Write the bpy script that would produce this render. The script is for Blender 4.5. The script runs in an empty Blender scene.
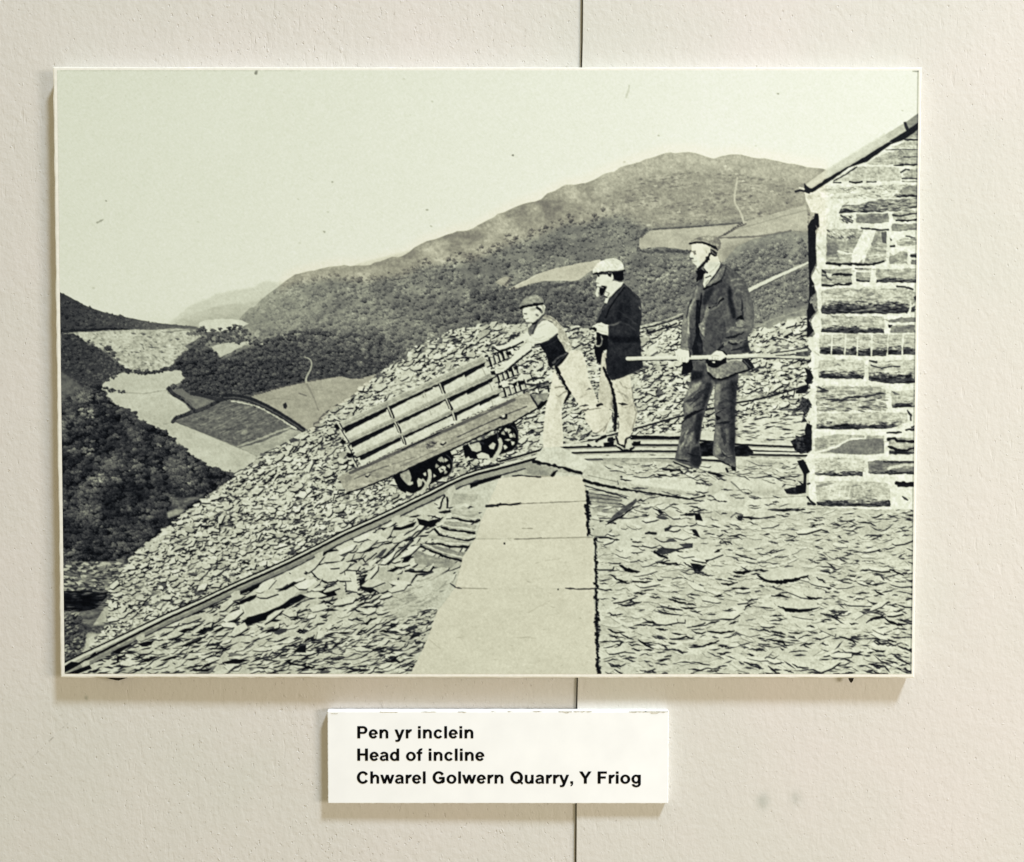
import bpy, math, random
import numpy as np
from mathutils import Vector, Matrix

# ------------------------------------------------------------------ camera, world, lamps, exposure
SC = bpy.context.scene
COL = SC.collection
RW, RH = 1024, 862
LENS, PITCH, DIST = 30.0, math.radians(1.40), 0.5914     # metres from the wall
F = LENS / 36.0 * RW

cam = bpy.data.objects.new("camera", bpy.data.cameras.new("camera"))
COL.objects.link(cam)
cam.data.lens = LENS
cam.data.sensor_width = 36.0
cam.data.clip_start = 0.01
cam.data.clip_end = 50
cam.location = (0, -DIST, 1.50)
cam.rotation_euler = (math.pi / 2 - PITCH, 0, 0)
SC.camera = cam

W = bpy.data.worlds.new("World")
SC.world = W
W.use_nodes = True
W.node_tree.nodes["Background"].inputs[0].default_value = (1.0, 0.865, 0.55, 1)
W.node_tree.nodes["Background"].inputs[1].default_value = 0.435

def lamp(name, loc, target, size, power, color):
    l = bpy.data.lights.new(name, 'AREA')
    l.shape = 'DISK'
    l.size = size
    l.energy = power
    l.color = color
    o = bpy.data.objects.new(name, l)
    COL.objects.link(o)
    o.location = loc
    o.rotation_euler = (Vector(target) - Vector(loc)).to_track_quat('-Z', 'Y').to_euler()
    return o

# a ceiling lamp up to the right (throws the shadows under the boards) and an added soft fill from the right for the sideways falloff
lamp("ceiling_lamp", (2.53, -2.80, 7.40), (0, 0, 1.5), 1.0, 511.0, (0.775, 0.915, 1.10))
lamp("side_fill", (1.7, -1.25, 1.60), (0, 0, 1.5), 0.55, 22.3, (1.0, 0.925, 0.86))

SC.view_settings.view_transform = 'Standard'
SC.view_settings.look = 'None'
SC.view_settings.exposure = 0.0
SC.view_settings.gamma = 1.0
SC.view_settings.use_curve_mapping = False

# ------------------------------------------------------------------ pixel of the photograph -> point on a plane y = const
CR = np.array(cam.rotation_euler.to_matrix())
CP = np.array(cam.location)

def at(px, py, y=0.0):
    px = np.asarray(px, float); py = np.asarray(py, float)
    d = np.stack([(px - RW / 2) / F, -(py - RH / 2) / F, -np.ones_like(px)], -1) @ CR.T
    t = (y - CP[1]) / d[..., 1]
    return CP + d * t[..., None]

# ------------------------------------------------------------------ object helpers
def tag(o, label=None, cat=None, kind=None, group=None):
    if label: o['label'] = label
    if cat: o['category'] = cat
    if kind: o['kind'] = kind
    if group: o['group'] = group
    return o

def mesh_obj(name, verts, faces, mat, parent=None, smooth=False):
    me = bpy.data.meshes.new(name)
    me.from_pydata([tuple(v) for v in verts], [], faces)
    me.update()
    if mat: me.materials.append(mat)
    o = bpy.data.objects.new(name, me)
    COL.objects.link(o)
    if parent: o.parent = parent
    if smooth:
        for p in me.polygons: p.use_smooth = True
    return o

def new_mat(name):
    m = bpy.data.materials.new(name)
    m.use_nodes = True
    return m, m.node_tree.nodes, m.node_tree.links, m.node_tree.nodes["Principled BSDF"]

def nd(nodes, kind, **kw):
    n = nodes.new(kind)
    for k, v in kw.items(): setattr(n, k, v)
    return n

# ------------------------------------------------------------------ materials
def wall_material():
    m, N, L, B = new_mat("cream_wall_paint")
    B.inputs["Roughness"].default_value = 0.62
    B.inputs["Specular IOR Level"].default_value = 0.25
    tc = nd(N, "ShaderNodeTexCoord")
    def mapped(sx, sy, sz, off=(0, 0, 0)):
        mp = nd(N, "ShaderNodeMapping")
        mp.inputs["Scale"].default_value = (sx, sy, sz)
        mp.inputs["Location"].default_value = off
        L.new(tc.outputs["Object"], mp.inputs[0])
        return mp
    def noise(src, scale, detail, rough=0.55):
        n = nd(N, "ShaderNodeTexNoise")
        n.inputs["Scale"].default_value = scale
        n.inputs["Detail"].default_value = detail
        n.inputs["Roughness"].default_value = rough
        L.new(src.outputs[0], n.inputs["Vector"])
        return n
    def ramp(src, stops, interp='LINEAR'):
        r = nd(N, "ShaderNodeValToRGB")
        r.color_ramp.interpolation = interp
        e = r.color_ramp.elements
        e[0].position, e[0].color = stops[0][0], stops[0][1]
        e[1].position, e[1].color = stops[1][0], stops[1][1]
        for p, c in stops[2:]:
            k = e.new(p); k.color = c
        L.new(src, r.inputs[0])
        return r
    def mixc(fac, a, b, mode='MIX'):
        x = nd(N, "ShaderNodeMix", data_type='RGBA', blend_type=mode)
        for s, v in ((x.inputs[0], fac), (x.inputs[6], a), (x.inputs[7], b)):
            if hasattr(v, "links"): L.new(v, s)
            else: s.default_value = v
        return x.outputs[2]
    def math_(op, a, b=None, clamp=False):
        x = nd(N, "ShaderNodeMath", operation=op, use_clamp=clamp)
        for s, v in zip(x.inputs, (a, b)):
            if v is None: continue
            if hasattr(v, "links"): L.new(v, s)
            else: s.default_value = v
        return x.outputs[0]
    p1 = mapped(1, 1, 1)
    # cloudy, faintly pink / green off-white
    big = noise(p1, 4.5, 3)
    c = ramp(big.outputs[0], [(0.36, (0.662, 0.652, 0.592, 1)), (0.64, (0.712, 0.668, 0.628, 1))]).outputs[0]
    mid = noise(mapped(1, 1, 0.6, (3, 1, 2)), 26, 4)
    c = mixc(0.10, c, ramp(mid.outputs[0], [(0.3, (0.61, 0.60, 0.54, 1)), (0.7, (0.77, 0.73, 0.67, 1))]).outputs[0])
    # tiny dirt specks
    sp = noise(mapped(1, 1, 0.55, (7, 2, 5)), 300, 2, 0.6)
    spk = ramp(sp.outputs[0], [(0.70, (0, 0, 0, 1)), (0.80, (1, 1, 1, 1))]).outputs[0]
    c = mixc(math_('MULTIPLY', spk, 0.38), c, (0.30, 0.26, 0.20, 1))
    # two old smudges low on the right
    sep = nd(N, "ShaderNodeSeparateXYZ"); L.new(tc.outputs["Object"], sep.inputs[0])
    fine = noise(p1, 190, 3)
    for (sx, sy, rr, st) in ((763, 801, 5.5, 0.55), (796, 799, 6.0, 0.30), (86, 698, 1.8, 0.5)):
        q = at(sx, sy)
        dx = math_('SUBTRACT', sep.outputs[0], float(q[0]))
        dz = math_('SUBTRACT', sep.outputs[2], float(q[2]))
        d2 = math_('ADD', math_('MULTIPLY', dx, dx), math_('MULTIPLY', math_('MULTIPLY', dz, dz), 0.55))
        g = math_('POWER', 2.718, math_('MULTIPLY', d2, -1.0 / (rr / 1443.0) ** 2))
        g = math_('MULTIPLY', g, math_('MULTIPLY', fine.outputs[0], 2 * st), True)
        c = mixc(g, c, (0.33, 0.36, 0.31, 1))
    # faint broken diagonal scratch at the lower left
    a, b = at(0, 789), at(72, 719)
    ux, uz = (b - a)[0], (b - a)[2]
    ln = math.hypot(ux, uz); ux /= ln; uz /= ln
    ex = math_('SUBTRACT', sep.outputs[0], float(a[0])); ez = math_('SUBTRACT', sep.outputs[2], float(a[2]))
    al = math_('ADD', math_('MULTIPLY', ex, ux), math_('MULTIPLY', ez, uz))
    ac = math_('ADD', math_('MULTIPLY', ex, -uz), math_('MULTIPLY', ez, ux))
    gl = math_('POWER', 2.718, math_('MULTIPLY', math_('MULTIPLY', ac, ac), -1.0 / (0.75 / 1443.0) ** 2))
    inside = math_('MULTIPLY', math_('GREATER_THAN', al, -0.2), math_('LESS_THAN', al, ln))
    brk = ramp(noise(p1, 210, 2).outputs[0], [(0.52, (0, 0, 0, 1)), (0.66, (1, 1, 1, 1))]).outputs[0]
    gl = math_('MULTIPLY', math_('MULTIPLY', gl, inside), math_('MULTIPLY', brk, 0.5))
    c = mixc(gl, c, (0.22, 0.20, 0.15, 1))
    L.new(c, B.inputs["Base Color"])
    # relief: orange-peel roller texture, brush streaks, flakes
    peel = noise(mapped(1, 1, 0.8, (1, 0, 4)), 330, 3, 0.6)
    peel2 = noise(mapped(1.25, 1, 0.85, (9, 0, 1)), 120, 2, 0.5)
    streak = noise(mapped(1.0, 1, 0.28, (2, 0, 8)), 230, 2, 0.5)
    flake = ramp(streak.outputs[0], [(0.60, (0, 0, 0, 1)), (0.70, (1, 1, 1, 1))]).outputs[0]
    area = ramp(noise(mapped(1, 1, 0.5, (5, 0, 3)), 9, 2).outputs[0], [(0.45, (0, 0, 0, 1)), (0.62, (1, 1, 1, 1))]).outputs[0]
    h = math_('ADD', math_('MULTIPLY', peel.outputs[0], 0.42), math_('MULTIPLY', peel2.outputs[0], 0.5))
    h = math_('ADD', h, math_('MULTIPLY', math_('MULTIPLY', flake, area), -0.20))
    pits = ramp(noise(mapped(1.2, 1, 0.7, (4, 0, 6)), 420, 2, 0.5).outputs[0], [(0.67, (0, 0, 0, 1)), (0.77, (1, 1, 1, 1))]).outputs[0]
    lumps = ramp(noise(mapped(1.0, 1, 0.8, (8, 0, 2)), 260, 2, 0.5).outputs[0], [(0.69, (0, 0, 0, 1)), (0.78, (1, 1, 1, 1))]).outputs[0]
    h = math_('ADD', h, math_('ADD', math_('MULTIPLY', pits, -0.55), math_('MULTIPLY', lumps, 0.35)))
    bp = nd(N, "ShaderNodeBump")
    bp.inputs["Strength"].default_value = 0.60
    bp.inputs["Distance"].default_value = 0.0011
    L.new(h, bp.inputs["Height"])
    L.new(bp.outputs[0], B.inputs["Normal"])
    return m

def plain_material(name, color, rough=0.6, nscale=0, namt=0.0, bump=0.0):
    m, N, L, B = new_mat(name)
    B.inputs["Roughness"].default_value = rough
    B.inputs["Specular IOR Level"].default_value = 0.2
    tc = nd(N, "ShaderNodeTexCoord")
    n = nd(N, "ShaderNodeTexNoise")
    n.inputs["Scale"].default_value = nscale or 50
    n.inputs["Detail"].default_value = 4
    L.new(tc.outputs["Object"], n.inputs["Vector"])
    r = nd(N, "ShaderNodeValToRGB")
    if max(color) < 0.1: B.inputs["Specular IOR Level"].default_value = 0.04
    r.color_ramp.elements[0].position, r.color_ramp.elements[1].position = 0.3, 0.7
    r.color_ramp.elements[0].color = tuple(c * (1 - namt) for c in color) + (1,)
    r.color_ramp.elements[1].color = tuple(min(1, c * (1 + namt)) for c in color) + (1,)
    L.new(n.outputs[0], r.inputs[0])
    L.new(r.outputs[0], B.inputs["Base Color"])
    if bump:
        b = nd(N, "ShaderNodeBump")
        b.inputs["Strength"].default_value = bump
        b.inputs["Distance"].default_value = 0.0006
        L.new(n.outputs[0], b.inputs["Height"]); L.new(b.outputs[0], B.inputs["Normal"])
    return m

M_WALL = wall_material()
M_FOAM = plain_material("white_foam_board", (0.86, 0.84, 0.76), 0.7, 300, 0.05, 0.2)
M_DARK = plain_material("dark_gap", (0.025, 0.02, 0.016), 0.9, 200, 0.3)
M_INK = plain_material("black_printed_ink", (0.003, 0.003, 0.004), 0.5, 400, 0.1)
M_SCUFF = plain_material("grey_scuff", (0.64, 0.62, 0.54), 0.8, 700, 0.25)

M_PRINT, _N, _L, _B = new_mat("toned_photographic_print")
_a = nd(_N, "ShaderNodeVertexColor", layer_name="ink")
_L.new(_a.outputs[0], _B.inputs["Base Color"])
_B.inputs["Roughness"].default_value = 0.42
_B.inputs["Specular IOR Level"].default_value = 0.03

# ------------------------------------------------------------------ the wall: two painted boards and the crack between them
SEAM = ((583.6, -400), (582.6, 0), (582.3, 40), (581.6, 67), (577.6, 676), (576.8, 710), (576.0, 862), (574, 1300))
def wall_board(side):
    n = len(SEAM)
    V, Fc = [], []
    for k, (sx, sy) in enumerate(SEAM):
        q = at(sx + side * 0.30, sy)
        V.append(q)
    zs = [v[2] for v in V]
    back = 0.0021 if side < 0 else 0.0
    edge = []
    for v in V:
        edge.append((v[0], back, v[2]))
    far = -1.6 if side < 0 else 1.6
    x_flat = float(at(60, 400)[0])
    verts, faces = [], []
    for v in edge:
        if side < 0:
            cols = [(far, 0.0), (x_flat, 0.0), (v[0] - 0.0003, back), (v[0], back + 0.0003), (v[0], 0.02)]
        else:
            cols = [(v[0], 0.02), (v[0], 0.0003), (v[0] + 0.0003, 0.0), (0.4, 0.0), (far, 0.0)]
        for (x, y) in cols: verts.append((x, y, v[2]))
    for k in range(n - 1):
        for j in range(4):
            a = k * 5 + j
            faces.append((a, a + 5, a + 6, a + 1))
    o = mesh_obj("wall", verts, faces, M_WALL)
    o.data.materials.append(M_DARK)                      # edge faces coloured dark to stand for shade inside the crack
    for k, p in enumerate(o.data.polygons):
        if k % 4 == (3 if side < 0 else 0): p.material_index = 1
    return o

tag(wall_board(-1), "cream painted wall board on the left of the thin dark vertical crack", "wall", 'structure')
tag(wall_board(1), "cream painted wall board with flaking brush marks on the right of the thin dark vertical crack", "wall", 'structure')
q0, q1 = at(583, -400), at(575, 1300)
tag(mesh_obj("wall_cavity", [(q0[0] - 0.03, 0.019, q1[2]), (q0[0] + 0.03, 0.019, q1[2]), (q0[0] + 0.03, 0.019, q0[2]), (q0[0] - 0.03, 0.019, q0[2])],
             [(0, 1, 2, 3)], M_DARK), "dark crack running down between the two cream wall boards", "crack", 'structure')

# ------------------------------------------------------------------ the board: where it hangs
TH = 0.0100                                              # thickness of the foam board
def fit_rect(corners, y):
    c = [at(px, py, y) for px, py in corners]            # TL TR BR BL
    o = sum(c) / 4
    w = (np.linalg.norm(c[1] - c[0]) + np.linalg.norm(c[2] - c[3])) / 2
    h = (np.linalg.norm(c[0] - c[3]) + np.linalg.norm(c[1] - c[2])) / 2
    u = (c[1] - c[0]) + (c[2] - c[3])
    return o, w, h, math.atan2(u[2], u[0])

BO, BW, BH, BA = fit_rect(((52.9, 66.5), (922.3, 66.9), (914.6, 678.3), (59.8, 678.0)), -TH)

def ragged_board(name, w, h, th, mat, parent, bevel=0.0007, wob=0.00025, seed=1):
    """flat foam board standing from y=0 to y=-th (local), its rim softly worn and slightly uneven"""
    r = random.Random(seed)
    def ring(inset, y, amp):
        pts = []
        nx, nz = 90, 60
        for i in range(nx): pts.append((-w / 2 + w * i / nx, h / 2))
        for i in range(nz): pts.append((w / 2, h / 2 - h * i / nz))
        for i in range(nx): pts.append((w / 2 - w * i / nx, -h / 2))
        for i in range(nz): pts.append((-w / 2, -h / 2 + h * i / nz))
        out = []
        for (x, z) in pts:
            k = r.uniform(-amp, amp)
            sx = (abs(x) - inset + (k if abs(abs(x) - w / 2) < 1e-9 else 0)) / max(abs(x), 1e-9) if abs(abs(x) - w / 2) < 1e-9 else 1
            sz = (abs(z) - inset + k) / max(abs(z), 1e-9) if abs(abs(z) - h / 2) < 1e-9 else 1
            out.append((x * sx, y, z * sz))
        return out
    rings = [ring(0.0006, 0, 0), ring(0, -th * 0.2, wob * .5), ring(0, -th * 0.86, wob), ring(bevel * .45, -th * 0.97, wob), ring(bevel * 1.6, -th, 0)]
    n = len(rings[0])
    V = [p for rg in rings for p in rg]
    Fc = []
    for k in range(len(rings) - 1):
        for i in range(n):
            j = (i + 1) % n
            Fc.append((k * n + i, k * n + j, (k + 1) * n + j, (k + 1) * n + i))
    Fc.append(tuple(range((len(rings) - 1) * n, len(rings) * n)))
    return mesh_obj(name, V, Fc, mat, parent)

photo = bpy.data.objects.new("mounted_photograph", None)
COL.objects.link(photo)
photo.empty_display_size = 0.05
photo.location = (BO[0], 0, BO[2])
photo.rotation_euler = (0, -BA, 0)
tag(photo, "large old black and white quarry photograph on white foam board fixed to the cream wall", "photograph")
ragged_board("backing_board", BW, BH, TH, M_FOAM, photo)

# ------------------------------------------------------------------ painting the print: a tone canvas and a map of what is depicted where
MARG = (4.6 / 1443, 3.2 / 1443, 3.5 / 1443, 4.3 / 1443)   # left right top bottom white rim
PX0, PX1 = -BW / 2 + MARG[0], BW / 2 - MARG[1]
PZ1, PZ0 = BH / 2 - MARG[2], -BH / 2 + MARG[3]
S = 1.5
CS = 1443.0 * S                                          # canvas cells per metre
CW, CH = int((PX1 - PX0) * CS), int((PZ1 - PZ0) * CS)
G = np.zeros((CH, CW), np.float32)                       # tone 0..1
WARM = np.zeros((CH, CW), np.float32)                    # local warm tint of the toning
ID = np.zeros((CH, CW), np.int16)
rng = np.random.default_rng(11)
ca, sa = math.cos(-BA), math.sin(-BA)

def P(pts):
    """photograph pixels -> canvas cells"""
    p = np.asarray(pts, float).reshape(-1, 2)
    q = at(p[:, 0], p[:, 1], -TH)
    lx, lz = q[:, 0] - BO[0], q[:, 2] - BO[2]
    x, z = lx * ca - lz * sa, lx * sa + lz * ca
    return np.stack([(x - PX0) * CS, (PZ1 - z) * CS], -1)

def Z(x0, y0, s):
    return lambda pts: [(x0 + a / s, y0 + b / s) for a, b in pts]

def curve(pts, closed=False, n=5):
    p = np.asarray(pts, float)
    m = len(p)
    out = []
    for i in range(m if closed else m - 1):
        if closed: a, b, c, d = p[(i - 1) % m], p[i], p[(i + 1) % m], p[(i + 2) % m]
        else: a, b, c, d = p[max(i - 1, 0)], p[i], p[i + 1], p[min(i + 2, m - 1)]
        for t in np.arange(n) / n:
            out.append(0.5 * ((2 * b) + (c - a) * t + (2 * a - 5 * b + 4 * c - d) * t * t + (-a + 3 * b - 3 * c + d) * t ** 3))
    if not closed: out.append(p[-1])
    return np.array(out)

def rough(pts, amp, step=4, seed=0):
    """subdivide an outline and shake it"""
    r = np.random.default_rng(seed)
    p = np.asarray(pts, float)
    out = []
    for i in range(len(p)):
        a, b = p[i], p[(i + 1) % len(p)]
        k = max(1, int(np.hypot(*(b - a)) / step))
        for t in range(k):
            out.append(a + (b - a) * t / k + r.normal(0, amp, 2))
    return np.array(out)

def cover(c):
    """exact-ish coverage of a polygon given in canvas cells -> (y0, x0, array)"""
    x0 = max(int(np.floor(c[:, 0].min())), 0); x1 = min(int(np.ceil(c[:, 0].max())) + 1, CW)
    y0 = max(int(np.floor(c[:, 1].min())), 0); y1 = min(int(np.ceil(c[:, 1].max())) + 1, CH)
    if x1 <= x0 or y1 <= y0: return None
    w, h, SS = x1 - x0, y1 - y0, 4
    acc = np.zeros((h, w + 2), np.float32)
    xa, ya = c[:, 0], c[:, 1]
    xb, yb = np.roll(xa, -1), np.roll(ya, -1)
    for r in range(h * SS):
        yy = y0 + (r + 0.5) / SS
        m = (ya <= yy) != (yb <= yy)
        if not m.any(): continue
        xs = np.sort(xa[m] + (yy - ya[m]) * (xb[m] - xa[m]) / (yb[m] - ya[m])) - x0
        row = acc[r // SS]
        for k in range(0, len(xs) - 1, 2):
            l, rr = min(max(xs[k], 0), w), min(max(xs[k + 1], 0), w)
            if rr <= l: continue
            il, ir = int(l), int(rr)
            if il == ir: row[il] += rr - l
            else:
                row[il] += il + 1 - l
                row[il + 1:ir] += 1
                row[ir] += rr - ir
    return y0, x0, np.minimum(acc[:, :w] / SS, 1)

def lay(y0, x0, al, tone, ident=None, warm=None):
    h, w = al.shape
    sl = (slice(y0, y0 + h), slice(x0, x0 + w))
    t = tone[sl] if isinstance(tone, np.ndarray) else tone
    G[sl] += (t - G[sl]) * al
    if ident is not None: ID[sl][al > 0.5] = ident
    if warm is not None: WARM[sl] += (warm - WARM[sl]) * al

def blur(a, r):
    """box blur x2"""
    for _ in range(2):
        for ax in (0, 1):
            k = 2 * r + 1
            p = np.pad(a, [(r + 1, r) if i == ax else (0, 0) for i in (0, 1)], mode='edge')
            cs = np.cumsum(p, axis=ax, dtype=np.float64)
            a = ((cs[k:] - cs[:-k]) if ax == 0 else (cs[:, k:] - cs[:, :-k])) / k
    return a.astype(np.float32)

def fill(pts, tone, ident=None, a=1.0, warm=None, soft=0, sm=False):
    p = curve(pts, True) if sm else pts
    if len(p) < 60 and not soft: p = rough(p, .22, 3.2, int(LR.integers(1 << 30)))
    c = P(p)
    if soft:
        r = int(soft * S)
        cc = cover(c)
        if cc is None: return
        y0, x0, al = cc
        pad = 2 * r + 2
        Y0, X0 = max(0, y0 - pad), max(0, x0 - pad)
        Y1, X1 = min(CH, y0 + al.shape[0] + pad), min(CW, x0 + al.shape[1] + pad)
        b = np.zeros((Y1 - Y0, X1 - X0), np.float32)
        b[y0 - Y0:y0 - Y0 + al.shape[0], x0 - X0:x0 - X0 + al.shape[1]] = al
        lay(Y0, X0, blur(b, r) * a, tone, ident, warm)
        return
    cc = cover(c)
    if cc: lay(cc[0], cc[1], cc[2] * a, tone, ident, warm)

LR = np.random.default_rng(77)
JIT = 1.0
def line(pts, w, tone, ident=None, a=1.0, sm=False, w2=None, taper=False):
    """stroke of width w (photograph pixels), to w2 at its end"""
    p = curve(pts, False) if sm else np.asarray(pts, float)
    seg = np.hypot(*np.diff(p, axis=0).T)
    cum = np.concatenate([[0], np.cumsum(seg)])
    m_ = max(2, int(cum[-1] / 2.6) + 1)
    tt = np.unique(np.concatenate([np.linspace(0, cum[-1], m_), cum]))
    p = np.stack([np.interp(tt, cum, p[:, 0]), np.interp(tt, cum, p[:, 1])], -1)
    n = len(p)
    jt = LR.normal(0, 1, (n, 2)) * min(.30, .12 * w) * (JIT if ident is None else .35)
    c = P(p + jt)
    ws = np.linspace(w, w if w2 is None else w2, n) * S / 2
    if ident is None: ws = ws * np.clip(1 + LR.normal(0, .24, n), .45, 1.5)
    if taper: ws = ws * np.sqrt(np.maximum(np.sin(np.linspace(0.08, math.pi - 0.08, n)), 0.02))
    m = ws.max() + 2
    x0 = max(int(c[:, 0].min() - m), 0); x1 = min(int(c[:, 0].max() + m) + 1, CW)
    y0 = max(int(c[:, 1].min() - m), 0); y1 = min(int(c[:, 1].max() + m) + 1, CH)
    if x1 <= x0 or y1 <= y0: return
    al = np.zeros((y1 - y0, x1 - x0), np.float32)
    for i in range(n - 1):
        a_, b_ = c[i], c[i + 1]
        mm = max(ws[i], ws[i + 1]) + 2
        X0 = max(int(min(a_[0], b_[0]) - mm), x0); X1 = min(int(max(a_[0], b_[0]) + mm) + 1, x1)
        Y0 = max(int(min(a_[1], b_[1]) - mm), y0); Y1 = min(int(max(a_[1], b_[1]) + mm) + 1, y1)
        if X1 <= X0 or Y1 <= Y0: continue
        yy, xx = np.mgrid[Y0:Y1, X0:X1].astype(np.float32) + 0.5
        d = b_ - a_; l2 = max(d @ d, 1e-6)
        t = np.clip(((xx - a_[0]) * d[0] + (yy - a_[1]) * d[1]) / l2, 0, 1)
        ds = np.hypot(xx - a_[0] - t * d[0], yy - a_[1] - t * d[1])
        v = np.clip(ws[i] + (ws[i + 1] - ws[i]) * t - ds + 0.5, 0, 1)
        s_ = al[Y0 - y0:Y1 - y0, X0 - x0:X1 - x0]
        np.maximum(s_, v, out=s_)
    lay(y0, x0, al * a, tone, ident)

def convex(c, tone, a=1.0, ident=None):
    """small convex polygon, canvas cells, clockwise on screen"""
    x0 = max(int(c[:, 0].min()) - 1, 0); x1 = min(int(c[:, 0].max()) + 2, CW)
    y0 = max(int(c[:, 1].min()) - 1, 0); y1 = min(int(c[:, 1].max()) + 2, CH)
    if x1 <= x0 or y1 <= y0: return
    xx = np.arange(x0, x1, dtype=np.float32)[None, :] + 0.5
    yy = np.arange(y0, y1, dtype=np.float32)[:, None] + 0.5
    d = np.full((y1 - y0, x1 - x0), 9.0, np.float32)
    for i in range(len(c)):
        ax, ay = c[i]; bx, by = c[(i + 1) % len(c)]
        ex, ey = bx - ax, by - ay
        l = math.hypot(ex, ey)
        if l < 1e-6: continue
        np.minimum(d, ((yy - ay) * ex - (xx - ax) * ey) / l, out=d)
    al = np.clip(d + 0.5, 0, 1) * a
    sl = (slice(y0, y1), slice(x0, x1))
    G[sl] += (tone - G[sl]) * al
    if ident is not None: ID[sl][al > 0.5] = ident

def vnoise(cx, cy, seed):
    r = np.random.default_rng(seed)
    gw, gh = int(CW / cx) + 3, int(CH / cy) + 3
    g = r.random((gh, gw)).astype(np.float32)
    x = np.arange(CW) / cx; y = np.arange(CH) / cy
    xi, yi = x.astype(int), y.astype(int)
    fx, fy = x - xi, y - yi
    fx = (fx * fx * (3 - 2 * fx)).astype(np.float32); fy = (fy * fy * (3 - 2 * fy)).astype(np.float32)[:, None]
    t = g[yi][:, xi] * (1 - fx) + g[yi][:, xi + 1] * fx
    b = g[yi + 1][:, xi] * (1 - fx) + g[yi + 1][:, xi + 1] * fx
    return t * (1 - fy) + b * fy

def fbm(cx, cy, seed, o=3):
    s, w, t = 0, 1.0, 0
    for k in range(o):
        s = s + w * vnoise(max(cx / 2 ** k, 1.2), max(cy / 2 ** k, 1.2), seed + k); t += w; w *= 0.6
    return s / t - 0.5

def inside(poly, x, y):
    p = np.asarray(poly, float)
    r = np.zeros(len(x), bool)
    for i in range(len(p)):
        x1, y1 = p[i]; x2, y2 = p[(i + 1) % len(p)]
        c = (y1 > y) != (y2 > y)
        r ^= c & (x < (x2 - x1) * (y - y1) / (y2 - y1 + 1e-12) + x1)
    return r

def scatter(poly, n, seed):
    p = np.asarray(poly, float)
    r = np.random.default_rng(seed)
    lo, hi = p.min(0), p.max(0)
    q = lo + r.random((n * 4, 2)) * (hi - lo)
    q = q[inside(p, q[:, 0], q[:, 1])]
    area = 0.5 * abs(np.dot(p[:, 0], np.roll(p[:, 1], -1)) - np.dot(p[:, 1], np.roll(p[:, 0], -1)))
    q = q[:n]
    return q[np.argsort(q[:, 1])], r, area

def chips(poly, n, ln, asp, ang, light, shadow, sdark, jag=0.35, pdark=0.12, ident=None, dens=None, grow=None):
    """overlapping slates: each lays a dark sliver beside itself, then its own lit face"""
    q, r, _ = scatter(poly, n, int(n) + 7)
    C = P(q)
    for i in range(len(q)):
        if dens is not None and r.random() > dens(*q[i]): continue
        L_ = r.uniform(*ln) * S * (grow(*q[i]) if grow else 1)
        if r.random() < 0.12: L_ *= 1.6
        k = int(r.integers(4, 7))
        t = np.sort((np.arange(k) + r.uniform(-jag, jag, k)) / k * 2 * math.pi)
        a_ = math.radians(ang(q[i, 0], q[i, 1]) + r.normal(0, 13))
        rr = r.uniform(0.75, 1.1, k)
        x, y = np.cos(t) * L_ / 2 * rr, np.sin(t) * L_ / 2 * r.uniform(*asp) * rr
        c = np.stack([x * math.cos(a_) - y * math.sin(a_), x * math.sin(a_) + y * math.cos(a_)], -1) + C[i]
        m = r.uniform(0.3, 1.15)
        convex(c + np.array(shadow) * S * m, r.uniform(*sdark), 0.95, ident)
        v = r.uniform(*light)
        if r.random() < pdark: v *= r.uniform(0.3, 0.7)
        convex(c, v, 1.0, ident)

def dashes(poly, n, ln, wd, ang, tone, seed, sd=9):
    """small dark tapered gaps between stones"""
    q, r, _ = scatter(poly, n, seed)
    C = P(q)
    for i in range(len(q)):
        L_, w_ = r.uniform(*ln) * S, r.uniform(*wd) * S
        a_ = math.radians(ang(q[i, 0], q[i, 1]) + r.normal(0, sd))
        x = np.array([-L_ / 2, r.uniform(-.3, .2) * L_, L_ / 2, r.uniform(-.2, .3) * L_])
        y = np.array([r.normal(0, w_ * .3), -w_ / 2, r.normal(0, w_ * .3), w_ / 2])
        c = np.stack([x * math.cos(a_) - y * math.sin(a_), x * math.sin(a_) + y * math.cos(a_)], -1) + C[i]
        convex(c, r.uniform(*tone), 0.95)

def cracks(poly, n, ln, wd, ang, tone, seed, grow=None):
    q, r, _ = scatter(poly, n, seed)
    for (x, y) in q:
        g = grow(x, y) if grow else 1
        L_ = r.uniform(*ln) * g; a_ = math.radians(ang(x, y) + r.normal(0, 8)); k = int(r.integers(3, 5))
        pts = [(x, y)]
        for j in range(k):
            b_ = a_ + r.normal(0, .24)
            pts.append((pts[-1][0] + L_ / k * math.cos(b_), pts[-1][1] + L_ / k * math.sin(b_)))
        line(pts, r.uniform(*wd) * g, r.uniform(*tone), None, .95, taper=True)

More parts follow.
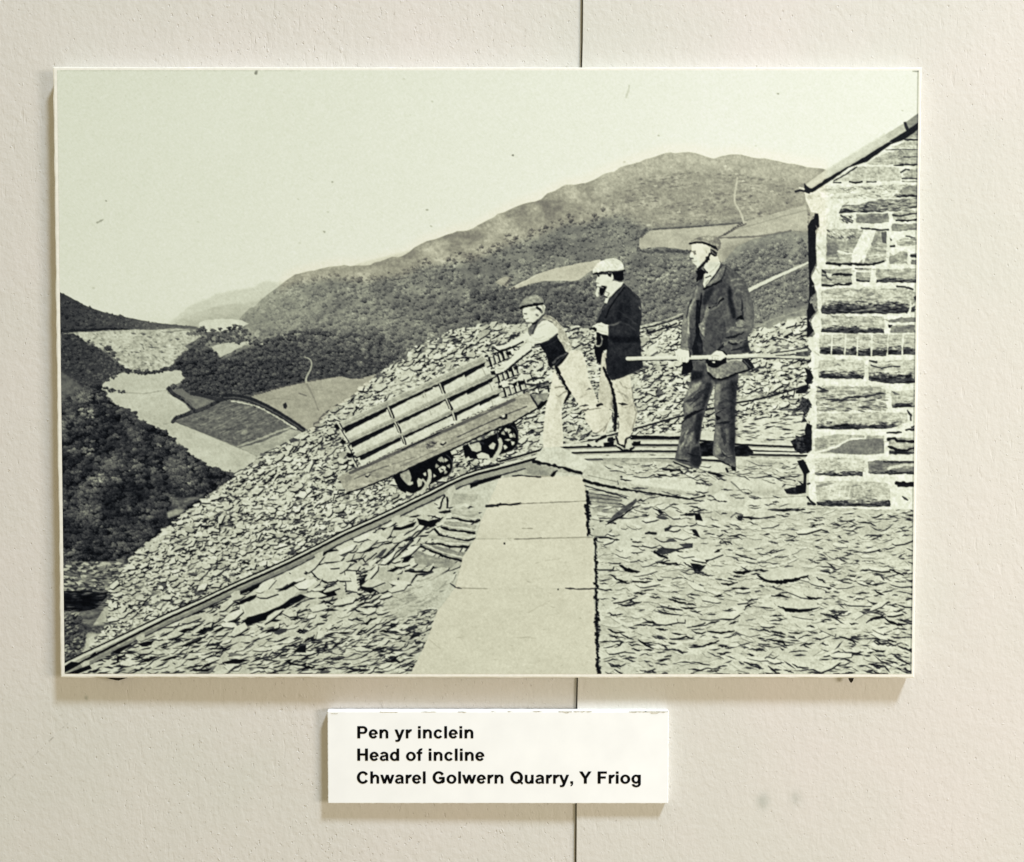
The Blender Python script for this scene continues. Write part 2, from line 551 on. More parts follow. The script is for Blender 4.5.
def trees(poly, n, rad, tone, seed, k=0.16, flat=0.75, dark=0.10, cond=None, light=(-0.55, -0.8)):
    """tree crowns: small irregular domes lit from the upper left with a dark foot"""
    q, r, _ = scatter(poly, n, seed)
    C = P(q)
    for i in range(len(q)):
        if cond is not None and not cond(*q[i]): continue
        R = (rad(*q[i]) if callable(rad) else rad) * r.choice([.5, .75, 1.0, 1.25, 1.6], p=[.3, .28, .22, .13, .07]) * r.uniform(.85, 1.15) * S
        tn = (tone(*q[i]) if callable(tone) else tone) + r.normal(0, 0.045)
        x0 = max(int(C[i, 0] - R * 1.4), 0); x1 = min(int(C[i, 0] + R * 1.4) + 2, CW)
        y0 = max(int(C[i, 1] - R * 1.2), 0); y1 = min(int(C[i, 1] + R * 1.4) + 2, CH)
        if x1 <= x0 or y1 <= y0: continue
        xx = (np.arange(x0, x1, dtype=np.float32)[None, :] + 0.5 - C[i, 0]) / R
        yy = (np.arange(y0, y1, dtype=np.float32)[:, None] + 0.5 - C[i, 1]) / (R * flat)
        jt = np.cos(np.arctan2(yy, xx) * 3 + r.uniform(0, 6.3)) * 0.16 + np.cos(np.arctan2(yy, xx) * 5 + r.uniform(0, 6.3)) * 0.12
        d = np.hypot(xx, yy) - jt
        al = np.clip((1 - d) * R * 0.8, 0, 1)
        sh = tn + k * (xx * light[0] + yy * light[1]) + r.normal(0, 0.055, d.shape).astype(np.float32)
        sh = np.maximum(sh - dark * np.clip(yy - 0.35, 0, 1) * 2, 0.03)
        sl = (slice(y0, y1), slice(x0, x1))
        G[sl] += (sh - G[sl]) * al * 0.9

# ---- what the print shows: key -> (object name, parent key, label)
KEYS, DEFS = {}, []
def dep(key, name, parent=None, label=None):
    KEYS[key] = len(DEFS)
    DEFS.append((key, name, parent, label))
    return KEYS[key]

SKY = dep('sky', 'sky')
FARH = dep('farhill', 'distant_hill')
MTN = dep('mountain', 'mountain')
DHILL = dep('darkhill', 'dark_hillside')
BANK = dep('bank', 'rough_bank')
WOOD = dep('wood', 'woodland')
VALE = dep('vale', 'valley_field')
PLOUGH = dep('plough', 'ploughed_field')
HEDGE = dep('hedge', 'hedge')
GRASS = dep('grass', 'hill_pasture', None, "pale pasture crossed by a thin track below the wooded slope")
FP = dep('fp', 'footpath', 'grass')
P1 = dep('p1', 'pasture', 'mountain', "large pale field beside the tall man's head")
P2 = dep('p2', 'pasture', 'mountain', "long pale field left of the white cap")
P3 = dep('p3', 'pasture', 'mountain', "tiny pale field above the boy's cap")
SWALL = dep('swall', 'dry_stone_wall', 'mountain')
SCREE = dep('scree', 'slate_tip')
BANKL = dep('streambank', 'stream_bank')
INCL = dep('incl', 'incline_railway')
RA1 = dep('ra1', 'rail', 'incl'); RA2 = dep('ra2', 'rail', 'incl')
YARD = dep('yard', 'level_track')
RB = [dep('rb%d' % i, 'rail', 'yard') for i in range(4)]
RUB = dep('rub', 'slate_rubble')
GRD = dep('grd', 'slate_strewn_ground')
SLABS = [dep('slab%d' % i, 'walkway_slab') for i in range(4)]
BIGS = [dep('big%d' % i, 'slate_block') for i in range(6)]
WAG = dep('wag', 'quarry_wagon', None, "slatted wooden quarry wagon tilted on the incline")
WB = [dep('wb%d' % i, 'side_board', 'wag') for i in range(3)]
WR = [dep('wr%d' % i, 'side_rail', 'wag') for i in range(3)]
WF = dep('wf', 'underframe', 'wag')
WW = [dep('ww%d' % i, 'wheel', 'wag') for i in range(4)]
WE3 = [dep('we%d' % i, 'end_rack', 'wag') for i in range(3)]; WE = dep('we', 'end_post', 'wag'); WS = [dep('ws%d' % i, 'upright', 'wag') for i in range(6)]
WX = [dep('wx%d' % i, 'axle_box', 'wag') for i in range(2)]
HUT = dep('hut', 'stone_hut', None, "stone hut with pale mortar cut off by the right edge")
HROOF = dep('hroof', 'roof_edge', 'hut'); HPIPE = dep('hpipe', 'drainpipe', 'hut')
FENCE = dep('fence', 'fence_rail')
CABLE = dep('cable', 'haulage_rope')
BOY = dep('boy', 'person', None, "boy in cap and dark waistcoat leaning forward to push the wagon")
BOYS = {k: dep('boy_' + k, k, 'boy') for k in ('cap', 'shirt', 'waistcoat', 'trousers', 'shoe')}
MID = dep('mid', 'person', None, "bearded man in white cap and black jacket holding one hand to his waist")
MIDS = {k: dep('mid_' + k, k, 'mid') for k in ('cap', 'collar', 'jacket', 'trousers', 'shoe')}
TALL = dep('tall', 'person', None, "tall man with grey moustache in work jacket gripping a long pole")
TALLS = {k: dep('tall_' + k, k, 'tall') for k in ('cap', 'collar', 'jacket', 'trousers', 'shoe', 'held_hat')}
POLE = dep('pole', 'pole')

# ================================================================= SKY
yy, xx = np.mgrid[0:CH, 0:CW].astype(np.float32)
xn, yn = xx / CW, yy / CH
G[:] = 0.847 + 0.085 * np.clip(xn * 1.25, 0, 1) + 0.030 * np.clip(yn * 2.4, 0, 1) + fbm(120, 90, 3) * 0.02
ID[:] = SKY

# ================================================================= DISTANCE
fill([(58, 334), (120, 330), (200, 326), (250, 322), (330, 400), (300, 440), (240, 480), (58, 480)], 0.47, VALE)
fill([(58, 556), (300, 430), (540, 440), (815, 425), (922, 500), (922, 680), (58, 680)], 0.66, RUB)
fill([(112, 330), (128, 317), (150, 314), (172, 319), (210, 330)], 0.85, FARH, 0.7, soft=3)
far1 = rough([(160, 334), (170, 321), (180, 313.5), (188, 307), (197, 302.5), (207, 299), (216, 294.5), (226, 291.5), (236, 290.5), (246, 289), (254, 286.5), (262, 282.5), (270, 280.8), (284, 283), (300, 284), (300, 335)], .5, 4, 8)
fill(far1, 0.775 + fbm(18, 7, 9) * .05, FARH, 1, soft=1)
far2 = rough([(150, 335), (166, 326), (178, 320), (188, 315.5), (199, 311.5), (210, 308.5), (222, 305), (233, 303.5), (243, 303.5), (262, 299), (300, 296), (300, 335)], .5, 4, 9)
fill(far2, 0.715 + fbm(12, 5, 10) * .08, FARH, 1, soft=1)
fill([(175, 335), (196, 322), (222, 315), (246, 311), (262, 308), (262, 335)], .64 + fbm(9, 4, 11) * .1, FARH, .6, soft=3)
fill([(346, 275), (356, 264), (370, 260.5), (382, 257.5), (396, 254), (408, 251), (420, 250), (420, 275)], 0.78, FARH, 1, soft=1)

# ================================================================= MOUNTAIN
sky_line = [(236, 327), (240, 318), (247, 311), (255, 305), (262, 299), (270, 293), (280, 285), (287, 279), (295, 274.5), (308, 271), (320, 269), (328, 266.5), (340, 265.5), (355, 266), (370, 264.5),
            (380, 261), (392, 258), (403, 256), (415, 248), (421, 243), (435, 239.5), (452, 233), (473, 228.5), (488, 220), (503, 212), (518, 205.5), (530, 202), (540, 198.5), (548, 193.5), (555, 190.5),
            (564, 185.5), (574, 184.5), (585, 183), (594, 179), (602, 175), (613, 171.5), (620, 167.5), (632, 164), (645, 160), (656, 156), (665, 153), (675, 153.5), (688, 152.3), (700, 154.5), (714, 158.5),
            (722, 156), (730, 154), (745, 155.5), (764, 158.5), (783, 162), (800, 166), (826, 169.5)]
mtn = sky_line + [(826, 345), (600, 345), (470, 345), (400, 380), (330, 430), (262, 425), (225, 400), (182, 390), (186, 365), (200, 345)]
height = lambda x, y: (y - np.interp(x, [p[0] for p in sky_line], [p[1] for p in sky_line]))
mo_ = rough(mtn, 0.5, 5, 3)
SKYG, SKYI = G.copy(), ID.copy()
cc_ = cover(P(mo_)); MT = np.zeros((CH, CW), np.float32); MT[cc_[0]:cc_[0] + cc_[2].shape[0], cc_[1]:cc_[1] + cc_[2].shape[1]] = cc_[2]
fill(mo_, 0.50, MTN)
# bare upper slopes, a little brown
sl = np.array(sky_line)
depth = np.interp(np.arange(CW), P(sl)[:, 0], P(sl)[:, 1]) if False else None
band = np.concatenate([sl[6:] - np.array([0, 7.0]), (sl[6:] + np.array([0, 1.0]) * np.interp(sl[6:, 0], [280, 400, 480, 600, 700, 820], [8, 20, 34, 42, 62, 66])[:, None])[::-1]])
tex = 0.595 + fbm(20, 9, 21) * 0.08 + fbm(4, 3, 29, 2) * 0.06
fill(band, tex, MTN, 1, warm=0.32, soft=3)
hz = lambda x, y: 0.435 - 0.12 * np.clip((y - 300) / 100, 0, 1) + 0.08 * np.clip((330 - x) / 90, 0, 1) * np.clip((318 - y) / 40, 0, 1) + 0.05 * np.clip((x - 600) / 100, 0, 1)
def woods(x, y):
    h = height(x, y)
    lim = np.interp(x, [240, 300, 400, 480, 600, 700, 820], [0.5, 4, 14, 26, 36, 52, 54])
    return h > lim * (0.8 + 0.4 * rng.random())
rad = lambda x, y: 2.0 + 1.5 * np.clip((y - 250) / 120, 0, 1) - 0.5 * np.clip((x - 650) / 80, 0, 1)
trees(mtn, 9000, rad, hz, 31, k=0.15, dark=0.13, cond=woods)
mot = fbm(34, 20, 47)
fill(rough(mtn, 0.5, 5, 3), np.clip(G * (1 + mot * 0.62), 0, 1), None, 0.8)
# paler with distance towards the valley mouth
hzx = np.interp(np.arange(CW) / S + 57, [230, 262, 300, 360, 440], [.62, .50, .34, .16, 0.0])[None, :] * np.interp(np.arange(CH) / S + 70, [250, 318, 345, 362], [1, 1, .35, 0])[:, None]
fill(rough(mtn, .5, 5, 3), (G + (0.66 - G) * hzx).astype(np.float32), None, 1)
fbm_s = fbm(40, 18, 54)
# open brown heath below the summit, streaked with grey scrub
heath = [(585, 176), (620, 160), (665, 146), (690, 145), (714, 151), (745, 148), (800, 158), (826, 160), (808, 200), (760, 216), (740, 222), (690, 226), (652, 229), (640, 225), (618, 215), (596, 200)]
fill(heath, 0.600 + fbm(26, 9, 55) * 0.13 + fbm(4, 2.5, 56, 2) * 0.10, MTN, 0.95, warm=0.28, soft=4)
fill([(588, 178), (630, 156), (665, 145), (690, 144), (714, 150), (745, 147), (800, 158), (825, 160), (810, 184), (770, 180), (730, 174), (690, 168), (650, 174), (615, 190), (596, 200)], .67 + fbm(20, 6, 58) * .08, None, .8, soft=3)
q_, r_, _ = scatter([(596, 200), (640, 178), (690, 172), (745, 176), (806, 190), (806, 204), (742, 222), (690, 226), (645, 226)], 520, 59)
for (x_, y_) in q_:
    if fbm_s[int(np.clip((y_ - 70) * S, 0, CH - 1)), int(np.clip((x_ - 57) * S, 0, CW - 1))] < .02: continue
    L_ = r_.uniform(2, 7)
    line([(x_, y_), (x_ + L_ / 2, y_ - r_.uniform(0, .8)), (x_ + L_, y_ - r_.uniform(-.4, .8))], r_.uniform(.8, 2.0), r_.uniform(.40, .55), None, .55, taper=True)
G[:] = SKYG + (G - SKYG) * MT; ID[:] = np.where(MT > .5, ID, SKYI)
trees(heath, 260, 1.2, lambda x, y: 0.50 + 0.07 * (y < 190), 57, k=0.08, dark=0.06, cond=lambda x, y: height(x, y) > 18)
fill([(672, 196), (690, 186), (708, 183), (707, 195), (692, 203), (675, 202)], 0.585, None, 0.7, soft=2)
fill([(640, 214), (662, 206), (667, 210), (650, 217)], 0.60, None, 0.6, soft=1)
for a_, b_ in (((650, 171), (690, 163)), ((690, 166), (730, 169)), ((743, 184), (766, 186)), ((648, 180), (672, 172))):
    line([a_, ((a_[0] + b_[0]) / 2, (a_[1] + b_[1]) / 2 + 1), b_], 1.4, 0.66, None, 0.6, sm=True)
for (x, y) in ((728, 169), (742, 181), (724, 166), (736, 174), (678, 212), (752, 188), (771, 191), (648, 225), (655, 186)):
    fill([(x - 2, y), (x + 1, y - 1), (x + 2.4, y + .6), (x - 1, y + 1.2)], 0.76, None, 0.8)
# lower woods again in front of the fields
fill([(637.6, 249), (639.5, 238), (650, 230.5), (668, 229), (690, 227.5), (715, 226), (738, 224), (743, 222), (775, 213), (806, 205), (807, 231), (790, 231), (770, 234.5), (750, 240), (736, 247),
      (722, 262), (700, 262), (688, 250.5), (672, 248), (657, 247)], 0.665 + fbm(26, 8, 61) * 0.10, P1, 1, warm=0.25)
line([(718, 237), (728, 233), (738, 227), (745, 224)], 1.3, 0.40, None, 0.8)
for k_ in range(9):
    fill([(722 + k_ * 2.2, 235.5 - k_ * 1.5), (724 + k_ * 2.2, 233 - k_ * 1.4), (725.4 + k_ * 2.2, 235.2 - k_ * 1.4)], 0.36)
line([(718, 238), (735, 237.5), (752, 236.5), (766, 235.5), (790, 231)], 1.8, 0.40, None, 0.8)
line([(736, 229), (756, 224), (780, 217), (806, 210)], 1.0, 0.56, None, 0.7)
line([(652, 229.5), (690, 227), (738, 223)], 1.6, 0.34, None, 0.85)
fill([(720, 246), (745, 240), (770, 235), (806, 231), (806, 236), (772, 241), (746, 247), (733, 256), (726, 268)], 0.56 + fbm(12, 6, 62) * 0.2, None, 0.8, soft=2)
fill([(507.7, 290), (513, 286.5), (520, 282.8), (531, 277), (540, 272.8), (556, 268), (570, 265), (586, 262), (600, 259.7), (600, 266), (590, 271), (584, 276), (578, 280), (573, 281.3), (556, 280.6),
      (540, 281.5), (530, 284), (520, 287.5), (513, 290)], 0.70 + fbm(20, 5, 63) * 0.07, P2, 1, warm=0.3)
line([(506, 291), (513, 287), (520, 283.5), (535, 276)], 1.2, 0.80, None, 0.7)
fill([(495, 282), (500, 278.5), (505, 276.5), (511.5, 277.5), (510, 282), (507, 287), (501, 286)], 0.63 + fbm(12, 5, 64) * 0.1, P3, 1, warm=0.3)
trees([(560, 284), (578, 281), (592, 272), (600, 268), (600, 280), (590, 300), (560, 300)], 60, 2.2, 0.36, 65, k=.1)
for (a_, b_, n_) in (((637, 251), (690, 252), 46), ((690, 252), (722, 266), 24), ((508, 291), (572, 283), 60), ((640, 236), (646, 229), 8), ((500, 290), (512, 277), 10)):
    for t_ in np.linspace(0, 1, n_):
        x_, y_ = a_[0] + (b_[0] - a_[0]) * t_, a_[1] + (b_[1] - a_[1]) * t_ + rng.normal(0, 1.0)
        fill([(x_ - 1.6, y_ + 1), (x_ - .8, y_ - 1.4), (x_ + 1, y_ - 1.2), (x_ + 1.8, y_ + 1)], rng.uniform(.26, .46), None, .8)
line([(736.6, 178), (735.5, 186), (734, 195), (734.2, 203), (736.5, 207), (739.5, 212), (742, 219), (743, 223)], 1.9, 0.70, SWALL, 0.95, sm=True)
# light woodland dapple on the near wooded slope right of the men
trees([(655, 262), (720, 268), (745, 250), (806, 238), (806, 300), (760, 322), (690, 318), (641, 322), (641, 270)], 900, 2.6, lambda x, y: 0.435 + 0.03 * (x > 740), 66, k=0.15, dark=0.15)
trees([(470, 290), (570, 290), (592, 300), (592, 325), (470, 322)], 520, 2.7, 0.34, 67, k=0.14, dark=0.13)
fill([(754, 331), (764, 321), (783, 313), (806, 305), (806, 318), (784, 324), (770, 332)], 0.55 + fbm(10, 5, 68) * 0.2, MTN, 0.9, soft=1)
line([(758, 326), (775, 318), (806, 309)], 1.2, 0.66, None, 0.6)
# left valley clearings on the mountain's foot
fill([(208, 348.5), (216, 345), (226, 342.8), (240, 341.5), (251, 341.8), (243, 346), (235, 350), (225, 355), (220, 358), (216, 353)], 0.72 + fbm(9, 4, 69) * 0.06, VALE)
trees([(198, 331), (236, 327), (248, 330), (262, 345), (235, 342), (205, 346), (190, 344)], 170, 1.9, 0.33, 70, k=0.1)

# ================================================================= VALLEY
fill([(60, 292), (64, 293.5), (72, 298), (85, 305), (92, 308), (100, 311), (112, 314), (125, 317), (138, 319.5), (150, 321.5), (175, 325), (198, 328), (200, 332), (180, 331), (60, 334)], np.broadcast_to((np.interp(np.arange(CW) / S + 57, [60, 120, 170, 200], [.28, .32, .44, .55])[None, :]).astype(np.float32), (CH, CW)) + 0, DHILL)
trees([(60, 292), (85, 305), (100, 311), (125, 317), (150, 322), (175, 326), (180, 331), (60, 334)], 520, 1.6, lambda x, y: 0.25 + 0.25 * np.clip((x - 80) / 105, 0, 1), 71, k=0.09, dark=0.06)
line([(62, 331), (85, 330), (110, 328.5), (130, 329.5)], 1.6, 0.16)
line([(150, 323.5), (172, 325.5), (188, 326.5), (197, 327.5)], 2.2, 0.36, None, .8)
fill([(62, 334), (75, 332), (100, 331), (130, 329.5), (150, 329.5), (180, 328.5), (200, 330), (202, 336), (192, 342), (185, 346), (189, 349), (180, 357), (172, 366), (158, 371), (140, 372), (128, 370), (118, 362),
      (110, 353), (99, 348), (84, 341)], 0.70 + fbm(20, 8, 72) * 0.16 + fbm(4, 2.5, 73, 2) * 0.20, BANK)
dashes([(84, 334), (180, 331), (190, 342), (172, 364), (140, 370), (112, 352)], 70, (2, 5), (0.6, 1.6), lambda x, y: 8, (0.40, 0.56), 74, 25)
for (x, y, w_) in ((150, 337, 5), (154, 347.5, 10), (134, 333.5, 5), (144, 334, 4), (171, 332, 5), (162, 352, 6), (178, 339, 4), (137, 352, 6)):
    line([(x - w_ / 2, y - .5), (x, y), (x + w_ / 2, y + .2)], 1.6, 0.40, None, .9, taper=True)
fill([(199, 322.5), (206, 320), (216, 319), (232, 319), (242, 320.5), (249, 323.5), (242, 327), (231, 329.5), (219, 331.5), (206, 332), (200, 329)], 0.80, VALE)
line([(172, 331), (190, 330), (205, 333), (220, 331.5)], 1.4, 0.5, None, .7)
for x_ in range(186, 236, 3):
    fill([(x_, 334), (x_ + 1.5, 331 + (x_ % 2)), (x_ + 4, 332.5), (x_ + 4, 336)], 0.36 + 0.06 * (x_ % 2), None, .8)
fill([(62, 334), (74, 333), (85, 341), (98, 347.5), (108, 355), (118, 364), (126, 370), (113, 376), (104, 383), (102, 391), (93, 398), (60, 402)], 0.27, DHILL)
trees([(62, 335), (76, 334), (98, 348), (110, 356), (124, 370), (104, 384), (95, 396), (62, 398)], 620, 1.7, lambda x, y: 0.26 + 0.10 * np.clip((x + y - 440) / 50, 0, 1), 75, k=0.10, dark=0.06)
fill([(60, 371), (72, 378), (84, 388), (78, 392), (60, 398)], 0.42 + fbm(9, 5, 76) * 0.2, None, .85, soft=1)
# the pale river flats
fill([(102, 390), (103, 384), (112, 376), (121, 372.8), (135, 372.5), (150, 374), (160, 372), (172, 369.5), (182, 370), (186, 375), (186, 380), (176, 384), (168, 388), (168, 393), (177, 398), (186, 404), (190, 410),
      (180, 416), (173, 421), (185, 425), (200, 431), (220, 440), (240, 448), (257, 456), (252, 464), (238, 476), (222, 472), (198, 462), (178, 448), (165, 436), (150, 427), (135, 418), (124, 409), (111, 401)],
     0.725 + fbm(40, 14, 77) * 0.06, VALE)
line([(104, 392), (125, 392.5), (145, 393.5), (158, 391), (168, 390)], 1.0, 0.56, None, .8)
fill([(104, 392), (125, 392.6), (148, 393.6), (168, 390), (188, 406), (172, 421), (160, 424), (135, 418), (112, 402)], 0.70, None, .45)
line([(164, 424), (176, 421.5), (200, 431.5), (240, 448.5)], 0.9, 0.60, None, .6)
for (x, y, w_) in ((112, 390, 3.4), (121.5, 391, 3.4), (106, 388, 2.4)):
    trees([(x - w_, y - 1.2), (x + w_, y - 1.2), (x + w_, y + 1.2), (x - w_, y + 1.2)], 12, 1.5, 0.2, 78 + int(x), k=0.06)
trees([(118, 363), (128, 369.5), (145, 371), (160, 370.5), (172, 364), (176, 369), (150, 374), (126, 373)], 90, 1.8, 0.24, 79, k=0.08)
for path_ in ([(104, 384), (112, 376), (124, 371)], [(103, 392), (112, 402), (125, 410), (140, 421), (160, 430), (176, 446), (200, 463), (232, 474)], [(186, 372), (187, 381), (170, 388)], [(200, 330), (220, 331), (240, 327)], [(90, 341), (112, 353), (122, 366)]):
    for (x_, y_) in curve(path_, False, 9):
        if rng.random() < .75:
            x_ += rng.normal(0, 1.6); y_ += rng.normal(0, 1.2)
            trees([(x_ - 1, y_ - 1), (x_ + 1, y_ - 1), (x_ + 1, y_ + 1), (x_ - 1, y_ + 1)], 2, rng.uniform(1.4, 3), rng.uniform(.2, .42), int(x_ * 7 + y_), k=.12)
fill([(104, 390), (168, 388), (190, 408), (172, 422), (250, 455), (236, 474), (180, 448), (120, 408)], np.clip(G + fbm(46, 18, 78) * .12 + fbm(9, 4, 79) * .05, 0, 1), None, .9)
# bush covered knoll and near woods of the valley
fill([(172, 369), (178, 358), (188, 350), (197, 346.5), (208, 347.5), (217, 353), (222, 360), (240, 352), (262, 344), (300, 340), (360, 345), (400, 350), (380, 371), (357, 379), (340, 375.5), (308, 380.5), (280, 387),
      (262, 391.5), (245, 395), (225, 398), (208, 396.5), (193, 395), (185, 391), (181, 386), (186, 376), (182, 370)], 0.30, MTN, .9, soft=1)
trees([(172, 369), (178, 358), (188, 350), (197, 346), (208, 347), (217, 354), (222, 360), (240, 352), (262, 340), (300, 330), (380, 335), (400, 350), (380, 371), (357, 379), (340, 374), (308, 379), (280, 386),
       (262, 390), (245, 394), (225, 397), (208, 395), (193, 394), (183, 388), (186, 376), (182, 370)], 1900, 2.5, lambda x, y: 0.30 - 0.06 * (y > 360) + 0.05 * (x > 300), 80, k=0.15, dark=0.13)
line([(258, 331), (256, 333.5), (257.5, 336.5)], 2.6, 0.66, None, .9, sm=True)
line([(268, 323), (265, 326), (262, 328)], 1.3, 0.62, None, .8)
fill([(259, 344), (263, 342.5), (263, 345)], 0.7)
# pasture with the track
fill([(250, 396), (262, 391), (280, 386.5), (296, 383.5), (308, 380.5), (324, 378), (340, 375.5), (351, 378.5), (362, 377.5), (376, 374), (368, 384), (354, 396), (330, 411), (313, 431), (303, 427), (285, 414), (268, 404)],
     0.625 + fbm(20, 7, 81) * 0.09, GRASS, 1, warm=0.25)
for k_ in range(40):
    x_ = 252 + k_ * 2.8
    y_ = np.interp(x_, [252, 280, 308, 340, 360, 374], [395, 386.5, 380.5, 375, 378, 374])
    fill([(x_ - 1.5, y_ + 1), (x_, y_ - 2), (x_ + 2, y_ - .5), (x_ + 2.4, y_ + 1)], rng.uniform(.24, .4), None, .9)
line([(304.5, 357), (309, 358.5), (311.6, 362.5), (310.6, 369), (307.5, 375), (306, 379), (306.4, 383)], 1.0, 0.70, FP, .9, sm=True, w2=2.2)
line([(307, 384), (310, 390), (314, 398), (318.5, 410)], 2.0, 0.52, FP, .8, w2=1)
line([(299, 393), (306, 395.5)], 1.2, .42, None, .8)
line([(265, 400), (275, 398), (290, 399)], 1.0, .55, None, .6)
# ploughed field, hedges, lane
fill([(174, 421.5), (184, 417.5), (196, 413), (206, 409), (216, 405), (229, 400), (240, 402), (252, 406), (264, 410.5), (278, 418), (292, 426), (300, 431), (280, 438), (262, 445), (240, 446), (222, 440), (200, 431.5)],
     0.43 + fbm(16, 4, 82) * 0.16 + fbm(4, 2, 83, 2) * 0.14, PLOUGH)
q_, r_, _ = scatter([(190, 420), (230, 402), (280, 420), (240, 444)], 120, 84)
for (x_, y_) in q_:
    L_ = r_.uniform(3, 9)
    line([(x_, y_), (x_ + L_, y_ - L_ * .42)], r_.uniform(.6, 1.3), r_.choice([.30, .56, .62]), None, .55)
fill([(242, 430), (246, 428.5), (249, 432), (245, 435), (241, 433)], 0.66, None, .8, soft=1)
line([(238, 446), (256, 440), (276, 432), (292, 426.5)], 1.8, 0.66, None, .85)
fill([(240, 447.5), (262, 441.5), (290, 429), (303, 431), (296, 438), (262, 455), (257, 456.5)], 0.64 + fbm(8, 4, 85) * .12, VALE)
for a_ in ([(169, 388), (173, 393.5), (180, 397.5), (186, 401), (191, 406), (195, 411)], [(195, 411.5), (205, 408), (214, 403.5), (222, 399.5), (232, 397)], [(173, 421.5), (177, 417.5), (186, 414.5), (192, 412)]):
    line(a_, 3.4, 0.20, HEDGE, .95, sm=True)
    for (x_, y_) in curve(a_, False, 4): fill([(x_ - 2, y_ + 1), (x_ - .6, y_ - 2.4), (x_ + 1.4, y_ - 1.6), (x_ + 2, y_ + 1)], rng.uniform(.15, .34), HEDGE, .9)
line([(192, 393), (205, 396), (216, 399), (226, 398)], 3.0, 0.22, HEDGE, .9, sm=True)
fill([(181, 397), (192, 398), (206, 400), (212, 402), (200, 407), (194, 408)], 0.52 + fbm(6, 4, 86) * .3, None, .7)
lane = [(224, 396.5), (236, 396.5), (250, 399.5), (262, 404.5), (276, 412), (290, 420.5), (303, 429.5)]
line(lane, 5.0, 0.19, HEDGE, 1, sm=True)
line([(x_, y_ + 0.9) for x_, y_ in lane], 1.3, 0.40, None, .8, sm=True)
line([(232, 400.5), (250, 404.2), (264, 409.5), (280, 418.6), (296, 428.5)], 1.5, 0.76, None, .9, sm=True)
fill([(283, 404), (286, 402), (287.5, 406), (286, 409), (283.5, 408)], .2)

# ================================================================= DARK WOODLAND, LEFT
wood = [(60, 402), (68, 397), (78, 392), (88, 389), (95, 387.5), (101, 391), (104, 397), (111, 402), (118, 405), (125, 410), (131, 413), (136, 419), (143, 424), (150, 426), (160, 429), (166, 434), (172, 438),
        (178, 446), (186, 451), (195, 458), (201, 464), (210, 467), (220, 470.5), (230, 473), (239, 475), (228, 482), (212, 492), (200, 500), (190, 508), (176, 520), (160, 533), (150, 541), (135, 553), (127, 562), (60, 564)]
fill(rough(wood, 0.8, 4, 5), 0.13, WOOD)
trees(wood, 2300, lambda x, y: 4.0, lambda x, y: 0.18 + 0.10 * max(0, math.sin(x * .09 + y * .05)) * (y < 520), 87, k=0.15, dark=0.12)
q_, r_, _ = scatter(wood, 60, 88)
for (x_, y_) in q_:
    trees([(x_ - 5, y_ - 3), (x_ + 5, y_ - 3), (x_ + 5, y_ + 3), (x_ - 5, y_ + 3)], 5, 2.6, r_.uniform(.28, .42), 89 + int(x_ + y_), k=0.15)
for (cx, cy, w_, h_) in ((136, 466, 7, 6), (86, 413, 8, 5), (140, 478, 5, 4), (100, 478, 6, 4), (90, 452, 6, 4), (160, 470, 8, 3)):
    trees([(cx - w_, cy - h_), (cx + w_, cy - h_), (cx + w_, cy + h_), (cx - w_, cy + h_)], 16, 2.4, .44, 90 + int(cx), k=0.17)
wob = fbm(38, 26, 91)
fill(wood, np.clip(G * (1 + wob * 1.3), 0, 1), None, .9)
fill([(172, 498), (196, 496), (208, 491), (198, 500), (186, 506), (172, 508)], 0.46 + fbm(7, 3, 92) * .5, None, .8, soft=1)
fill([(167, 512), (176, 508), (186, 509), (180, 514), (168, 518)], 0.66, None, .9, soft=1)

# ================================================================= STREAM BANK, BOTTOM LEFT
fill([(60, 562), (128, 560), (112, 590), (108, 602), (90, 630), (62, 668)], 0.44 + fbm(12, 4, 93) * .5, BANKL)
chips([(60, 563), (128, 561), (110, 590), (62, 592)], 420, (4, 9), (.28, .5), lambda x, y: -6, (.42, .74), (.3, 1.2), (.10, .25), pdark=.3)
fill([(60, 591), (75, 590), (98, 591), (112, 591), (104, 600), (98, 607), (84, 611), (64, 610)], 0.08 + fbm(16, 3, 94) * .22, BANKL)
for k_ in range(40):
    x_, y_ = rng.uniform(62, 104), rng.uniform(591, 611)
    line([(x_, y_), (x_ + rng.uniform(4, 10), y_ + rng.uniform(-1, .6))], rng.uniform(.6, 1.3), rng.choice([.03, .3, .42, .5]), None, .75, taper=True)
trees([(62, 612), (75, 612), (82, 626), (84, 640), (88, 650), (84, 656), (62, 664)], 260, 2.3, .30, 95, k=.2, dark=.14)
chips([(62, 614), (80, 612), (88, 640), (62, 660)], 150, (3, 6), (.35, .6), lambda x, y: -15, (.3, .68), (.4, 1), (.05, .15), pdark=.3)
fill([(86, 640), (92, 634), (102, 637), (108, 640), (106, 647), (96, 652), (86, 656), (84, 650)], 0.76, None, .9, soft=1)
fill([(78, 622), (92, 625), (106, 624), (110, 630), (106, 634), (92, 632), (80, 632)], 0.30 + fbm(4, 3, 96) * .5, None, .85, soft=1)

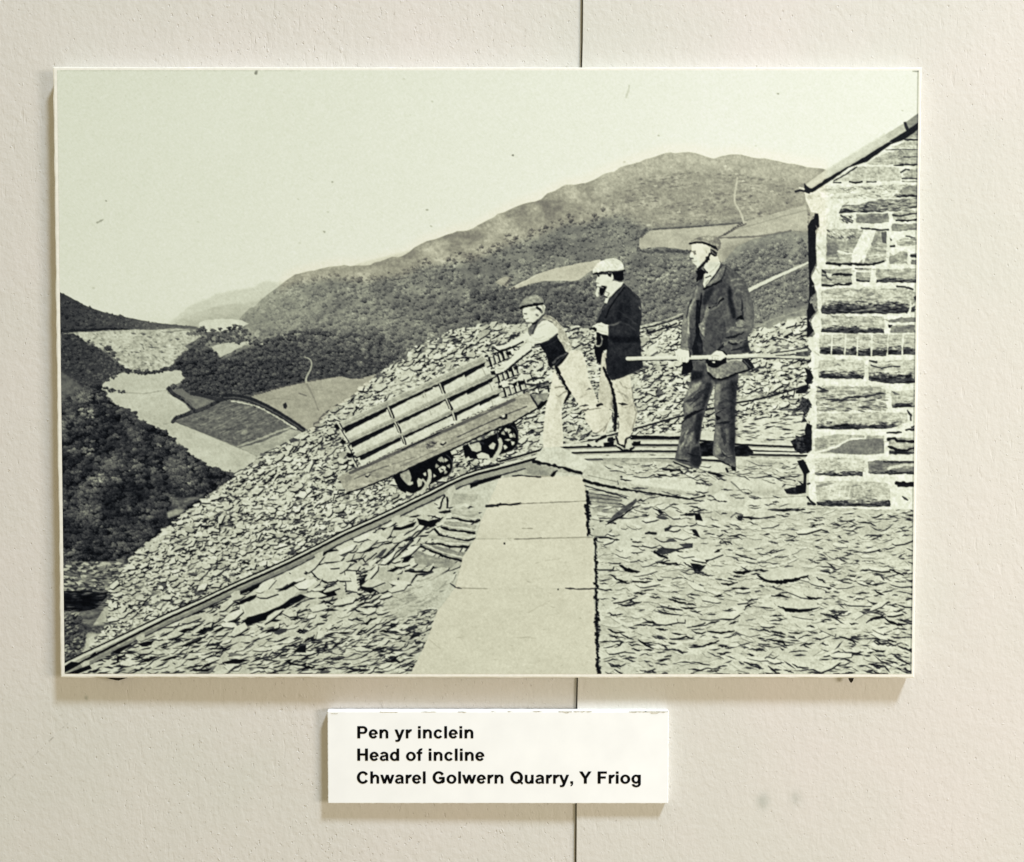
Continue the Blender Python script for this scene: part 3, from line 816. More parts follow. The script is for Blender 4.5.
# ================================================================= SLATE TIP
scree = [(122, 566), (130, 560), (140, 549), (152, 540), (166, 529), (178, 519), (192, 508), (206, 497), (224, 484), (237, 474.5), (248, 466), (258, 457), (270, 450), (284, 444), (296, 437), (305, 431), (313, 428),
         (322, 419), (330, 409), (342, 402), (355, 394), (370, 380), (385, 371), (403, 360), (412, 350), (422, 344), (443, 334), (460, 329), (480, 325.5), (500, 325.5), (527, 324.5), (545, 326.5), (565, 326),
         (590, 329), (615, 328.5), (641, 326.5), (660, 324), (680, 320), (720, 326), (754, 329), (770, 329), (784, 322), (806, 317), (808, 445), (640, 452), (545, 452), (500, 462), (470, 474), (440, 486),
         (400, 505), (350, 529), (300, 552), (240, 580), (180, 606), (100, 646), (70, 662), (86, 652), (100, 636), (110, 612), (108, 600), (112, 588)]
fill(rough(scree, 1.2, 4, 6), 0.42, SCREE)
def sang(x, y):
    return np.interp(x, [60, 250, 420, 560, 620, 820], [-14, -20, -24, -12, -16, -14])
chips(scree, 15000, (4.0, 9.5), (0.30, 0.62), sang, (.68, .88), (.75, 1.3), (.03, .20), pdark=0.11)
dashes(scree, 3000, (3, 7.5), (0.9, 2.3), sang, (.05, .22), 97, 16)
q_, r_, _ = scatter(scree, 420, 98)
C_ = P(q_)
for i in range(len(q_)):
    t_ = np.sort(r_.uniform(0, 2 * math.pi, 6)); L_ = r_.uniform(3, 6.5) * S
    c_ = np.stack([np.cos(t_) * L_, np.sin(t_) * L_ * .55], -1)
    a_ = math.radians(sang(*q_[i]) + r_.normal(0, 20)); R_ = np.array([[math.cos(a_), math.sin(a_)], [-math.sin(a_), math.cos(a_)]])
    convex(c_ @ R_ + C_[i] + (1.2, 1.8), .10); convex(c_ @ R_ + C_[i], r_.uniform(.72, .86))
du = np.clip(fbm(30, 14, 154) * 5 - .35, 0, 1) * .62
cc = cover(P(scree)); y0, x0, al = cc
lay(y0, x0, (al * du[y0:y0 + al.shape[0], x0:x0 + al.shape[1]]).astype(np.float32), .775 + fbm(6, 3, 155) * .12)
def plates(poly, n, ln, asp, ang, seed, tone=(.64, .86)):
    q, r, _ = scatter(poly, n, seed)
    C = P(q)
    for i in range(len(q)):
        L_ = r.uniform(*ln) * S / 2; W_ = L_ * r.uniform(*asp); sk = r.uniform(-.5, .5) * L_
        c = np.array([(-L_, -W_ * r.uniform(-.2, .8)), (-L_ * r.uniform(.1, .7), -W_ * r.uniform(.8, 1.2)), (L_ * r.uniform(.3, 1) + sk * .3, -W_ * r.uniform(.5, 1)), (L_, W_ * r.uniform(0, .8)), (L_ * r.uniform(-.3, .6), W_ * r.uniform(.8, 1.2)), (-L_ * r.uniform(.5, .95), W_ * r.uniform(.4, .9))])
        a_ = math.radians(ang(*q[i]) + r.normal(0, 14))
        c = c @ np.array([[math.cos(a_), math.sin(a_)], [-math.sin(a_), math.cos(a_)]]) + C[i]
        convex(c + np.array([.9, 1.5]) * S * r.uniform(.5, 1.1), r.uniform(.03, .14)); convex(c + np.array([.2, .5]) * S, r.uniform(.36, .55)); convex(c, r.uniform(*tone))
plates(scree, 330, (5, 10), (.28, .6), sang, 156)
plates(scree, 26, (9, 15), (.22, .45), sang, 157)
wob = fbm(50, 34, 99)
fill(scree, np.clip(G * (1 + wob * .22), 0, 1), None, .9)
line([(560, 447), (590, 440), (616, 433), (640, 427), (660, 421.5), (683, 415), (706, 409.5), (735, 402.7), (752, 400), (770, 396), (784, 392), (807, 385)], 1.9, .16, CABLE, 1)
line([(560, 445.6), (590, 438.6), (616, 431.6), (655, 421)], 1.5, .80, CABLE, .95)
line([(641, 326), (655, 323), (668, 319), (682, 313.5)], 1.4, .74, None, .8)
line([(641, 328.5), (655, 325.5), (668, 321.5), (682, 316.5)], 1.4, .15, None, .9)
line([(648, 333), (662, 329), (676, 323)], 1.6, .12, None, .9)
line([(746.6, 291.4), (764, 282.5), (783, 273.5), (807, 262.8)], 4.6, .80, FENCE, 1, w2=2.0)
line([(746.6, 293.6), (764, 284.8), (783, 275.5)], 1.0, .28, None, .8)
line([(781, 278), (784, 284), (783, 292)], 1.2, .60, None, .7); line([(783, 276), (786, 287)], 1.0, .62, None, .7)

# ================================================================= LEVEL TRACKS behind the men
fill([(555, 446), (600, 439), (640, 434), (700, 431), (735, 430), (770, 425), (808, 418), (808, 466), (640, 466), (560, 462), (500, 470), (430, 492), (500, 462)], 0.76 + fbm(18, 4, 101) * .12, YARD)
fill([(736, 424), (760, 418), (785, 416), (806, 414), (806, 436), (740, 438)], .80 + fbm(12, 6, 102) * .1, YARD)
dashes([(737, 420), (806, 412), (806, 440), (737, 440)], 60, (5, 12), (.7, 1.8), lambda x, y: -6, (.1, .4), 103)
dashes([(590, 440), (806, 440), (806, 464), (560, 464)], 110, (4, 12), (.5, 1.4), lambda x, y: 1, (.2, .55), 104, 4)
for i_, (ya_, yb_, xr) in enumerate(((435.8, 445.2, 806), (442.4, 450.6, 806), (448.6, 453.6, 806), (456.4, 460.2, 800))):
    xs_ = np.array([[588, 560, 572, 540][i_], 640, 680, 740, xr])
    ys_ = np.interp(xs_, [560, 640, 680, 740, 806], [ya_ + [3, 3, 2.4, 1.5][i_], ya_ + .4, ya_ + .6, ya_ + (yb_ - ya_) * .72, yb_])
    pl = list(zip(xs_, ys_))
    line(pl, 2.6, .80, RB[i_])
    line([(x_, y_ + 1.9) for x_, y_ in pl], 2.0, .08, RB[i_])
    line([(x_, y_ + 3.4) for x_, y_ in pl], 1.2, .56, None, .7)
fill([(630, 434.5), (655, 435.5), (682, 436), (682, 438), (640, 437.5), (632, 438)], .08)
fill([(633, 441), (640, 441), (640, 445), (631, 446)], .07)
fill([(698, 443), (706, 441), (714, 443), (713.5, 456), (699, 456)], .10 + fbm(6, 3, 105) * .4, YARD)
fill([(734, 446), (746, 444.6), (749, 448), (753, 453), (748, 456), (734, 456)], .10 + fbm(6, 3, 106) * .3, YARD)
fill([(790, 441), (800, 436), (808, 432), (808, 452), (794, 450)], .12 + fbm(5, 3, 107) * .5, YARD)
fill([(602, 458), (640, 457.6), (678, 458.8), (678, 463), (604, 463)], .62 + fbm(8, 4, 108) * .1, YARD)
for x_ in (603, 622, 640): line([(x_, 458), (x_ + .4, 463)], .8, .45, None, .6)

# ================================================================= FOREGROUND, LEFT OF THE WALKWAY
rub = [(60, 672), (112, 645), (168, 618), (235, 588), (300, 560), (345, 538), (395, 515), (430, 497), (460, 483), (490, 474), (505, 472), (497, 492), (488, 505), (480, 522), (474, 538), (462, 556), (455, 585), (436, 612),
       (424, 646), (411, 674), (60, 675)]
fill(rub, .735 + fbm(50, 16, 111) * .08, RUB)
rang = lambda x, y: np.interp(y, [480, 560, 620, 674], [-22, -24, -18, -12])
chips([(330, 545), (440, 500), (485, 505), (470, 540), (450, 580), (420, 600), (330, 600), (250, 620), (120, 672), (62, 674), (230, 595)], 420, (8, 24), (.18, .40), rang, (.67, .82), (.5, 1.7), (.06, .30), pdark=.05,
      dens=lambda x, y: .8)
chips([(240, 600), (330, 598), (430, 596), (428, 640), (411, 672), (110, 672), (160, 640)], 460, (7, 21), (.16, .36), rang, (.71, .83), (.4, 1.3), (.10, .42), pdark=.03, dens=lambda x, y: .9)
dashes([(62, 672), (200, 606), (330, 560), (430, 600), (420, 650), (408, 672)], 230, (5, 17), (1.0, 3.0), rang, (.04, .22), 112, 9)
dashes([(300, 640), (420, 615), (412, 670), (220, 672)], 190, (4, 13), (.7, 2.0), lambda x, y: -10, (.05, .3), 113, 12)
V = Z(240, 440, 3.992)
def V_(pts, tone, ident=None, **k): fill(V(pts), tone, ident, **k)
cracks([(62, 672), (200, 606), (330, 560), (430, 600), (420, 650), (408, 672)], 150, (5, 18), (.9, 2.4), rang, (.03, .22), 153)
# long flat slates below the rail
V_([(0, 630), (120, 560), (240, 520), (300, 560), (280, 600), (180, 650), (90, 690), (0, 720)], .755)
V_([(0, 596), (60, 575), (100, 560), (60, 592), (0, 616)], .08); V_([(0, 640), (40, 620), (70, 615), (60, 632), (0, 652)], .10)
V_([(0, 735), (30, 705), (100, 685), (170, 655), (255, 615), (240, 640), (150, 690), (110, 705), (60, 720), (20, 740)], .07)
V_([(150, 600), (200, 570), (245, 548), (230, 562), (180, 592)], .12)
V_([(255, 660), (290, 620), (330, 590), (370, 578), (385, 618), (330, 632), (290, 645)], .06)
V_([(225, 605), (300, 595), (320, 600), (260, 640), (200, 655)], .55, a=.6)
V_([(255, 470), (330, 465), (370, 440), (330, 470), (300, 490)], .74)
V_([(310, 470), (330, 440), (355, 433), (405, 437), (350, 447), (330, 465)], .08)
V_([(285, 520), (330, 495), (410, 500), (420, 545), (370, 570), (310, 555)], .77)
line(V([(285, 525), (310, 552), (350, 568), (385, 562), (412, 548)]), 1.4, .12)
V_([(415, 520), (462, 525), (470, 605), (425, 598)], .80); line(V([(415, 518), (470, 520), (480, 523)]), 1.3, .2)
line(V([(418, 525), (424, 598), (468, 606)]), 1.0, .3)
V_([(475, 555), (500, 545), (500, 575), (545, 598), (520, 610), (480, 590)], .10)
V_([(375, 575), (410, 558), (420, 600), (430, 640), (390, 640), (385, 610)], .70)
line(V([(330, 640), (370, 652), (400, 640), (425, 622)]), 1.6, .1)
V_([(510, 520), (590, 500), (640, 545), (600, 590), (560, 610), (505, 570)], .70); V_([(590, 545), (700, 520), (690, 560), (620, 590)], .72)
line(V([(600, 595), (625, 570), (632, 552)]), 1.2, .2)
# heaped edge of slates by the rail end
V_([(560, 350), (640, 345), (705, 325), (690, 345), (640, 358), (570, 360)], .06)
V_([(585, 325), (640, 300), (705, 310), (640, 335), (590, 345)], .76)
V_([(545, 400), (600, 380), (612, 385), (560, 405)], .10); V_([(470, 448), (520, 428), (548, 424), (520, 442), (478, 450)], .10)
line(V([(580, 412), (640, 400), (680, 396), (700, 385), (740, 345)]), 1.7, .10)
line(V([(545, 490), (590, 450), (640, 405)]), 1.4, .14); line(V([(590, 495), (640, 450), (690, 400)]), 1.5, .12); line(V([(580, 480), (660, 420), (745, 345)]), 1.2, .2)
V_([(585, 522), (640, 495), (660, 460), (690, 445), (680, 475), (650, 505), (610, 525)], .08)
line(V([(440, 480), (490, 470), (500, 485), (545, 450)]), 1.2, .16); line(V([(415, 490), (455, 480), (462, 485)]), 1.6, .14)
V_([(705, 310), (750, 320), (800, 312), (770, 345), (745, 345), (715, 335)], .06)
line(V([(720, 285), (760, 300), (798, 312)]), 1.6, .1)
V_([(700, 290), (720, 265), (790, 270), (800, 300), (755, 300)], .74)
V_([(795, 275), (820, 215), (830, 225), (825, 275)], .72); line(V([(797, 272), (808, 235), (822, 212), (828, 240), (826, 268)]), 1.5, .10)
V_([(790, 285), (850, 275), (840, 288), (800, 290)], .12); V_([(850, 240), (880, 243), (870, 252), (855, 250)], .12)
fill(Z(400, 430, 3.992)([(210, 250), (310, 255), (300, 285), (250, 290), (200, 300)]), .66)
stack = Z(400, 430, 3.992)
for (pl, t_, ed) in (([(215, 350), (300, 358), (316, 352), (316, 330), (250, 300), (200, 320)], .70, [(208, 348), (250, 358), (300, 366), (316, 360)]),
                     ([(165, 385), (200, 400), (290, 408), (305, 380), (240, 366), (175, 362)], .64, [(165, 387), (200, 398), (250, 402), (295, 410)]),
                     ([(140, 395), (170, 412), (240, 428), (290, 440), (296, 415), (200, 402), (150, 390)], .70, [(140, 398), (160, 418), (215, 432), (265, 440), (300, 432)]),
                     ([(110, 430), (190, 452), (270, 465), (285, 445), (180, 425), (120, 415)], .66, [(85, 455), (160, 452), (190, 462), (272, 466)]),
                     ([(80, 465), (150, 490), (255, 520), (268, 490), (160, 465), (95, 450)], .58, [(80, 462), (120, 478), (170, 500), (252, 522)]),
                     ([(50, 490), (60, 530), (130, 545), (205, 550), (225, 520), (120, 500), (70, 478)], .60, [(20, 560), (70, 565), (120, 565), (132, 545)])):
    fill(stack(pl), t_ - 0.02 + fbm(9, 3, 117) * .22, RUB); line([(x_, y_ - 3.4) for x_, y_ in stack(ed)], 1.3, .82, None, .7); line(stack(ed), 1.9, .08)
line(stack([(240, 462), (272, 464)]), 2, .1)
line(stack([(45, 605), (68, 575), (110, 572), (130, 565)]), 1.8, .12)
# smoother pale slope between rubble and slabs
fill(stack([(60, 600), (150, 560), (210, 570), (220, 612), (200, 660), (130, 700), (0, 760), (-80, 700), (-20, 640)]), .725 + fbm(30, 12, 114) * .08, RUB, .85, soft=2)
dashes(stack([(0, 640), (120, 610), (180, 640), (100, 720), (0, 720)]), 26, (4, 11), (.4, .9), lambda x, y: -16, (.45, .62), 115)
chips(stack([(60, 740), (140, 725), (128, 780), (100, 862), (0, 860)]), 60, (4, 11), (.25, .4), lambda x, y: -22, (.6, .76), (.6, 1.2), (.08, .3))
# dark holes further down
U = Z(50, 460, 3.992)
for pl in ([(470, 715), (500, 690), (540, 668), (575, 668), (540, 688), (490, 715)], [(640, 690), (700, 655), (765, 628), (740, 648), (680, 680)], [(775, 655), (820, 625), (890, 602), (915, 606), (870, 632), (800, 655)],
           [(500, 745), (560, 725), (615, 705), (600, 720), (540, 740)], [(350, 730), (390, 722), (418, 716), (405, 735), (370, 742)], [(265, 810), (270, 780), (305, 770), (300, 782), (280, 790), (275, 805)],
           [(340, 822), (365, 800), (400, 785), (435, 780), (400, 800), (370, 805)], [(440, 796), (480, 785), (520, 775), (500, 790), (460, 798)], [(580, 690), (612, 672), (640, 665), (610, 690)],
           [(725, 580), (780, 555), (830, 540), (800, 560), (740, 580)], [(750, 525), (800, 505), (870, 485), (900, 470), (880, 490), (800, 520)], [(905, 525), (950, 500), (1000, 475), (985, 495), (930, 520)],
           [(660, 580), (690, 590), (706, 582), (690, 600)], [(170, 856), (200, 845), (245, 840), (200, 855)], [(920, 580), (960, 550), (1000, 535), (1022, 540), (1000, 560), (940, 580)],
           [(965, 765), (1000, 740), (1022, 738), (1022, 765)], [(655, 750), (700, 745), (760, 720), (720, 745), (680, 755)], [(690, 805), (740, 790), (800, 795), (760, 808), (700, 812)],
           [(940, 800), (1000, 815), (1022, 805), (1022, 820), (960, 815)], [(600, 800), (625, 785), (620, 795)], [(720, 700), (780, 690), (800, 680), (760, 700)]):
    fill(U(pl), .05 + .05 * rng.random())

plates([(330, 548), (392, 520), (408, 532), (415, 560), (420, 592), (330, 605), (200, 640), (110, 672), (230, 600)], 62, (12, 26), (.2, .42), rang, 158, (.72, .86))
# ---- incline track: two rails running down to the lower left
far_rail = [(62.5, 663), (85, 652), (112.6, 639.2), (140, 626), (167.7, 612.8), (200, 599), (235, 582.4), (262, 570.5), (290, 558), (318, 544), (345, 530), (372, 518), (395, 507.4), (415, 497.5), (432, 489.6), (448, 481.5),
            (462, 475), (478, 469.5), (496, 465.3), (516, 460), (540, 453.5)]
near_off = np.interp([p[0] for p in far_rail], [62, 125, 205, 300, 400, 470, 540], [8.4, 5.2, 3.6, 3.4, 3.4, 3.2, 3])
bed = [(x_, y_ + 1.0) for x_, y_ in far_rail] + [(x_, y_ + o_ + 7.5) for (x_, y_), o_ in list(zip(far_rail, near_off))[::-1]]
fill(bed, .60 + fbm(14, 4, 121) * .2, INCL)
line([(x_, y_ + 6.6) for x_, y_ in far_rail[9:]], 5.4, .60, RA2, .9)
line([(x_, y_ + o_ + 5.4) for (x_, y_), o_ in zip(far_rail[:10], near_off)], 3.0, .50, RA2, .75)
line(far_rail, 1.8, .08, RA1)
line([(x_, y_ + 2.2) for x_, y_ in far_rail], 2.8, .78, RA1, 1)
line([(x_, y_ + o_ + .6) for (x_, y_), o_ in zip(far_rail, near_off)], 2.3, .06, RA2)
line([(x_, y_ + o_ + 7.6) for (x_, y_), o_ in list(zip(far_rail, near_off))[2:]], 1.5, .13, None, .75)
for t_ in (1, 3, 6, 9, 12, 15):
    x_, y_ = far_rail[t_]
    fill([(x_ - 4, y_ + 11), (x_, y_ + 8), (x_ + 5, y_ + 7), (x_ + 5, y_ + 12), (x_ - 2, y_ + 15)], .72, INCL)
for pl in ([(62, 667), (72, 661), (80, 662), (72, 668), (63, 672)], [(90, 655.5), (96, 651), (97, 654)], [(64, 674), (90, 664), (92, 668), (76, 674)], [(112, 651), (128, 644), (132, 645), (118, 653)]):
    fill(pl, .08)
line([(500, 461), (520, 455.5), (540, 449.6), (556, 445.5)], 2.0, .09, RB[1])
line([(470, 468.5), (500, 463.5), (525, 457), (545, 451.5)], 1.5, .15, RB[2])
line([(500, 464.4), (520, 459), (540, 453)], 2.2, .80, None, .9)
fill([(470, 483), (490, 477), (502, 474.5), (500, 477.5), (482, 483), (470, 488)], .07)
fill([(447, 489), (454, 484), (456, 491), (450, 494)], .72)

# ================================================================= FOREGROUND, RIGHT OF THE WALKWAY
grd = [(584, 462), (640, 466), (700, 468), (770, 466), (808, 466), (812, 506), (914, 508), (913, 675), (596, 675), (594, 590), (590, 540), (586, 490)]
fill(grd, .72 + fbm(40, 20, 131) * .08, GRD)
gang = lambda x, y: np.interp(y, [470, 560, 674], [2, 3, 4]) + 5 * math.sin(x * .05 + y * .03)
low = [(596, 545), (650, 530), (730, 520), (812, 506), (914, 508), (913, 675), (596, 675)]
ngrow = lambda x, y: float(np.interp(y, [506, 590, 674], [.62, 1.0, 1.5]))
chips(low, 1700, (6, 24), (.16, .30), gang, (.715, .815), (.05, .55), (.22, .66), pdark=.008, dens=lambda x, y: min(1, 1.05 / ngrow(x, y)), grow=ngrow)
cgrow = lambda x, y: ngrow(x, y) ** .45
cracks(low, 430, (5, 16), (.8, 1.8), gang, (.03, .30), 132, cgrow)
cracks(low, 26, (12, 26), (1.2, 2.3), gang, (.03, .15), 152, cgrow)
dashes([(800, 510), (914, 508), (913, 675), (840, 675)], 150, (4, 12), (.8, 2.0), gang, (.05, .22), 133, 16)
dashes([(640, 640), (914, 630), (913, 674), (640, 674)], 60, (5, 15), (.9, 2.4), gang, (.05, .2), 134, 16)
T = Z(570, 430, 3.992)
def T_(pts, tone, ident=None, **k): fill(T(pts), tone, ident, **k)
T_([(100, 330), (300, 300), (520, 290), (640, 330), (600, 400), (560, 450), (380, 450), (330, 480), (190, 500), (110, 440)], .755 + fbm(24, 10, 135) * .06, GRD, soft=1)
T_([(60, 240), (230, 280), (280, 300), (240, 330), (100, 330), (75, 290)], .60 + fbm(10, 6, 136) * .4, GRD)
for k_ in range(5): line(T([(75, 235 + 16 * k_), (150, 245 + 15 * k_), (235, 265 + 10 * k_)]), 1.1, .16 + .06 * k_, None, .8, taper=True)
T_([(660, 110), (900, 125), (935, 250), (860, 262), (640, 200), (640, 130)], .74 + fbm(20, 6, 137) * .1, GRD)
T_([(120, 120), (420, 130), (640, 165), (700, 190), (560, 215), (260, 185), (120, 160)], .72 + fbm(16, 4, 138) * .12, GRD)
dashes(T([(180, 120), (420, 140), (640, 165), (900, 130), (930, 200), (700, 190), (300, 190)]), 60, (5, 16), (.8, 1.8), lambda x, y: 3, (.1, .4), 139, 6)
fill([(632, 473), (650, 472.6), (678, 475), (680, 476), (650, 475.6)], .08); line(T([(370, 155), (430, 160), (445, 170)]), 1.7, .1)
T_([(190, 190), (250, 178), (400, 185), (510, 195), (560, 215), (520, 268), (480, 272), (400, 258), (320, 250), (225, 235)], .79 + fbm(20, 6, 141) * .05, BIGS[0])
line(T([(222, 236), (300, 248), (400, 262), (480, 274), (535, 262)]), 1.8, .10)
T_([(240, 215), (330, 225), (440, 240), (520, 245), (480, 262), (380, 252), (250, 232)], .66, a=.5)
line(T([(190, 215), (185, 190), (205, 184)]), 1.5, .14)
T_([(640, 195), (690, 182), (820, 190), (850, 215), (820, 255), (740, 266), (690, 250)], .775 + fbm(16, 6, 142) * .07, BIGS[1])
line(T([(640, 205), (690, 250), (745, 268)]), 1.2, .42, None, .8)
T_([(715, 268), (800, 262), (945, 258), (947, 305), (800, 318), (740, 330), (690, 300)], .80 + fbm(20, 6, 143) * .04, BIGS[2])
line(T([(785, 316), (860, 318), (935, 316)]), 2.6, .08, taper=True)
line(T([(730, 272), (800, 268), (940, 262)]), 1.0, .55, None, .7)
T_([(510, 290), (600, 240), (650, 258), (700, 310), (720, 345), (640, 345), (560, 368), (520, 330)], .775 + fbm(14, 8, 144) * .05, BIGS[3])
line(T([(640, 258), (660, 270), (690, 270)]), 1.1, .35)
T_([(495, 335), (515, 332), (528, 362), (500, 358)], .05); line(T([(440, 340), (465, 336), (500, 333)]), 2.4, .12, taper=True)
line(T([(680, 345), (720, 350), (770, 349), (815, 345)]), 2.4, .07, taper=True); T_([(665, 340), (690, 335), (682, 362), (668, 358)], .10)
line(T([(560, 378), (600, 385), (635, 384)]), 2.2, .1, taper=True); line(T([(640, 345), (660, 330), (680, 335)]), 1.4, .2)
T_([(850, 235), (900, 225), (935, 250), (900, 256), (860, 252)], .14 + fbm(6, 4, 145) * .4); T_([(895, 190), (930, 215), (935, 250), (905, 240), (925, 220)], .10)
line(T([(790, 178), (830, 190), (850, 192)]), 2, .12); line(T([(845, 225), (870, 205), (895, 200)]), 1.3, .2)
T_([(150, 368), (170, 340), (220, 300), (262, 272), (265, 285), (235, 318), (190, 345), (165, 372)], .34 + fbm(8, 4, 146) * .2, BIGS[4]); line(T([(150, 370), (200, 345), (250, 310)]), 1.5, .08)
line(T([(100, 428), (140, 430), (195, 438)]), 2.6, .09, taper=True); line(T([(90, 350), (180, 352), (270, 346)]), 1.2, .3)
T_([(110, 385), (210, 395), (215, 425), (120, 425)], .76); line(T([(120, 362), (160, 366), (180, 372)]), 1.6, .16)
line(T([(330, 310), (360, 325), (392, 334)]), 2.6, .12, taper=True); line(T([(180, 350), (240, 345), (330, 340), (420, 338)]), 1.2, .3, None, .8)
T_([(375, 392), (400, 380), (410, 386), (392, 402), (378, 404)], .2); line(T([(300, 412), (320, 408), (340, 412)]), 2.4, .16); T_([(465, 390), (500, 395), (520, 428), (490, 420), (485, 400)], .12)
line(T([(270, 460), (310, 455), (325, 462)]), 1.6, .2); T_([(258, 488), (275, 482), (268, 494)], .12)
T_([(335, 485), (370, 462), (420, 455), (488, 450), (486, 468), (430, 475), (400, 490), (372, 496)], .26 + fbm(7, 3, 147) * .25, BIGS[5]); line(T([(335, 487), (360, 500), (385, 508)]), 2.2, .09)
T_([(385, 500), (420, 488), (580, 478), (545, 518), (500, 528), (400, 522)], .76); line(T([(545, 520), (565, 500), (590, 480)]), 2.0, .08)
line(T([(330, 522), (370, 528), (400, 535)]), 2.2, .12); T_([(478, 530), (500, 532), (540, 538), (520, 562), (495, 566)], .14 + fbm(4, 4, 148) * .3)
line(T([(530, 450), (580, 455), (640, 440)]), 1.6, .26, taper=True)
chips(T([(90, 300), (300, 280), (520, 300), (640, 340), (600, 420), (560, 500), (380, 520), (330, 540), (190, 520), (100, 450)]), 120, (6, 20), (.2, .4), lambda x, y: 3, (.70, .82), (.4, 1.3), (.10, .40), pdark=.06)
chips(T([(120, 150), (260, 120), (420, 130), (640, 150), (760, 120), (900, 120), (940, 240), (700, 180), (560, 190), (260, 180)]), 110, (6, 20), (.14, .3), lambda x, y: 3, (.70, .82), (.3, 1.0), (.14, .45), pdark=.05)
T_([(385, 500), (420, 488), (580, 478), (545, 518), (500, 528), (400, 522)], .78); line(T([(545, 520), (565, 500), (590, 480)]), 2.0, .08)
T_([(335, 485), (370, 462), (420, 455), (488, 450), (486, 468), (430, 475), (400, 490), (372, 496)], .24 + fbm(7, 3, 147) * .25, BIGS[5]); line(T([(335, 487), (360, 500), (385, 508)]), 2.2, .09)
T_([(150, 368), (170, 340), (220, 300), (262, 272), (265, 285), (235, 318), (190, 345), (165, 372)], .34 + fbm(8, 4, 146) * .2, BIGS[4]); line(T([(150, 370), (200, 345), (250, 310)]), 1.5, .08)
T_([(495, 335), (515, 332), (528, 362), (500, 358)], .05); line(T([(440, 340), (465, 336), (500, 333)]), 2.4, .12, taper=True)
for pl_, t_ in (([(200, 205), (330, 228), (500, 248), (520, 262), (400, 256), (230, 234)], .62), ([(700, 240), (820, 236), (850, 222), (826, 254), (742, 265)], .62), ([(740, 318), (800, 300), (940, 290), (945, 305), (800, 318)], .66),
                ([(520, 330), (600, 318), (720, 338), (640, 346), (560, 366)], .64), ([(610, 250), (650, 258), (700, 312), (660, 300)], .68), ([(60, 110), (200, 118), (330, 132), (200, 140), (70, 130)], .62), ([(660, 120), (760, 118), (900, 126), (800, 140)], .64)):
    T_(pl_, t_, a=.55, soft=1)
cracks(T([(180, 180), (500, 170), (900, 180), (940, 330), (560, 360), (200, 330)]), 60, (5, 16), (.8, 1.8), lambda x, y: 3, (.08, .40), 160)
for (pl, arc) in (([(760, 582), (790, 555), (850, 545), (920, 552), (950, 572), (900, 598), (840, 604), (790, 600)], [(745, 578), (785, 600), (840, 605), (890, 597), (948, 579)]),
                  ([(880, 645), (900, 630), (960, 625), (1015, 640), (1018, 660), (960, 668)], [(885, 648), (920, 662), (960, 670), (1000, 668)]),
                  ([(830, 695), (850, 678), (920, 670), (980, 678), (985, 705), (920, 716), (870, 716)], [(828, 700), (860, 714), (910, 720), (955, 716), (985, 708)]),
                  ([(210, 545), (290, 535), (330, 550), (270, 566)], [(195, 535), (225, 556), (280, 568)]),
                  ([(590, 545), (640, 540), (660, 560), (600, 570)], [(650, 565), (690, 568), (720, 560)])):
    T_(pl, .745, GRD); line(T(arc), 3.2, .06, taper=True)
plates(low, 70, (9, 26), (.16, .30), gang, 159, (.71, .82))
for arc in ([(380, 708), (415, 712), (448, 716)], [(440, 705), (475, 710), (503, 706)], [(545, 800), (600, 806), (655, 800)], [(395, 830), (430, 832), (460, 822), (495, 834)], [(605, 655), (580, 660)],
            [(640, 628), (680, 630), (712, 632)], [(800, 660), (835, 658), (868, 665)], [(150, 790), (175, 806), (215, 806)], [(270, 835), (300, 855), (330, 870)], [(250, 600), (300, 606), (320, 602)], [(600, 610), (630, 616), (665, 606)]):
    line(T(arc), 2.0, .08, taper=True)

# ================================================================= THE SLAB WALKWAY
slabs = [[(499, 478), (518, 476), (540, 475), (575, 475.8), (583, 477.6), (585, 488), (585.4, 500.5), (560, 501.5), (530, 503), (487.5, 505.5), (493, 492)],
         [(487.5, 505.5), (530, 503), (560, 501.5), (585.4, 500.5), (586.2, 520), (586.8, 536.5), (560, 537.6), (520, 538.4), (475, 538.4), (480, 522)],
         [(475, 538.4), (520, 538.4), (560, 537.6), (587, 536.5), (592.6, 538), (593.4, 560), (594, 588), (560, 588), (500, 587.6), (455, 587), (462.6, 556)],
         [(455, 587), (500, 587.6), (560, 588), (594, 588), (593, 598), (594.2, 612), (595.2, 645), (596.4, 676), (409, 676), (412, 670), (424, 646), (437, 611)]]
for i_, pl in enumerate(slabs):
    fill(pl, .782 + fbm(70, 40, 151 + i_) * .05 + fbm(18, 8, 171 + i_) * .022 + fbm(5, 4, 161 + i_, 2) * .02 - 0.008 * i_, SLABS[i_], 1, warm=0.34)
for pl, w_, t_ in (([(486, 505.6), (497, 505), (500, 504)], 2.6, .12), ([(497, 504.6), (512, 504.2), (520, 503)], 1.8, .10), ([(520, 503.2), (550, 502), (585.4, 500.6)], 1.0, .50), ([(475, 538.4), (500, 538.6)], .8, .66),
                   ([(514, 538.6), (535, 538), (541, 537.2)], 1.1, .44), ([(541, 538), (570, 537), (592, 536.8)], 1.0, .55), ([(450, 583), (456, 587), (461, 587.6)], 1.3, .25), ([(461, 587.4), (487, 588.2)], 1.0, .56),
                   ([(565, 587.6), (580, 588.4), (594, 587.8)], 1.5, .22), ([(522, 528), (532, 528.2)], 1.2, .56)):
    line(pl, w_, t_, None, .9)
for (x_, y_) in ((504, 543), (557.6, 588.6)): fill([(x_ - .9, y_ - .8), (x_ + .9, y_ - .8), (x_ + .8, y_ + 1), (x_ - .8, y_ + 1)], .1)
for pl in ([(528, 612), (540, 605), (547, 603)], [(520, 637), (530, 636)], [(512, 636.5), (535, 637.5)], [(545, 560), (560, 558)], [(430, 640), (440, 648)]): line(pl, 1.0, .66, None, .6)
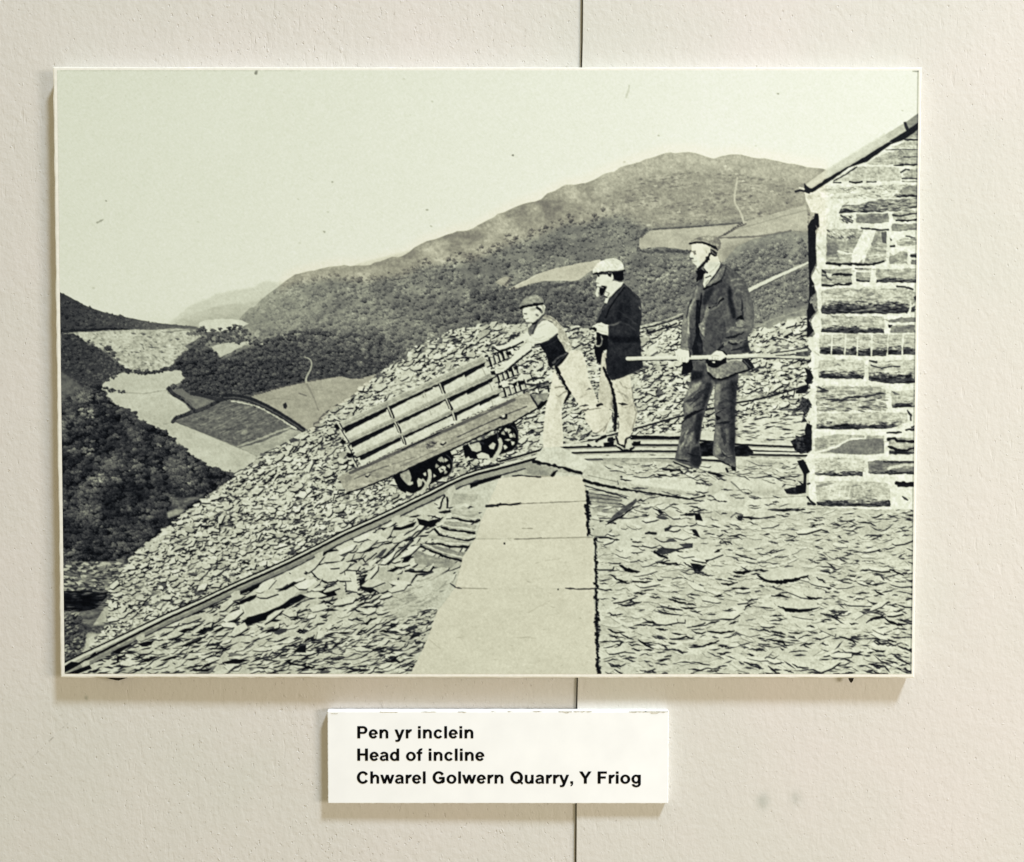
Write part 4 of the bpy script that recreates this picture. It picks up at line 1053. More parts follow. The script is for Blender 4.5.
for (xa, ya, xb, yb, w_) in ((586.6, 491, 587.6, 534, 4.4), (594.6, 538, 595.6, 586, 2.8), (595.4, 588, 597.6, 675, 4.6)):
    w0_, wv_ = w_, rng.uniform(.35, 1.7, 11)
    for t_ in np.linspace(0, 1, int(abs(yb - ya) / 1.6)):
        x_, y_ = xa + (xb - xa) * t_ + rng.normal(0.4, .7), ya + (yb - ya) * t_
        w_ = w0_ * float(np.interp(t_ * 9, np.arange(11), wv_))
        fill([(x_ - w_ / 2 * rng.uniform(.3, 1), y_ - 1.2), (x_ + w_ / 2 * rng.uniform(.3, 1), y_ - .8), (x_ + w_ / 2 * rng.uniform(.2, 1), y_ + 1.2), (x_ - w_ / 3, y_ + 1.4)], rng.choice([.04, .07, .12, .4], p=[.4, .3, .2, .1]), None, .95)
    line([(xa, ya), (xb, yb)], 1.2, .06, None, .9)
q_, r_, _ = scatter([(470, 500), (586, 490), (594, 600), (596, 674), (414, 674), (455, 587)], 90, 161)
for (x_, y_) in q_:
    L_ = r_.uniform(1, 7); a_ = r_.normal(0, .4)
    line([(x_, y_), (x_ + L_ / 2, y_ + L_ / 2 * math.sin(a_)), (x_ + L_, y_ + L_ * math.sin(a_) * .8)], r_.uniform(.6, 1.4), r_.choice([.70, .66, .58, .85]), None, .5, taper=True)
# capping blocks at the head of the walkway
A = Z(400, 430, 3.992)
big = [dep('cap%d' % i, 'capping_block') for i in range(3)]
fill(A([(500, 145), (520, 130), (600, 150), (625, 160), (610, 185), (560, 186), (505, 172)]), .60 + fbm(12, 6, 171) * .1, big[0])
fill(A([(600, 180), (610, 165), (628, 158), (618, 180), (605, 188)]), .08); line(A([(448, 182), (480, 180), (520, 183), (560, 186)]), 1.3, .15)
fill(A([(625, 165), (720, 180), (725, 190), (640, 188), (615, 186)]), .78)
fill(A([(535, 122), (550, 95), (568, 68), (600, 62), (640, 66), (720, 108), (772, 130), (740, 150), (727, 168), (680, 152), (600, 138)]), .775 + fbm(20, 8, 172) * .04, big[1])
line(A([(533, 124), (600, 138), (660, 152), (724, 174)]), 2.6, .09)
fill(A([(725, 172), (760, 148), (790, 142), (860, 172), (884, 190), (866, 200), (868, 222), (800, 212), (735, 196)]), .72 + fbm(14, 6, 173) * .08, big[2])
line(A([(733, 200), (800, 218), (870, 232), (905, 238)]), 2.6, .08)
line(A([(735, 220), (820, 245), (900, 268)]), 1.3, .2); line(A([(750, 180), (820, 195), (866, 205)]), 1.0, .5, None, .7)

# ================================================================= THE STONE HUT
H0 = Z(795, 105, 7.984); H1 = Z(795, 200, 7.984); H2 = Z(795, 300, 7.984); H3 = Z(795, 400, 7.984)
hut = [(803.5, 191), (812, 190), (832, 180), (866, 161), (890, 146), (921, 126), (921, 300), (918, 400), (917, 509), (870, 509), (811, 505), (808, 503), (808, 470), (804, 458), (811, 450), (811, 424), (805, 417), (811, 408),
       (806, 395), (814, 386), (812, 372), (814, 358), (806, 342), (814, 334), (810, 321), (817, 310), (816, 292), (810, 278), (816, 266), (815, 236), (819, 226), (818, 213.5), (811, 212), (806, 203)]
fill(hut, .875 + fbm(16, 8, 181) * .06, HUT)
# drainpipe and deep shade along the corner
fill([(813.8, 213.5), (817.8, 213.5), (818.2, 226.5), (814.6, 231), (815, 246), (815.6, 263), (813, 268), (809.6, 276), (813.4, 284), (814.5, 292.5), (810, 297), (809, 302), (813.5, 311), (806.5, 312), (808.4, 296), (808, 275), (807, 226),
      (810, 220.6), (813, 218.5)], .13, HPIPE)
fill([(806, 310), (811, 303), (814.5, 312), (808, 320), (809.5, 325), (813.5, 331), (806, 338)], .12, HPIPE)
fill([(795, 350), (806, 345), (811, 351), (807, 357), (795, 358.5)], .34 + fbm(5, 3, 182) * .5, SCREE)
fill(H2([(70, 540), (110, 560), (145, 620), (120, 665), (60, 690), (0, 720), (0, 745), (70, 745), (110, 700), (70, 640), (95, 610)]), .12, HPIPE)
fill(H2([(50, 770), (110, 800), (128, 862), (60, 862), (40, 820)]), .2 + fbm(3, 3, 183) * .5, HPIPE)
fill(H3([(40, 0), (110, 0), (130, 40), (100, 90), (70, 130), (90, 170), (45, 180), (60, 100), (20, 60)]), .22 + fbm(3, 3, 184) * .6, HPIPE)
fill(H3([(85, 180), (128, 200), (128, 400), (90, 425), (60, 400), (40, 350), (80, 300), (70, 240)]), .11 + fbm(5, 4, 185) * .2, HPIPE)
fill(H3([(0, 280), (60, 300), (70, 350), (90, 420), (40, 430), (0, 400)]), .2 + fbm(5, 2, 186) * .6, YARD)
fill(H3([(10, 480), (60, 470), (90, 520), (112, 570), (85, 590), (80, 740), (0, 720), (0, 680), (60, 670), (64, 590), (30, 530)]), .10, HPIPE)
def stone(z, pl, tone=.63, dark=0, ident=HUT, amp=1.0, seed=[300]):
    """one stone of the wall: a grey face with chiselled grain, and its shaded underside"""
    seed[0] += 1
    p = np.array(z(pl))
    r = np.random.default_rng(seed[0])
    rp = rough(p, .32 * amp, 3, seed[0])
    grain = fbm(14, 3.2, seed[0] * 3) * .26 * amp + fbm(5, 2.2, seed[0] * 5, 2) * .16 * amp
    fill(rp, tone + .03 + grain, ident, .97)
    lo, hi = p.min(0), p.max(0)
    w_, h_ = hi - lo
    for _ in range(int(w_ * h_ / 55 * amp)):
        x_, y_ = lo + r.random(2) * (w_, h_) * (1, .8)
        if not inside(p, np.array([x_]), np.array([y_]))[0]: continue
        L_ = r.uniform(3, 10)
        line([(x_, y_), (x_ + L_ / 2, y_ + r.normal(0, .7)), (x_ + L_, y_ + r.normal(0, 1))], r.uniform(.6, 1.2), r.choice([.36, .45, .82]), None, .55, taper=True)
    if dark:
        cc = cover(P(rp))
        if cc:
            y0, x0, al = cc
            Yc = (np.arange(al.shape[0])[:, None] / S)
            Xc = np.arange(al.shape[1])[None, :] / S
            sl_ = (slice(y0, y0 + al.shape[0]), slice(x0, x0 + al.shape[1]))
            nz = fbm(11, 2.6, seed[0] * 7)[sl_] * 2.4 + fbm(4, 1.8, seed[0] * 9, 2)[sl_] * 1.5
            ends = np.clip(np.minimum(Xc, Xc.max() - Xc) / 5, 0, 1) * .5 - .5
            m_ = np.clip((Yc - (Yc.max() - dark * 1.08)) / (dark * .38) + nz + ends, 0, 1)
            m_ = m_ * np.clip((Yc - (Yc.max() - dark * 1.9)) / (dark * .5), 0, 1) * al
            lay(y0, x0, m_.astype(np.float32) * .95, np.clip(.20 + fbm(7, 2.2, seed[0] * 11) * .55, .04, .6), ident)
        for _ in range(int(w_ / 5)):
            x_ = lo[0] + 1 + r.random() * max(w_ - 7, 1); y_ = hi[1] - r.uniform(.15, 1.05) * dark
            line([(x_, y_), (x_ + r.uniform(3, 8), y_ + r.normal(0, .5))], r.uniform(.6, 1.3), r.choice([.06, .1, .55]), None, .75, taper=True)
stone(H0, [(560, 470), (640, 425), (720, 385), (860, 352), (985, 352), (985, 475), (600, 480)], .60)
line(H0([(720, 360), (860, 355), (985, 358)]), 1.0, .36); line(H0([(860, 415), (985, 418)]), 1.1, .34)
stone(H0, [(760, 340), (870, 290), (985, 292), (985, 345)], .66); line(H0([(870, 278), (985, 280)]), 1.8, .22); stone(H0, [(905, 240), (985, 195), (985, 265), (890, 268)], .60)
line(H0([(780, 482), (860, 478), (985, 480)]), 2.0, .15, taper=True)
stone(H0, [(290, 612), (400, 555), (510, 492), (840, 498), (842, 560), (835, 608)], .66, 0, HUT, .6)
line(H0([(300, 622), (360, 622)]), 1.2, .15); line(H0([(430, 618), (480, 622), (525, 616)]), 1.8, .12); line(H0([(570, 618), (640, 616)]), 1.2, .2)
line(H0([(832, 500), (830, 540), (850, 570), (845, 608)]), 2.0, .86)
stone(H0, [(855, 520), (985, 508), (985, 595), (860, 590)], .62); line(H0([(838, 540), (870, 515), (905, 518)]), 1.6, .25); line(H0([(850, 588), (985, 590)]), 1.6, .3); line(H0([(850, 612), (985, 614)]), 1.3, .5)
stone(H0, [(190, 690), (260, 650), (420, 648), (600, 645), (985, 632), (985, 742), (700, 745), (480, 745), (330, 752), (260, 735)], .74, 0, HUT, 1.4)
q_, r_, _ = scatter(H0([(230, 655), (980, 632), (980, 740), (330, 750)]), 70, 187)
for (x_, y_) in q_: line([(x_, y_), (x_ + r_.uniform(2, 5), y_ + r_.normal(0, .8))], r_.uniform(.7, 1.6), r_.choice([.15, .32, .45, .86]), None, .8, taper=True)
stone(H0, [(860, 660), (985, 635), (985, 735), (800, 735)], .55, 3.5)
line(H0([(740, 750), (780, 720), (830, 660)]), 1.4, .86)
stone(H0, [(370, 800), (560, 790), (580, 765), (985, 742), (985, 820), (800, 850), (560, 858), (340, 862)], .50, 4.0, HUT, 1.5)
q_, r_, _ = scatter(H0([(360, 800), (980, 755), (980, 840), (360, 860)]), 60, 188)
for (x_, y_) in q_: line([(x_, y_), (x_ + r_.uniform(3, 7), y_ + r_.normal(0, 1))], r_.uniform(.7, 1.5), r_.choice([.12, .2, .78]), None, .75, taper=True)
stone(H1, [(345, 160), (370, 125), (440, 118), (460, 150), (455, 185), (370, 190)], .70, 0, HUT, 2)
for k_ in range(10): line(H1([(360 + 9 * k_, 125 + (k_ * 37) % 50), (375 + 9 * k_, 135 + (k_ * 37) % 50)]), 1.4, .22, None, .8)
stone(H1, [(478, 112), (740, 108), (742, 178), (640, 186), (478, 184)], .50); fill(H1([(480, 120), (740, 128), (740, 150), (600, 172), (480, 150)]), .40, None, .45, soft=1)
stone(H1, [(775, 100), (975, 88), (975, 162), (880, 168), (775, 160)], .62); line(H1([(775, 120), (830, 130), (900, 115), (975, 105)]), 1.4, .22); line(H1([(800, 162), (880, 168), (975, 155)]), 1.7, .12)
stone(H1, [(765, 192), (975, 188), (975, 240), (830, 250), (765, 248)], .50)
stone(H1, [(245, 235), (440, 232), (560, 235), (700, 232), (725, 255), (720, 480), (600, 515), (245, 512)], .60, 0, HUT, 1.1)
fill(H1([(245, 300), (330, 340), (350, 400), (300, 440), (245, 470)]), .40, None, .55, soft=1)
fill(H1([(680, 260), (725, 258), (720, 350), (690, 340)]), .24, None, .7)
for k_ in range(16): line(H1([(250 + (k_ * 83) % 240, 240 + (k_ * 29) % 60), (268 + (k_ * 83) % 240, 250 + (k_ * 29) % 60)]), 1.2, [.28, .84][k_ % 2], None, .8)
fill(H1([(540, 240), (640, 240), (610, 330), (560, 400), (540, 470), (490, 505), (440, 500), (450, 420), (490, 340)]), .90, HUT)
line(H1([(335, 410), (400, 425), (450, 430)]), 1.5, .86); line(H1([(590, 360), (560, 420), (540, 490)]), 1.8, .88); line(H1([(590, 445), (715, 435)]), 1.2, .84); line(H1([(580, 470), (640, 460), (715, 440)]), 1.0, .84)
line(H1([(245, 505), (330, 514), (440, 512), (540, 516), (620, 514), (700, 488)]), 2.2, .13); line(H1([(520, 226), (600, 230), (660, 238), (735, 240)]), 1.6, .2)
stone(H1, [(805, 330), (850, 300), (960, 310), (970, 355), (880, 372), (810, 362)], .60); line(H1([(880, 285), (930, 300), (945, 308)]), 1.6, .4); line(H1([(815, 330), (900, 322), (965, 330)]), 1.0, .85)
stone(H1, [(745, 420), (830, 405), (890, 420), (890, 508), (745, 512)], .58); fill(H1([(760, 380), (880, 375), (880, 405), (830, 412), (780, 445), (755, 420)]), .88)
stone(H1, [(918, 430), (975, 425), (975, 520), (918, 515)], .40); line(H1([(920, 470), (975, 470)]), 1.6, .85); line(H1([(920, 445), (975, 450)]), 2, .15)
fill(H1([(750, 300), (770, 318), (755, 330)]), .2); line(H1([(755, 370), (785, 368)]), 1.6, .2)
stone(H1, [(205, 555), (300, 548), (445, 545), (445, 668), (330, 665), (205, 672)], .58); line(H1([(285, 598), (360, 592), (440, 598)]), 2.0, .12); line(H1([(215, 680), (280, 686), (330, 672), (445, 672)]), 2.2, .14)
fill(H1([(205, 550), (245, 575), (240, 590), (208, 575)]), .2); line(H1([(212, 600), (240, 605), (255, 625), (280, 640)]), 1.6, .3); fill(H1([(245, 580), (290, 590), (280, 615), (250, 605)]), .86)
stone(H1, [(478, 540), (600, 545), (590, 650), (480, 655)], .54); line(H1([(480, 565), (590, 572)]), 2.2, .87); line(H1([(490, 640), (540, 648), (585, 648)]), 2, .16); line(H1([(475, 545), (530, 550)]), 1.3, .3)
stone(H1, [(640, 545), (800, 555), (975, 535), (975, 660), (640, 660)], .60, 5.0)
line(H1([(810, 690), (880, 695), (935, 715)]), 1.8, .2)
stone(H1, [(205, 720), (330, 700), (620, 712), (880, 700), (915, 740), (905, 880), (890, 905), (205, 910)], .66, 12.5, HUT, 1.2)
fill(H2([(430, 95), (520, 75), (640, 62), (640, 75), (500, 92)]), .62, None, .8)
stone(H1, [(905, 720), (955, 740), (965, 790), (930, 840), (905, 800)], .62, 0, HUT, 2); fill(H1([(940, 770), (968, 765), (968, 800), (945, 800)]), .1)
stone(H2, [(915, 50), (955, 40), (958, 90), (920, 92)], .30, 3, HUT, 2)
stone(H2, [(205, 130), (330, 122), (560, 128), (700, 132), (712, 180), (705, 262), (460, 266), (205, 258)], .66, 7.5)
stone(H2, [(735, 155), (860, 138), (952, 135), (952, 178), (740, 180)], .42); stone(H2, [(765, 205), (950, 200), (950, 262), (750, 262)], .48); fill(H2([(735, 195), (775, 198), (750, 225), (738, 215)]), .15)
stone(H2, [(188, 282), (400, 272), (952, 275), (952, 435), (740, 440), (620, 448), (400, 440), (188, 425)], .68, 9.5)
for x_ in (288, 396, 492, 606, 735, 852): line(H2([(x_ + 3, 275), (x_ - 2, 350), (x_ - 4, 440)]), 1.5, .86, None, .95)
stone(H2, [(180, 480), (330, 470), (545, 475), (548, 600), (540, 628), (330, 630), (180, 620)], .70, 8.0)
stone(H2, [(580, 485), (750, 478), (952, 478), (952, 662), (720, 665), (580, 640)], .70, 10.5); line(H2([(585, 485), (640, 495)]), 2, .2); line(H2([(600, 520), (680, 545), (760, 528), (830, 530)]), 1.3, .25)
stone(H2, [(165, 690), (330, 684), (560, 680), (715, 700), (720, 880), (165, 885)], .62, 0, HUT, 1.5)
for pl in ([(165, 690), (220, 710), (250, 720)], [(160, 728), (260, 725)], [(360, 790), (460, 770), (560, 770), (640, 752), (715, 745)], [(240, 790), (330, 795), (420, 800)], [(640, 740), (700, 745)], [(500, 850), (600, 860)]):
    line(H2(pl), 2.0, .2, None, .9, taper=True)
q_, r_, _ = scatter(H2([(165, 760), (720, 780), (700, 885), (165, 880)]), 70, 189)
for (x_, y_) in q_: line([(x_, y_), (x_ + r_.uniform(3, 8), y_ + r_.normal(0, .7))], r_.uniform(.8, 1.9), r_.choice([.14, .2, .3, .8]), None, .8, taper=True)
stone(H2, [(755, 725), (952, 715), (950, 850), (770, 858)], .66, 5.5); fill(H2([(760, 720), (830, 755), (790, 755)]), .4)
stone(H3, [(165, 105), (520, 98), (885, 100), (890, 175), (760, 225), (420, 232), (165, 228)], .68, 7.0)
for pl in ([(890, 80), (915, 120), (920, 160)], [(880, 235), (948, 232)], [(730, 258), (840, 256)], [(925, 215), (948, 210)]): line(H3(pl), 2.0, .2)
stone(H3, [(148, 300), (330, 270), (700, 285), (705, 425), (560, 435), (150, 420)], .62, 0, HUT, .6)
fill(H3([(240, 410), (330, 370), (400, 330), (470, 312), (700, 305), (705, 420), (560, 436), (300, 420)]), .47 + fbm(20, 5, 190) * .06, HUT, .95)
line(H3([(150, 418), (250, 390), (340, 362), (400, 322), (440, 308), (550, 302), (560, 280)]), 1.8, .85); 
stone(H3, [(738, 305), (950, 292), (950, 425), (870, 432), (740, 430)], .62, 5); line(H3([(740, 310), (790, 300), (810, 325), (950, 330)]), 2.6, .1); line(H3([(740, 370), (800, 395), (880, 400), (950, 380)]), 2.4, .1)
stone(H3, [(148, 465), (330, 455), (550, 470), (545, 540), (530, 602), (330, 608), (150, 590)], .72, 5.5)
stone(H3, [(580, 490), (640, 480), (948, 485), (946, 590), (700, 590), (580, 580)], .48, 4); line(H3([(740, 545), (840, 520), (940, 512)]), 2.6, .74); line(H3([(700, 490), (820, 492), (945, 490)]), 2, .22)
stone(H3, [(155, 650), (330, 640), (640, 650), (755, 665), (752, 845), (600, 850), (170, 842)], .68, 7.0); fill(H3([(160, 680), (250, 655), (310, 660), (250, 680), (165, 690)]), .5, None, .8)
for k_ in range(7): line(H3([(220 + 40 * k_, 760), (245 + 38 * k_, 690)]), 1.3, .82, None, .6)
line(H3([(805, 662), (860, 660), (880, 672), (946, 668)]), 3.8, .08); line(H3([(820, 680), (946, 682)]), 2.2, .12); line(H3([(850, 770), (890, 795)]), 1.8, .25); line(H3([(700, 820), (740, 800), (750, 830)]), 1.6, .2)
line(H3([(95, 770), (110, 800), (150, 830), (100, 825)]), 2.0, .15); line(H3([(95, 660), (110, 665)]), 2, .15)
for k_ in range(14):
    y_ = 228 + 20 * k_ + rng.normal(0, 3); line([(813 + rng.normal(0, 2), y_), (818, y_ + rng.normal(0, 3))], 1.0, .62, None, .7)
# roof edge
fill([(803, 186.5), (825, 171), (865, 146.5), (903, 123.4), (921, 111.5), (921, 121), (906.5, 131), (866, 156), (830, 178), (811, 189.5), (805, 190)], .70 + fbm(30, 3, 191) * .08, HROOF)
fill([(803.5, 185.6), (825, 169.6), (865, 145), (884, 133.6), (886, 140), (866, 153), (830, 174), (810, 187)], .78, HROOF, .7)
fill([(902.6, 123.6), (921, 111.5), (921, 120.5), (906.4, 130)], .54 + fbm(9, 3, 192) * .1, HROOF)
fill([(902.4, 122.5), (905, 122), (908, 129), (908, 133), (905, 131)], .2, HROOF)
fill([(804, 190), (811.3, 188), (830, 176.5), (852, 164), (866, 155.5), (890, 140.5), (906, 130.6), (921, 120), (921, 127), (904, 139.6), (890, 144.6), (866, 162), (848, 168), (830, 181), (811.6, 192.5), (806, 193)], .15, HROOF)
line([(833, 181), (845, 174.6), (856, 167)], 1.2, .2); line([(834, 179.6), (854, 166.8)], .8, .62, None, .8)
fill([(803, 183), (805.5, 186), (811, 190), (809, 194), (803, 192)], .17, HROOF)
line([(795, 191.5), (799, 190.5), (803, 191)], 2.2, .2, HROOF); line([(799, 188), (803, 189)], 1.6, .85)
fill([(804, 196), (812, 194), (820, 196), (816, 199), (807, 200)], .66, None, .5)

# ================================================================= THE WAGON
K1 = Z(335, 380, 7.984); K2 = Z(440, 350, 7.984); K0 = Z(320, 330, 4.267)
# shade and wheels first
fill([(393, 477), (400, 469), (418, 462.5), (432, 455), (449, 449), (453, 458), (452, 468), (446, 475), (440, 479), (430, 484), (420, 490), (411, 493), (404, 489), (398, 484)], .05, WAG)
fill([(462, 447), (480, 441), (500, 431), (514, 421), (518, 432), (518, 443), (512, 450), (503, 453), (494, 457), (484, 459), (470, 458), (466, 452)], .05, WAG)
def wheel(cx, cy, rx, ry, ident, seed):
    t = np.linspace(0, 2 * math.pi, 26)[:-1]
    fill([(cx + rx * math.cos(a_), cy + ry * math.sin(a_)) for a_ in t], .05, ident)
    r = np.random.default_rng(seed)
    for k in range(6):
        a_ = k * math.pi / 3 + .35 * seed
        if r.random() < .8:
            fill([(cx + rx * q_ * math.cos(a_ + d_), cy + ry * q_ * math.sin(a_ + d_)) for q_, d_ in ((.34, 0), (.72, -.30), (.76, 0), (.72, .30))], r.uniform(.62, .8), None, .95)
    for q_ in (1.02,):
        line([(cx + rx * q_ * math.cos(t_), cy + ry * q_ * math.sin(t_)) for t_ in np.linspace(-1.2, 1.5, 9)], .9, .42, None, .6)
wheel(442.5, 465.5, 10, 11.5, WW[1], 3); wheel(507.5, 438, 10.5, 13, WW[3], 5)
fill(K1([(520, 730), (545, 700), (575, 695), (600, 730), (610, 780), (600, 815), (570, 830), (540, 800), (520, 770)]), .62 + fbm(6, 6, 201) * .3, WX[0])
fill(K1([(590, 810), (620, 805), (622, 825), (600, 838), (575, 835)]), .74, WX[0])
fill(K1([(470, 770), (505, 755), (520, 790), (560, 835), (580, 860), (560, 900), (520, 880), (480, 810)]), .05, WW[0])
fill(K1([(650, 800), (665, 780), (700, 795), (690, 840), (660, 855)]), .72, WW[0])
fill(K1([(700, 745), (725, 730), (728, 760), (712, 762)]), .74, WW[0]); fill(K1([(785, 745), (805, 765), (782, 780)]), .72, WW[0])
line(K1([(752, 722), (758, 760), (748, 800), (725, 845), (690, 895)]), 3.6, .70, WW[0], sm=True)
line(K1([(700, 790), (720, 815), (725, 845)]), 2.2, .68, WW[0])
fill(K1([(825, 620), (850, 605), (875, 635), (868, 660), (830, 640)]), .62, WW[1]); fill(K1([(822, 705), (860, 680), (885, 690), (878, 715), (840, 738)]), .74, WW[1]); line(K1([(845, 708), (862, 712)]), 1.2, .2)
fill(K2([(180, 760), (225, 745), (240, 790), (230, 840), (200, 862), (190, 810)]), .05, WW[2])
fill(K2([(225, 755), (265, 730), (310, 725), (328, 765), (325, 800), (290, 815), (250, 800)]), .70 + fbm(6, 5, 202) * .25, WX[1])
line(K2([(240, 745), (300, 725), (340, 745)]), 1.6, .2)
fill(K2([(290, 830), (330, 815), (385, 830), (400, 870), (300, 862)]), .76, INCL)
fill(K2([(385, 765), (420, 735), (445, 745), (425, 790), (400, 785)]), .74, WW[2])
line(K2([(475, 712), (482, 750), (470, 800), (440, 850), (420, 880)]), 3.8, .72, WW[2], sm=True)
fill(K2([(505, 635), (525, 615), (545, 635), (525, 655)]), .74, WW[3]); fill(K2([(545, 668), (570, 660), (578, 690), (555, 698)]), .78, WW[3]); fill(K2([(510, 715), (540, 705), (570, 712), (540, 725)]), .74, WW[3])
fill(K2([(500, 760), (520, 750), (535, 775), (510, 795)]), .76, WW[3]); line(K2([(455, 650), (462, 700)]), 1.6, .26)
# underframe beam
beam = [(337.6, 477), (342, 474.5), (350, 471), (405, 446), (463, 420), (490, 408), (512, 398), (528, 391.3), (531, 396), (536.6, 407.2), (524, 414), (512.7, 421.4), (490, 430), (459, 445), (440, 453.4), (417.7, 463), (394, 474),
        (380, 480.4), (365, 486), (347, 492), (342, 485)]
fill(beam, .625 + fbm(30, 4, 203) * .14 + fbm(8, 2, 204, 2) * .08, WF, 1, warm=0.2)
line([(347, 492.6), (365, 487), (394, 475), (418, 464), (440, 454.6), (490, 431), (513, 422), (536, 408.6)], 1.6, .10)
line([(354, 478.6), (372, 471), (389, 465)], 1.0, .36, None, .85); line([(392, 464), (405, 460), (414, 457)], .9, .45, None, .7)
line([(457, 436.8), (480, 426), (500, 417), (514, 411), (526.5, 406)], 1.1, .28, None, .9); line([(400, 466), (430, 452.6), (457, 441), (490, 427)], .9, .47, None, .8)
line([(350, 472.5), (372, 463), (405, 448.4), (440, 432.6), (463, 422.4), (490, 410.4), (514, 399.4)], 3.0, .34, WF, .85)
line([(402, 449.4), (424, 439), (440, 432)], 1.3, .16)
for pl in ([(425, 444), (431, 441), (437, 442), (434, 447), (427, 449)],): fill(pl, .46 + fbm(3, 2, 205) * .9, None, .9)
for (x_, y_) in ((443, 443), (367.5, 475)):
    fill([(x_ - 2.4, y_ - 1.4), (x_ + 1.6, y_ - 2.4), (x_ + 2.2, y_), (x_ - 1.6, y_ + .8)], .70); line([(x_ - 2, y_ + .6), (x_, y_ + 1.6), (x_ + 2.4, y_ - .4)], 1.5, .16)
fill(K2([(475, 515), (505, 500), (525, 520), (500, 535)]), .80); line(K2([(478, 535), (495, 548), (522, 540), (527, 520)]), 2.2, .1)
fill(K1([(70, 770), (110, 750), (140, 770), (110, 795)]), .52, None, .6)
for k_ in range(26):
    t_ = rng.random(); x_ = 345 + 180 * t_; y_ = 483 - 84 * t_ + rng.uniform(-7, 9); line([(x_, y_), (x_ + 6, y_ - 2.8)], .8, rng.choice([.5, .7]), None, .5)
fill(K2([(722, 355), (800, 345), (860, 340), (858, 385), (800, 412), (775, 440), (745, 400)]), .56 + fbm(5, 5, 206) * .3, WF); line(K2([(722, 355), (745, 400), (775, 445)]), 1.8, .2)
fill(K2([(770, 445), (800, 420), (850, 395), (848, 420), (805, 460), (775, 478)]), .07); line(K2([(860, 290), (866, 330)]), 1.5, .1)
# side rails and boards
def strip(ident, A0, A1, B1, B0, tone):
    fill([A0, A1, B1, B0], tone, ident, 1)
grain = fbm(40, 5, 207) * .08
strip(WB[0], (343.5, 430), (487.5, 362.5), (492, 372), (347.5, 438.4), .80 + grain)
strip(WB[1], (350.5, 445), (495.5, 378.5), (500, 388), (355, 453.4), .79 + grain)
strip(WB[2], (357.6, 459), (501, 393), (505, 399.6), (361.6, 465), .80 + grain)
def shade(x0, y0, x1, y1, segs, base=1.6):
    """dark gap under a rail, thicker between the uprights"""
    at_ = lambda t: (x0 + (x1 - x0) * t, y0 + (y1 - y0) * t)
    line([at_(0), at_(1)], base, .07)
    for (a_, b_, w_) in segs:
        p0, p1 = at_(a_), at_(b_)
        fill([p0, p1, (p1[0] + .4, p1[1] + w_ * .7), (p0[0] + (p1[0] - p0[0]) * .5, (p0[1] + p1[1]) / 2 + w_), (p0[0] + 1.2, p0[1] + w_ * 1.1)], .08 + fbm(8, 3, 208) * .12, None, .95)
shade(342.4, 428.2, 487, 361.5, ((.01, .30, 4.6), (.33, .62, 2.4), (.68, .84, 3.6), (.84, .98, 4.2)), 2.0)
shade(349.6, 443, 495, 377, ((.01, .30, 4.6), (.33, .62, 2.6), (.68, .84, 3.4), (.80, .98, 4.0)), 2.0)
shade(356.6, 457, 501.5, 392, ((.02, .30, 4.2), (.33, .62, 1.8), (.68, .84, 2.6), (.84, .98, 3.2)), 1.8)
for id_, (a_, b_, c_, d_) in zip(WR, (((337.6, 423.4), (482, 356), (487, 360.8), (342.2, 427.6)), ((347, 438.4), (492.4, 371.6), (495, 376.2), (349.4, 442.6)), ((354.4, 453.4), (500, 387.4), (501.8, 391), (356.4, 456.6)))):
    fill([a_, b_, c_, d_], .655 + grain, id_)
    line([a_, b_], 1.1, .80, None, .7)
    line([((a_[0] + d_[0]) / 2, (a_[1] + d_[1]) / 2 + .6), ((b_[0] + c_[0]) / 2, (b_[1] + c_[1]) / 2 + .6)], 1.0, .55, None, .6)
for ws_, (a_, b_) in zip(WS, (((388.4, 407), (392.6, 417)), ((439.8, 383.6), (443.6, 393)), ((395.4, 422.4), (399.8, 432)), ((446.4, 398.8), (450.4, 408.4)), ((402.2, 436.2), (404.8, 443)), ((453, 412.6), (455.2, 420)))):
    line([(a_[0] + .7, a_[1]), (b_[0] + .7, b_[1])], 2.6, .12); line([(a_[0] - .5, a_[1]), (b_[0] - .5, b_[1])], 1.7, .74, ws_); line([(a_[0] - 1.5, a_[1]), (b_[0] - 1.5, b_[1])], .8, .2)
for (a_, b_) in (((424, 391), (426, 397)), ((429, 409), (431, 414.6)), ((482, 367.5), (485.6, 376)), ((489, 382.6), (492, 390)), ((422.4, 393), (423.4, 397)), ((491, 400), (492.4, 404.6))):
    line([a_, b_], 1.0, .58, None, .8)
fill(K2([(425, 285), (432, 290), (428, 300)]), .2)
# end racks, right
for (x_, y_, dx), we_ in zip(((487, 361, 22), (495, 377, 24), (501.5, 391.5, 26)), WE3):
    line([(x_, y_ + 3), (x_ + dx, y_ - 6)], 5.0, .70, we_); line([(x_, y_ + 6), (x_ + dx, y_ - 3)], 1.2, .2)
    for k_ in range(5):
        xa = x_ + 2 + k_ * dx / 5.2; ya = y_ - k_ * 2.3 - 3
        line([(xa, ya), (xa + 2.2, ya + 7.6)], 1.5 + rng.uniform(-.4, 1.2), [.10, .28, .12][k_ % 3], we_); line([(xa + 1.6, ya), (xa + 3.6, ya + 7)], 1.3, .78, we_)
for pl in ([(360, 40), (378, 35), (385, 55), (350, 62)], [(455, 12), (490, 5), (500, 25), (470, 28)], [(520, 22), (560, 8), (572, 35), (535, 42)], [(400, 170), (435, 165), (440, 195), (410, 195)], [(535, 155), (565, 140), (580, 165), (550, 175)],
           [(580, 135), (618, 122), (622, 152), (595, 158)], [(458, 285), (495, 275), (490, 302), (465, 305)], [(570, 270), (612, 245), (615, 275), (585, 290)], [(620, 250), (668, 238), (672, 265), (640, 278)], [(655, 335), (680, 335), (670, 348)]):
    fill(K2(pl), .07)
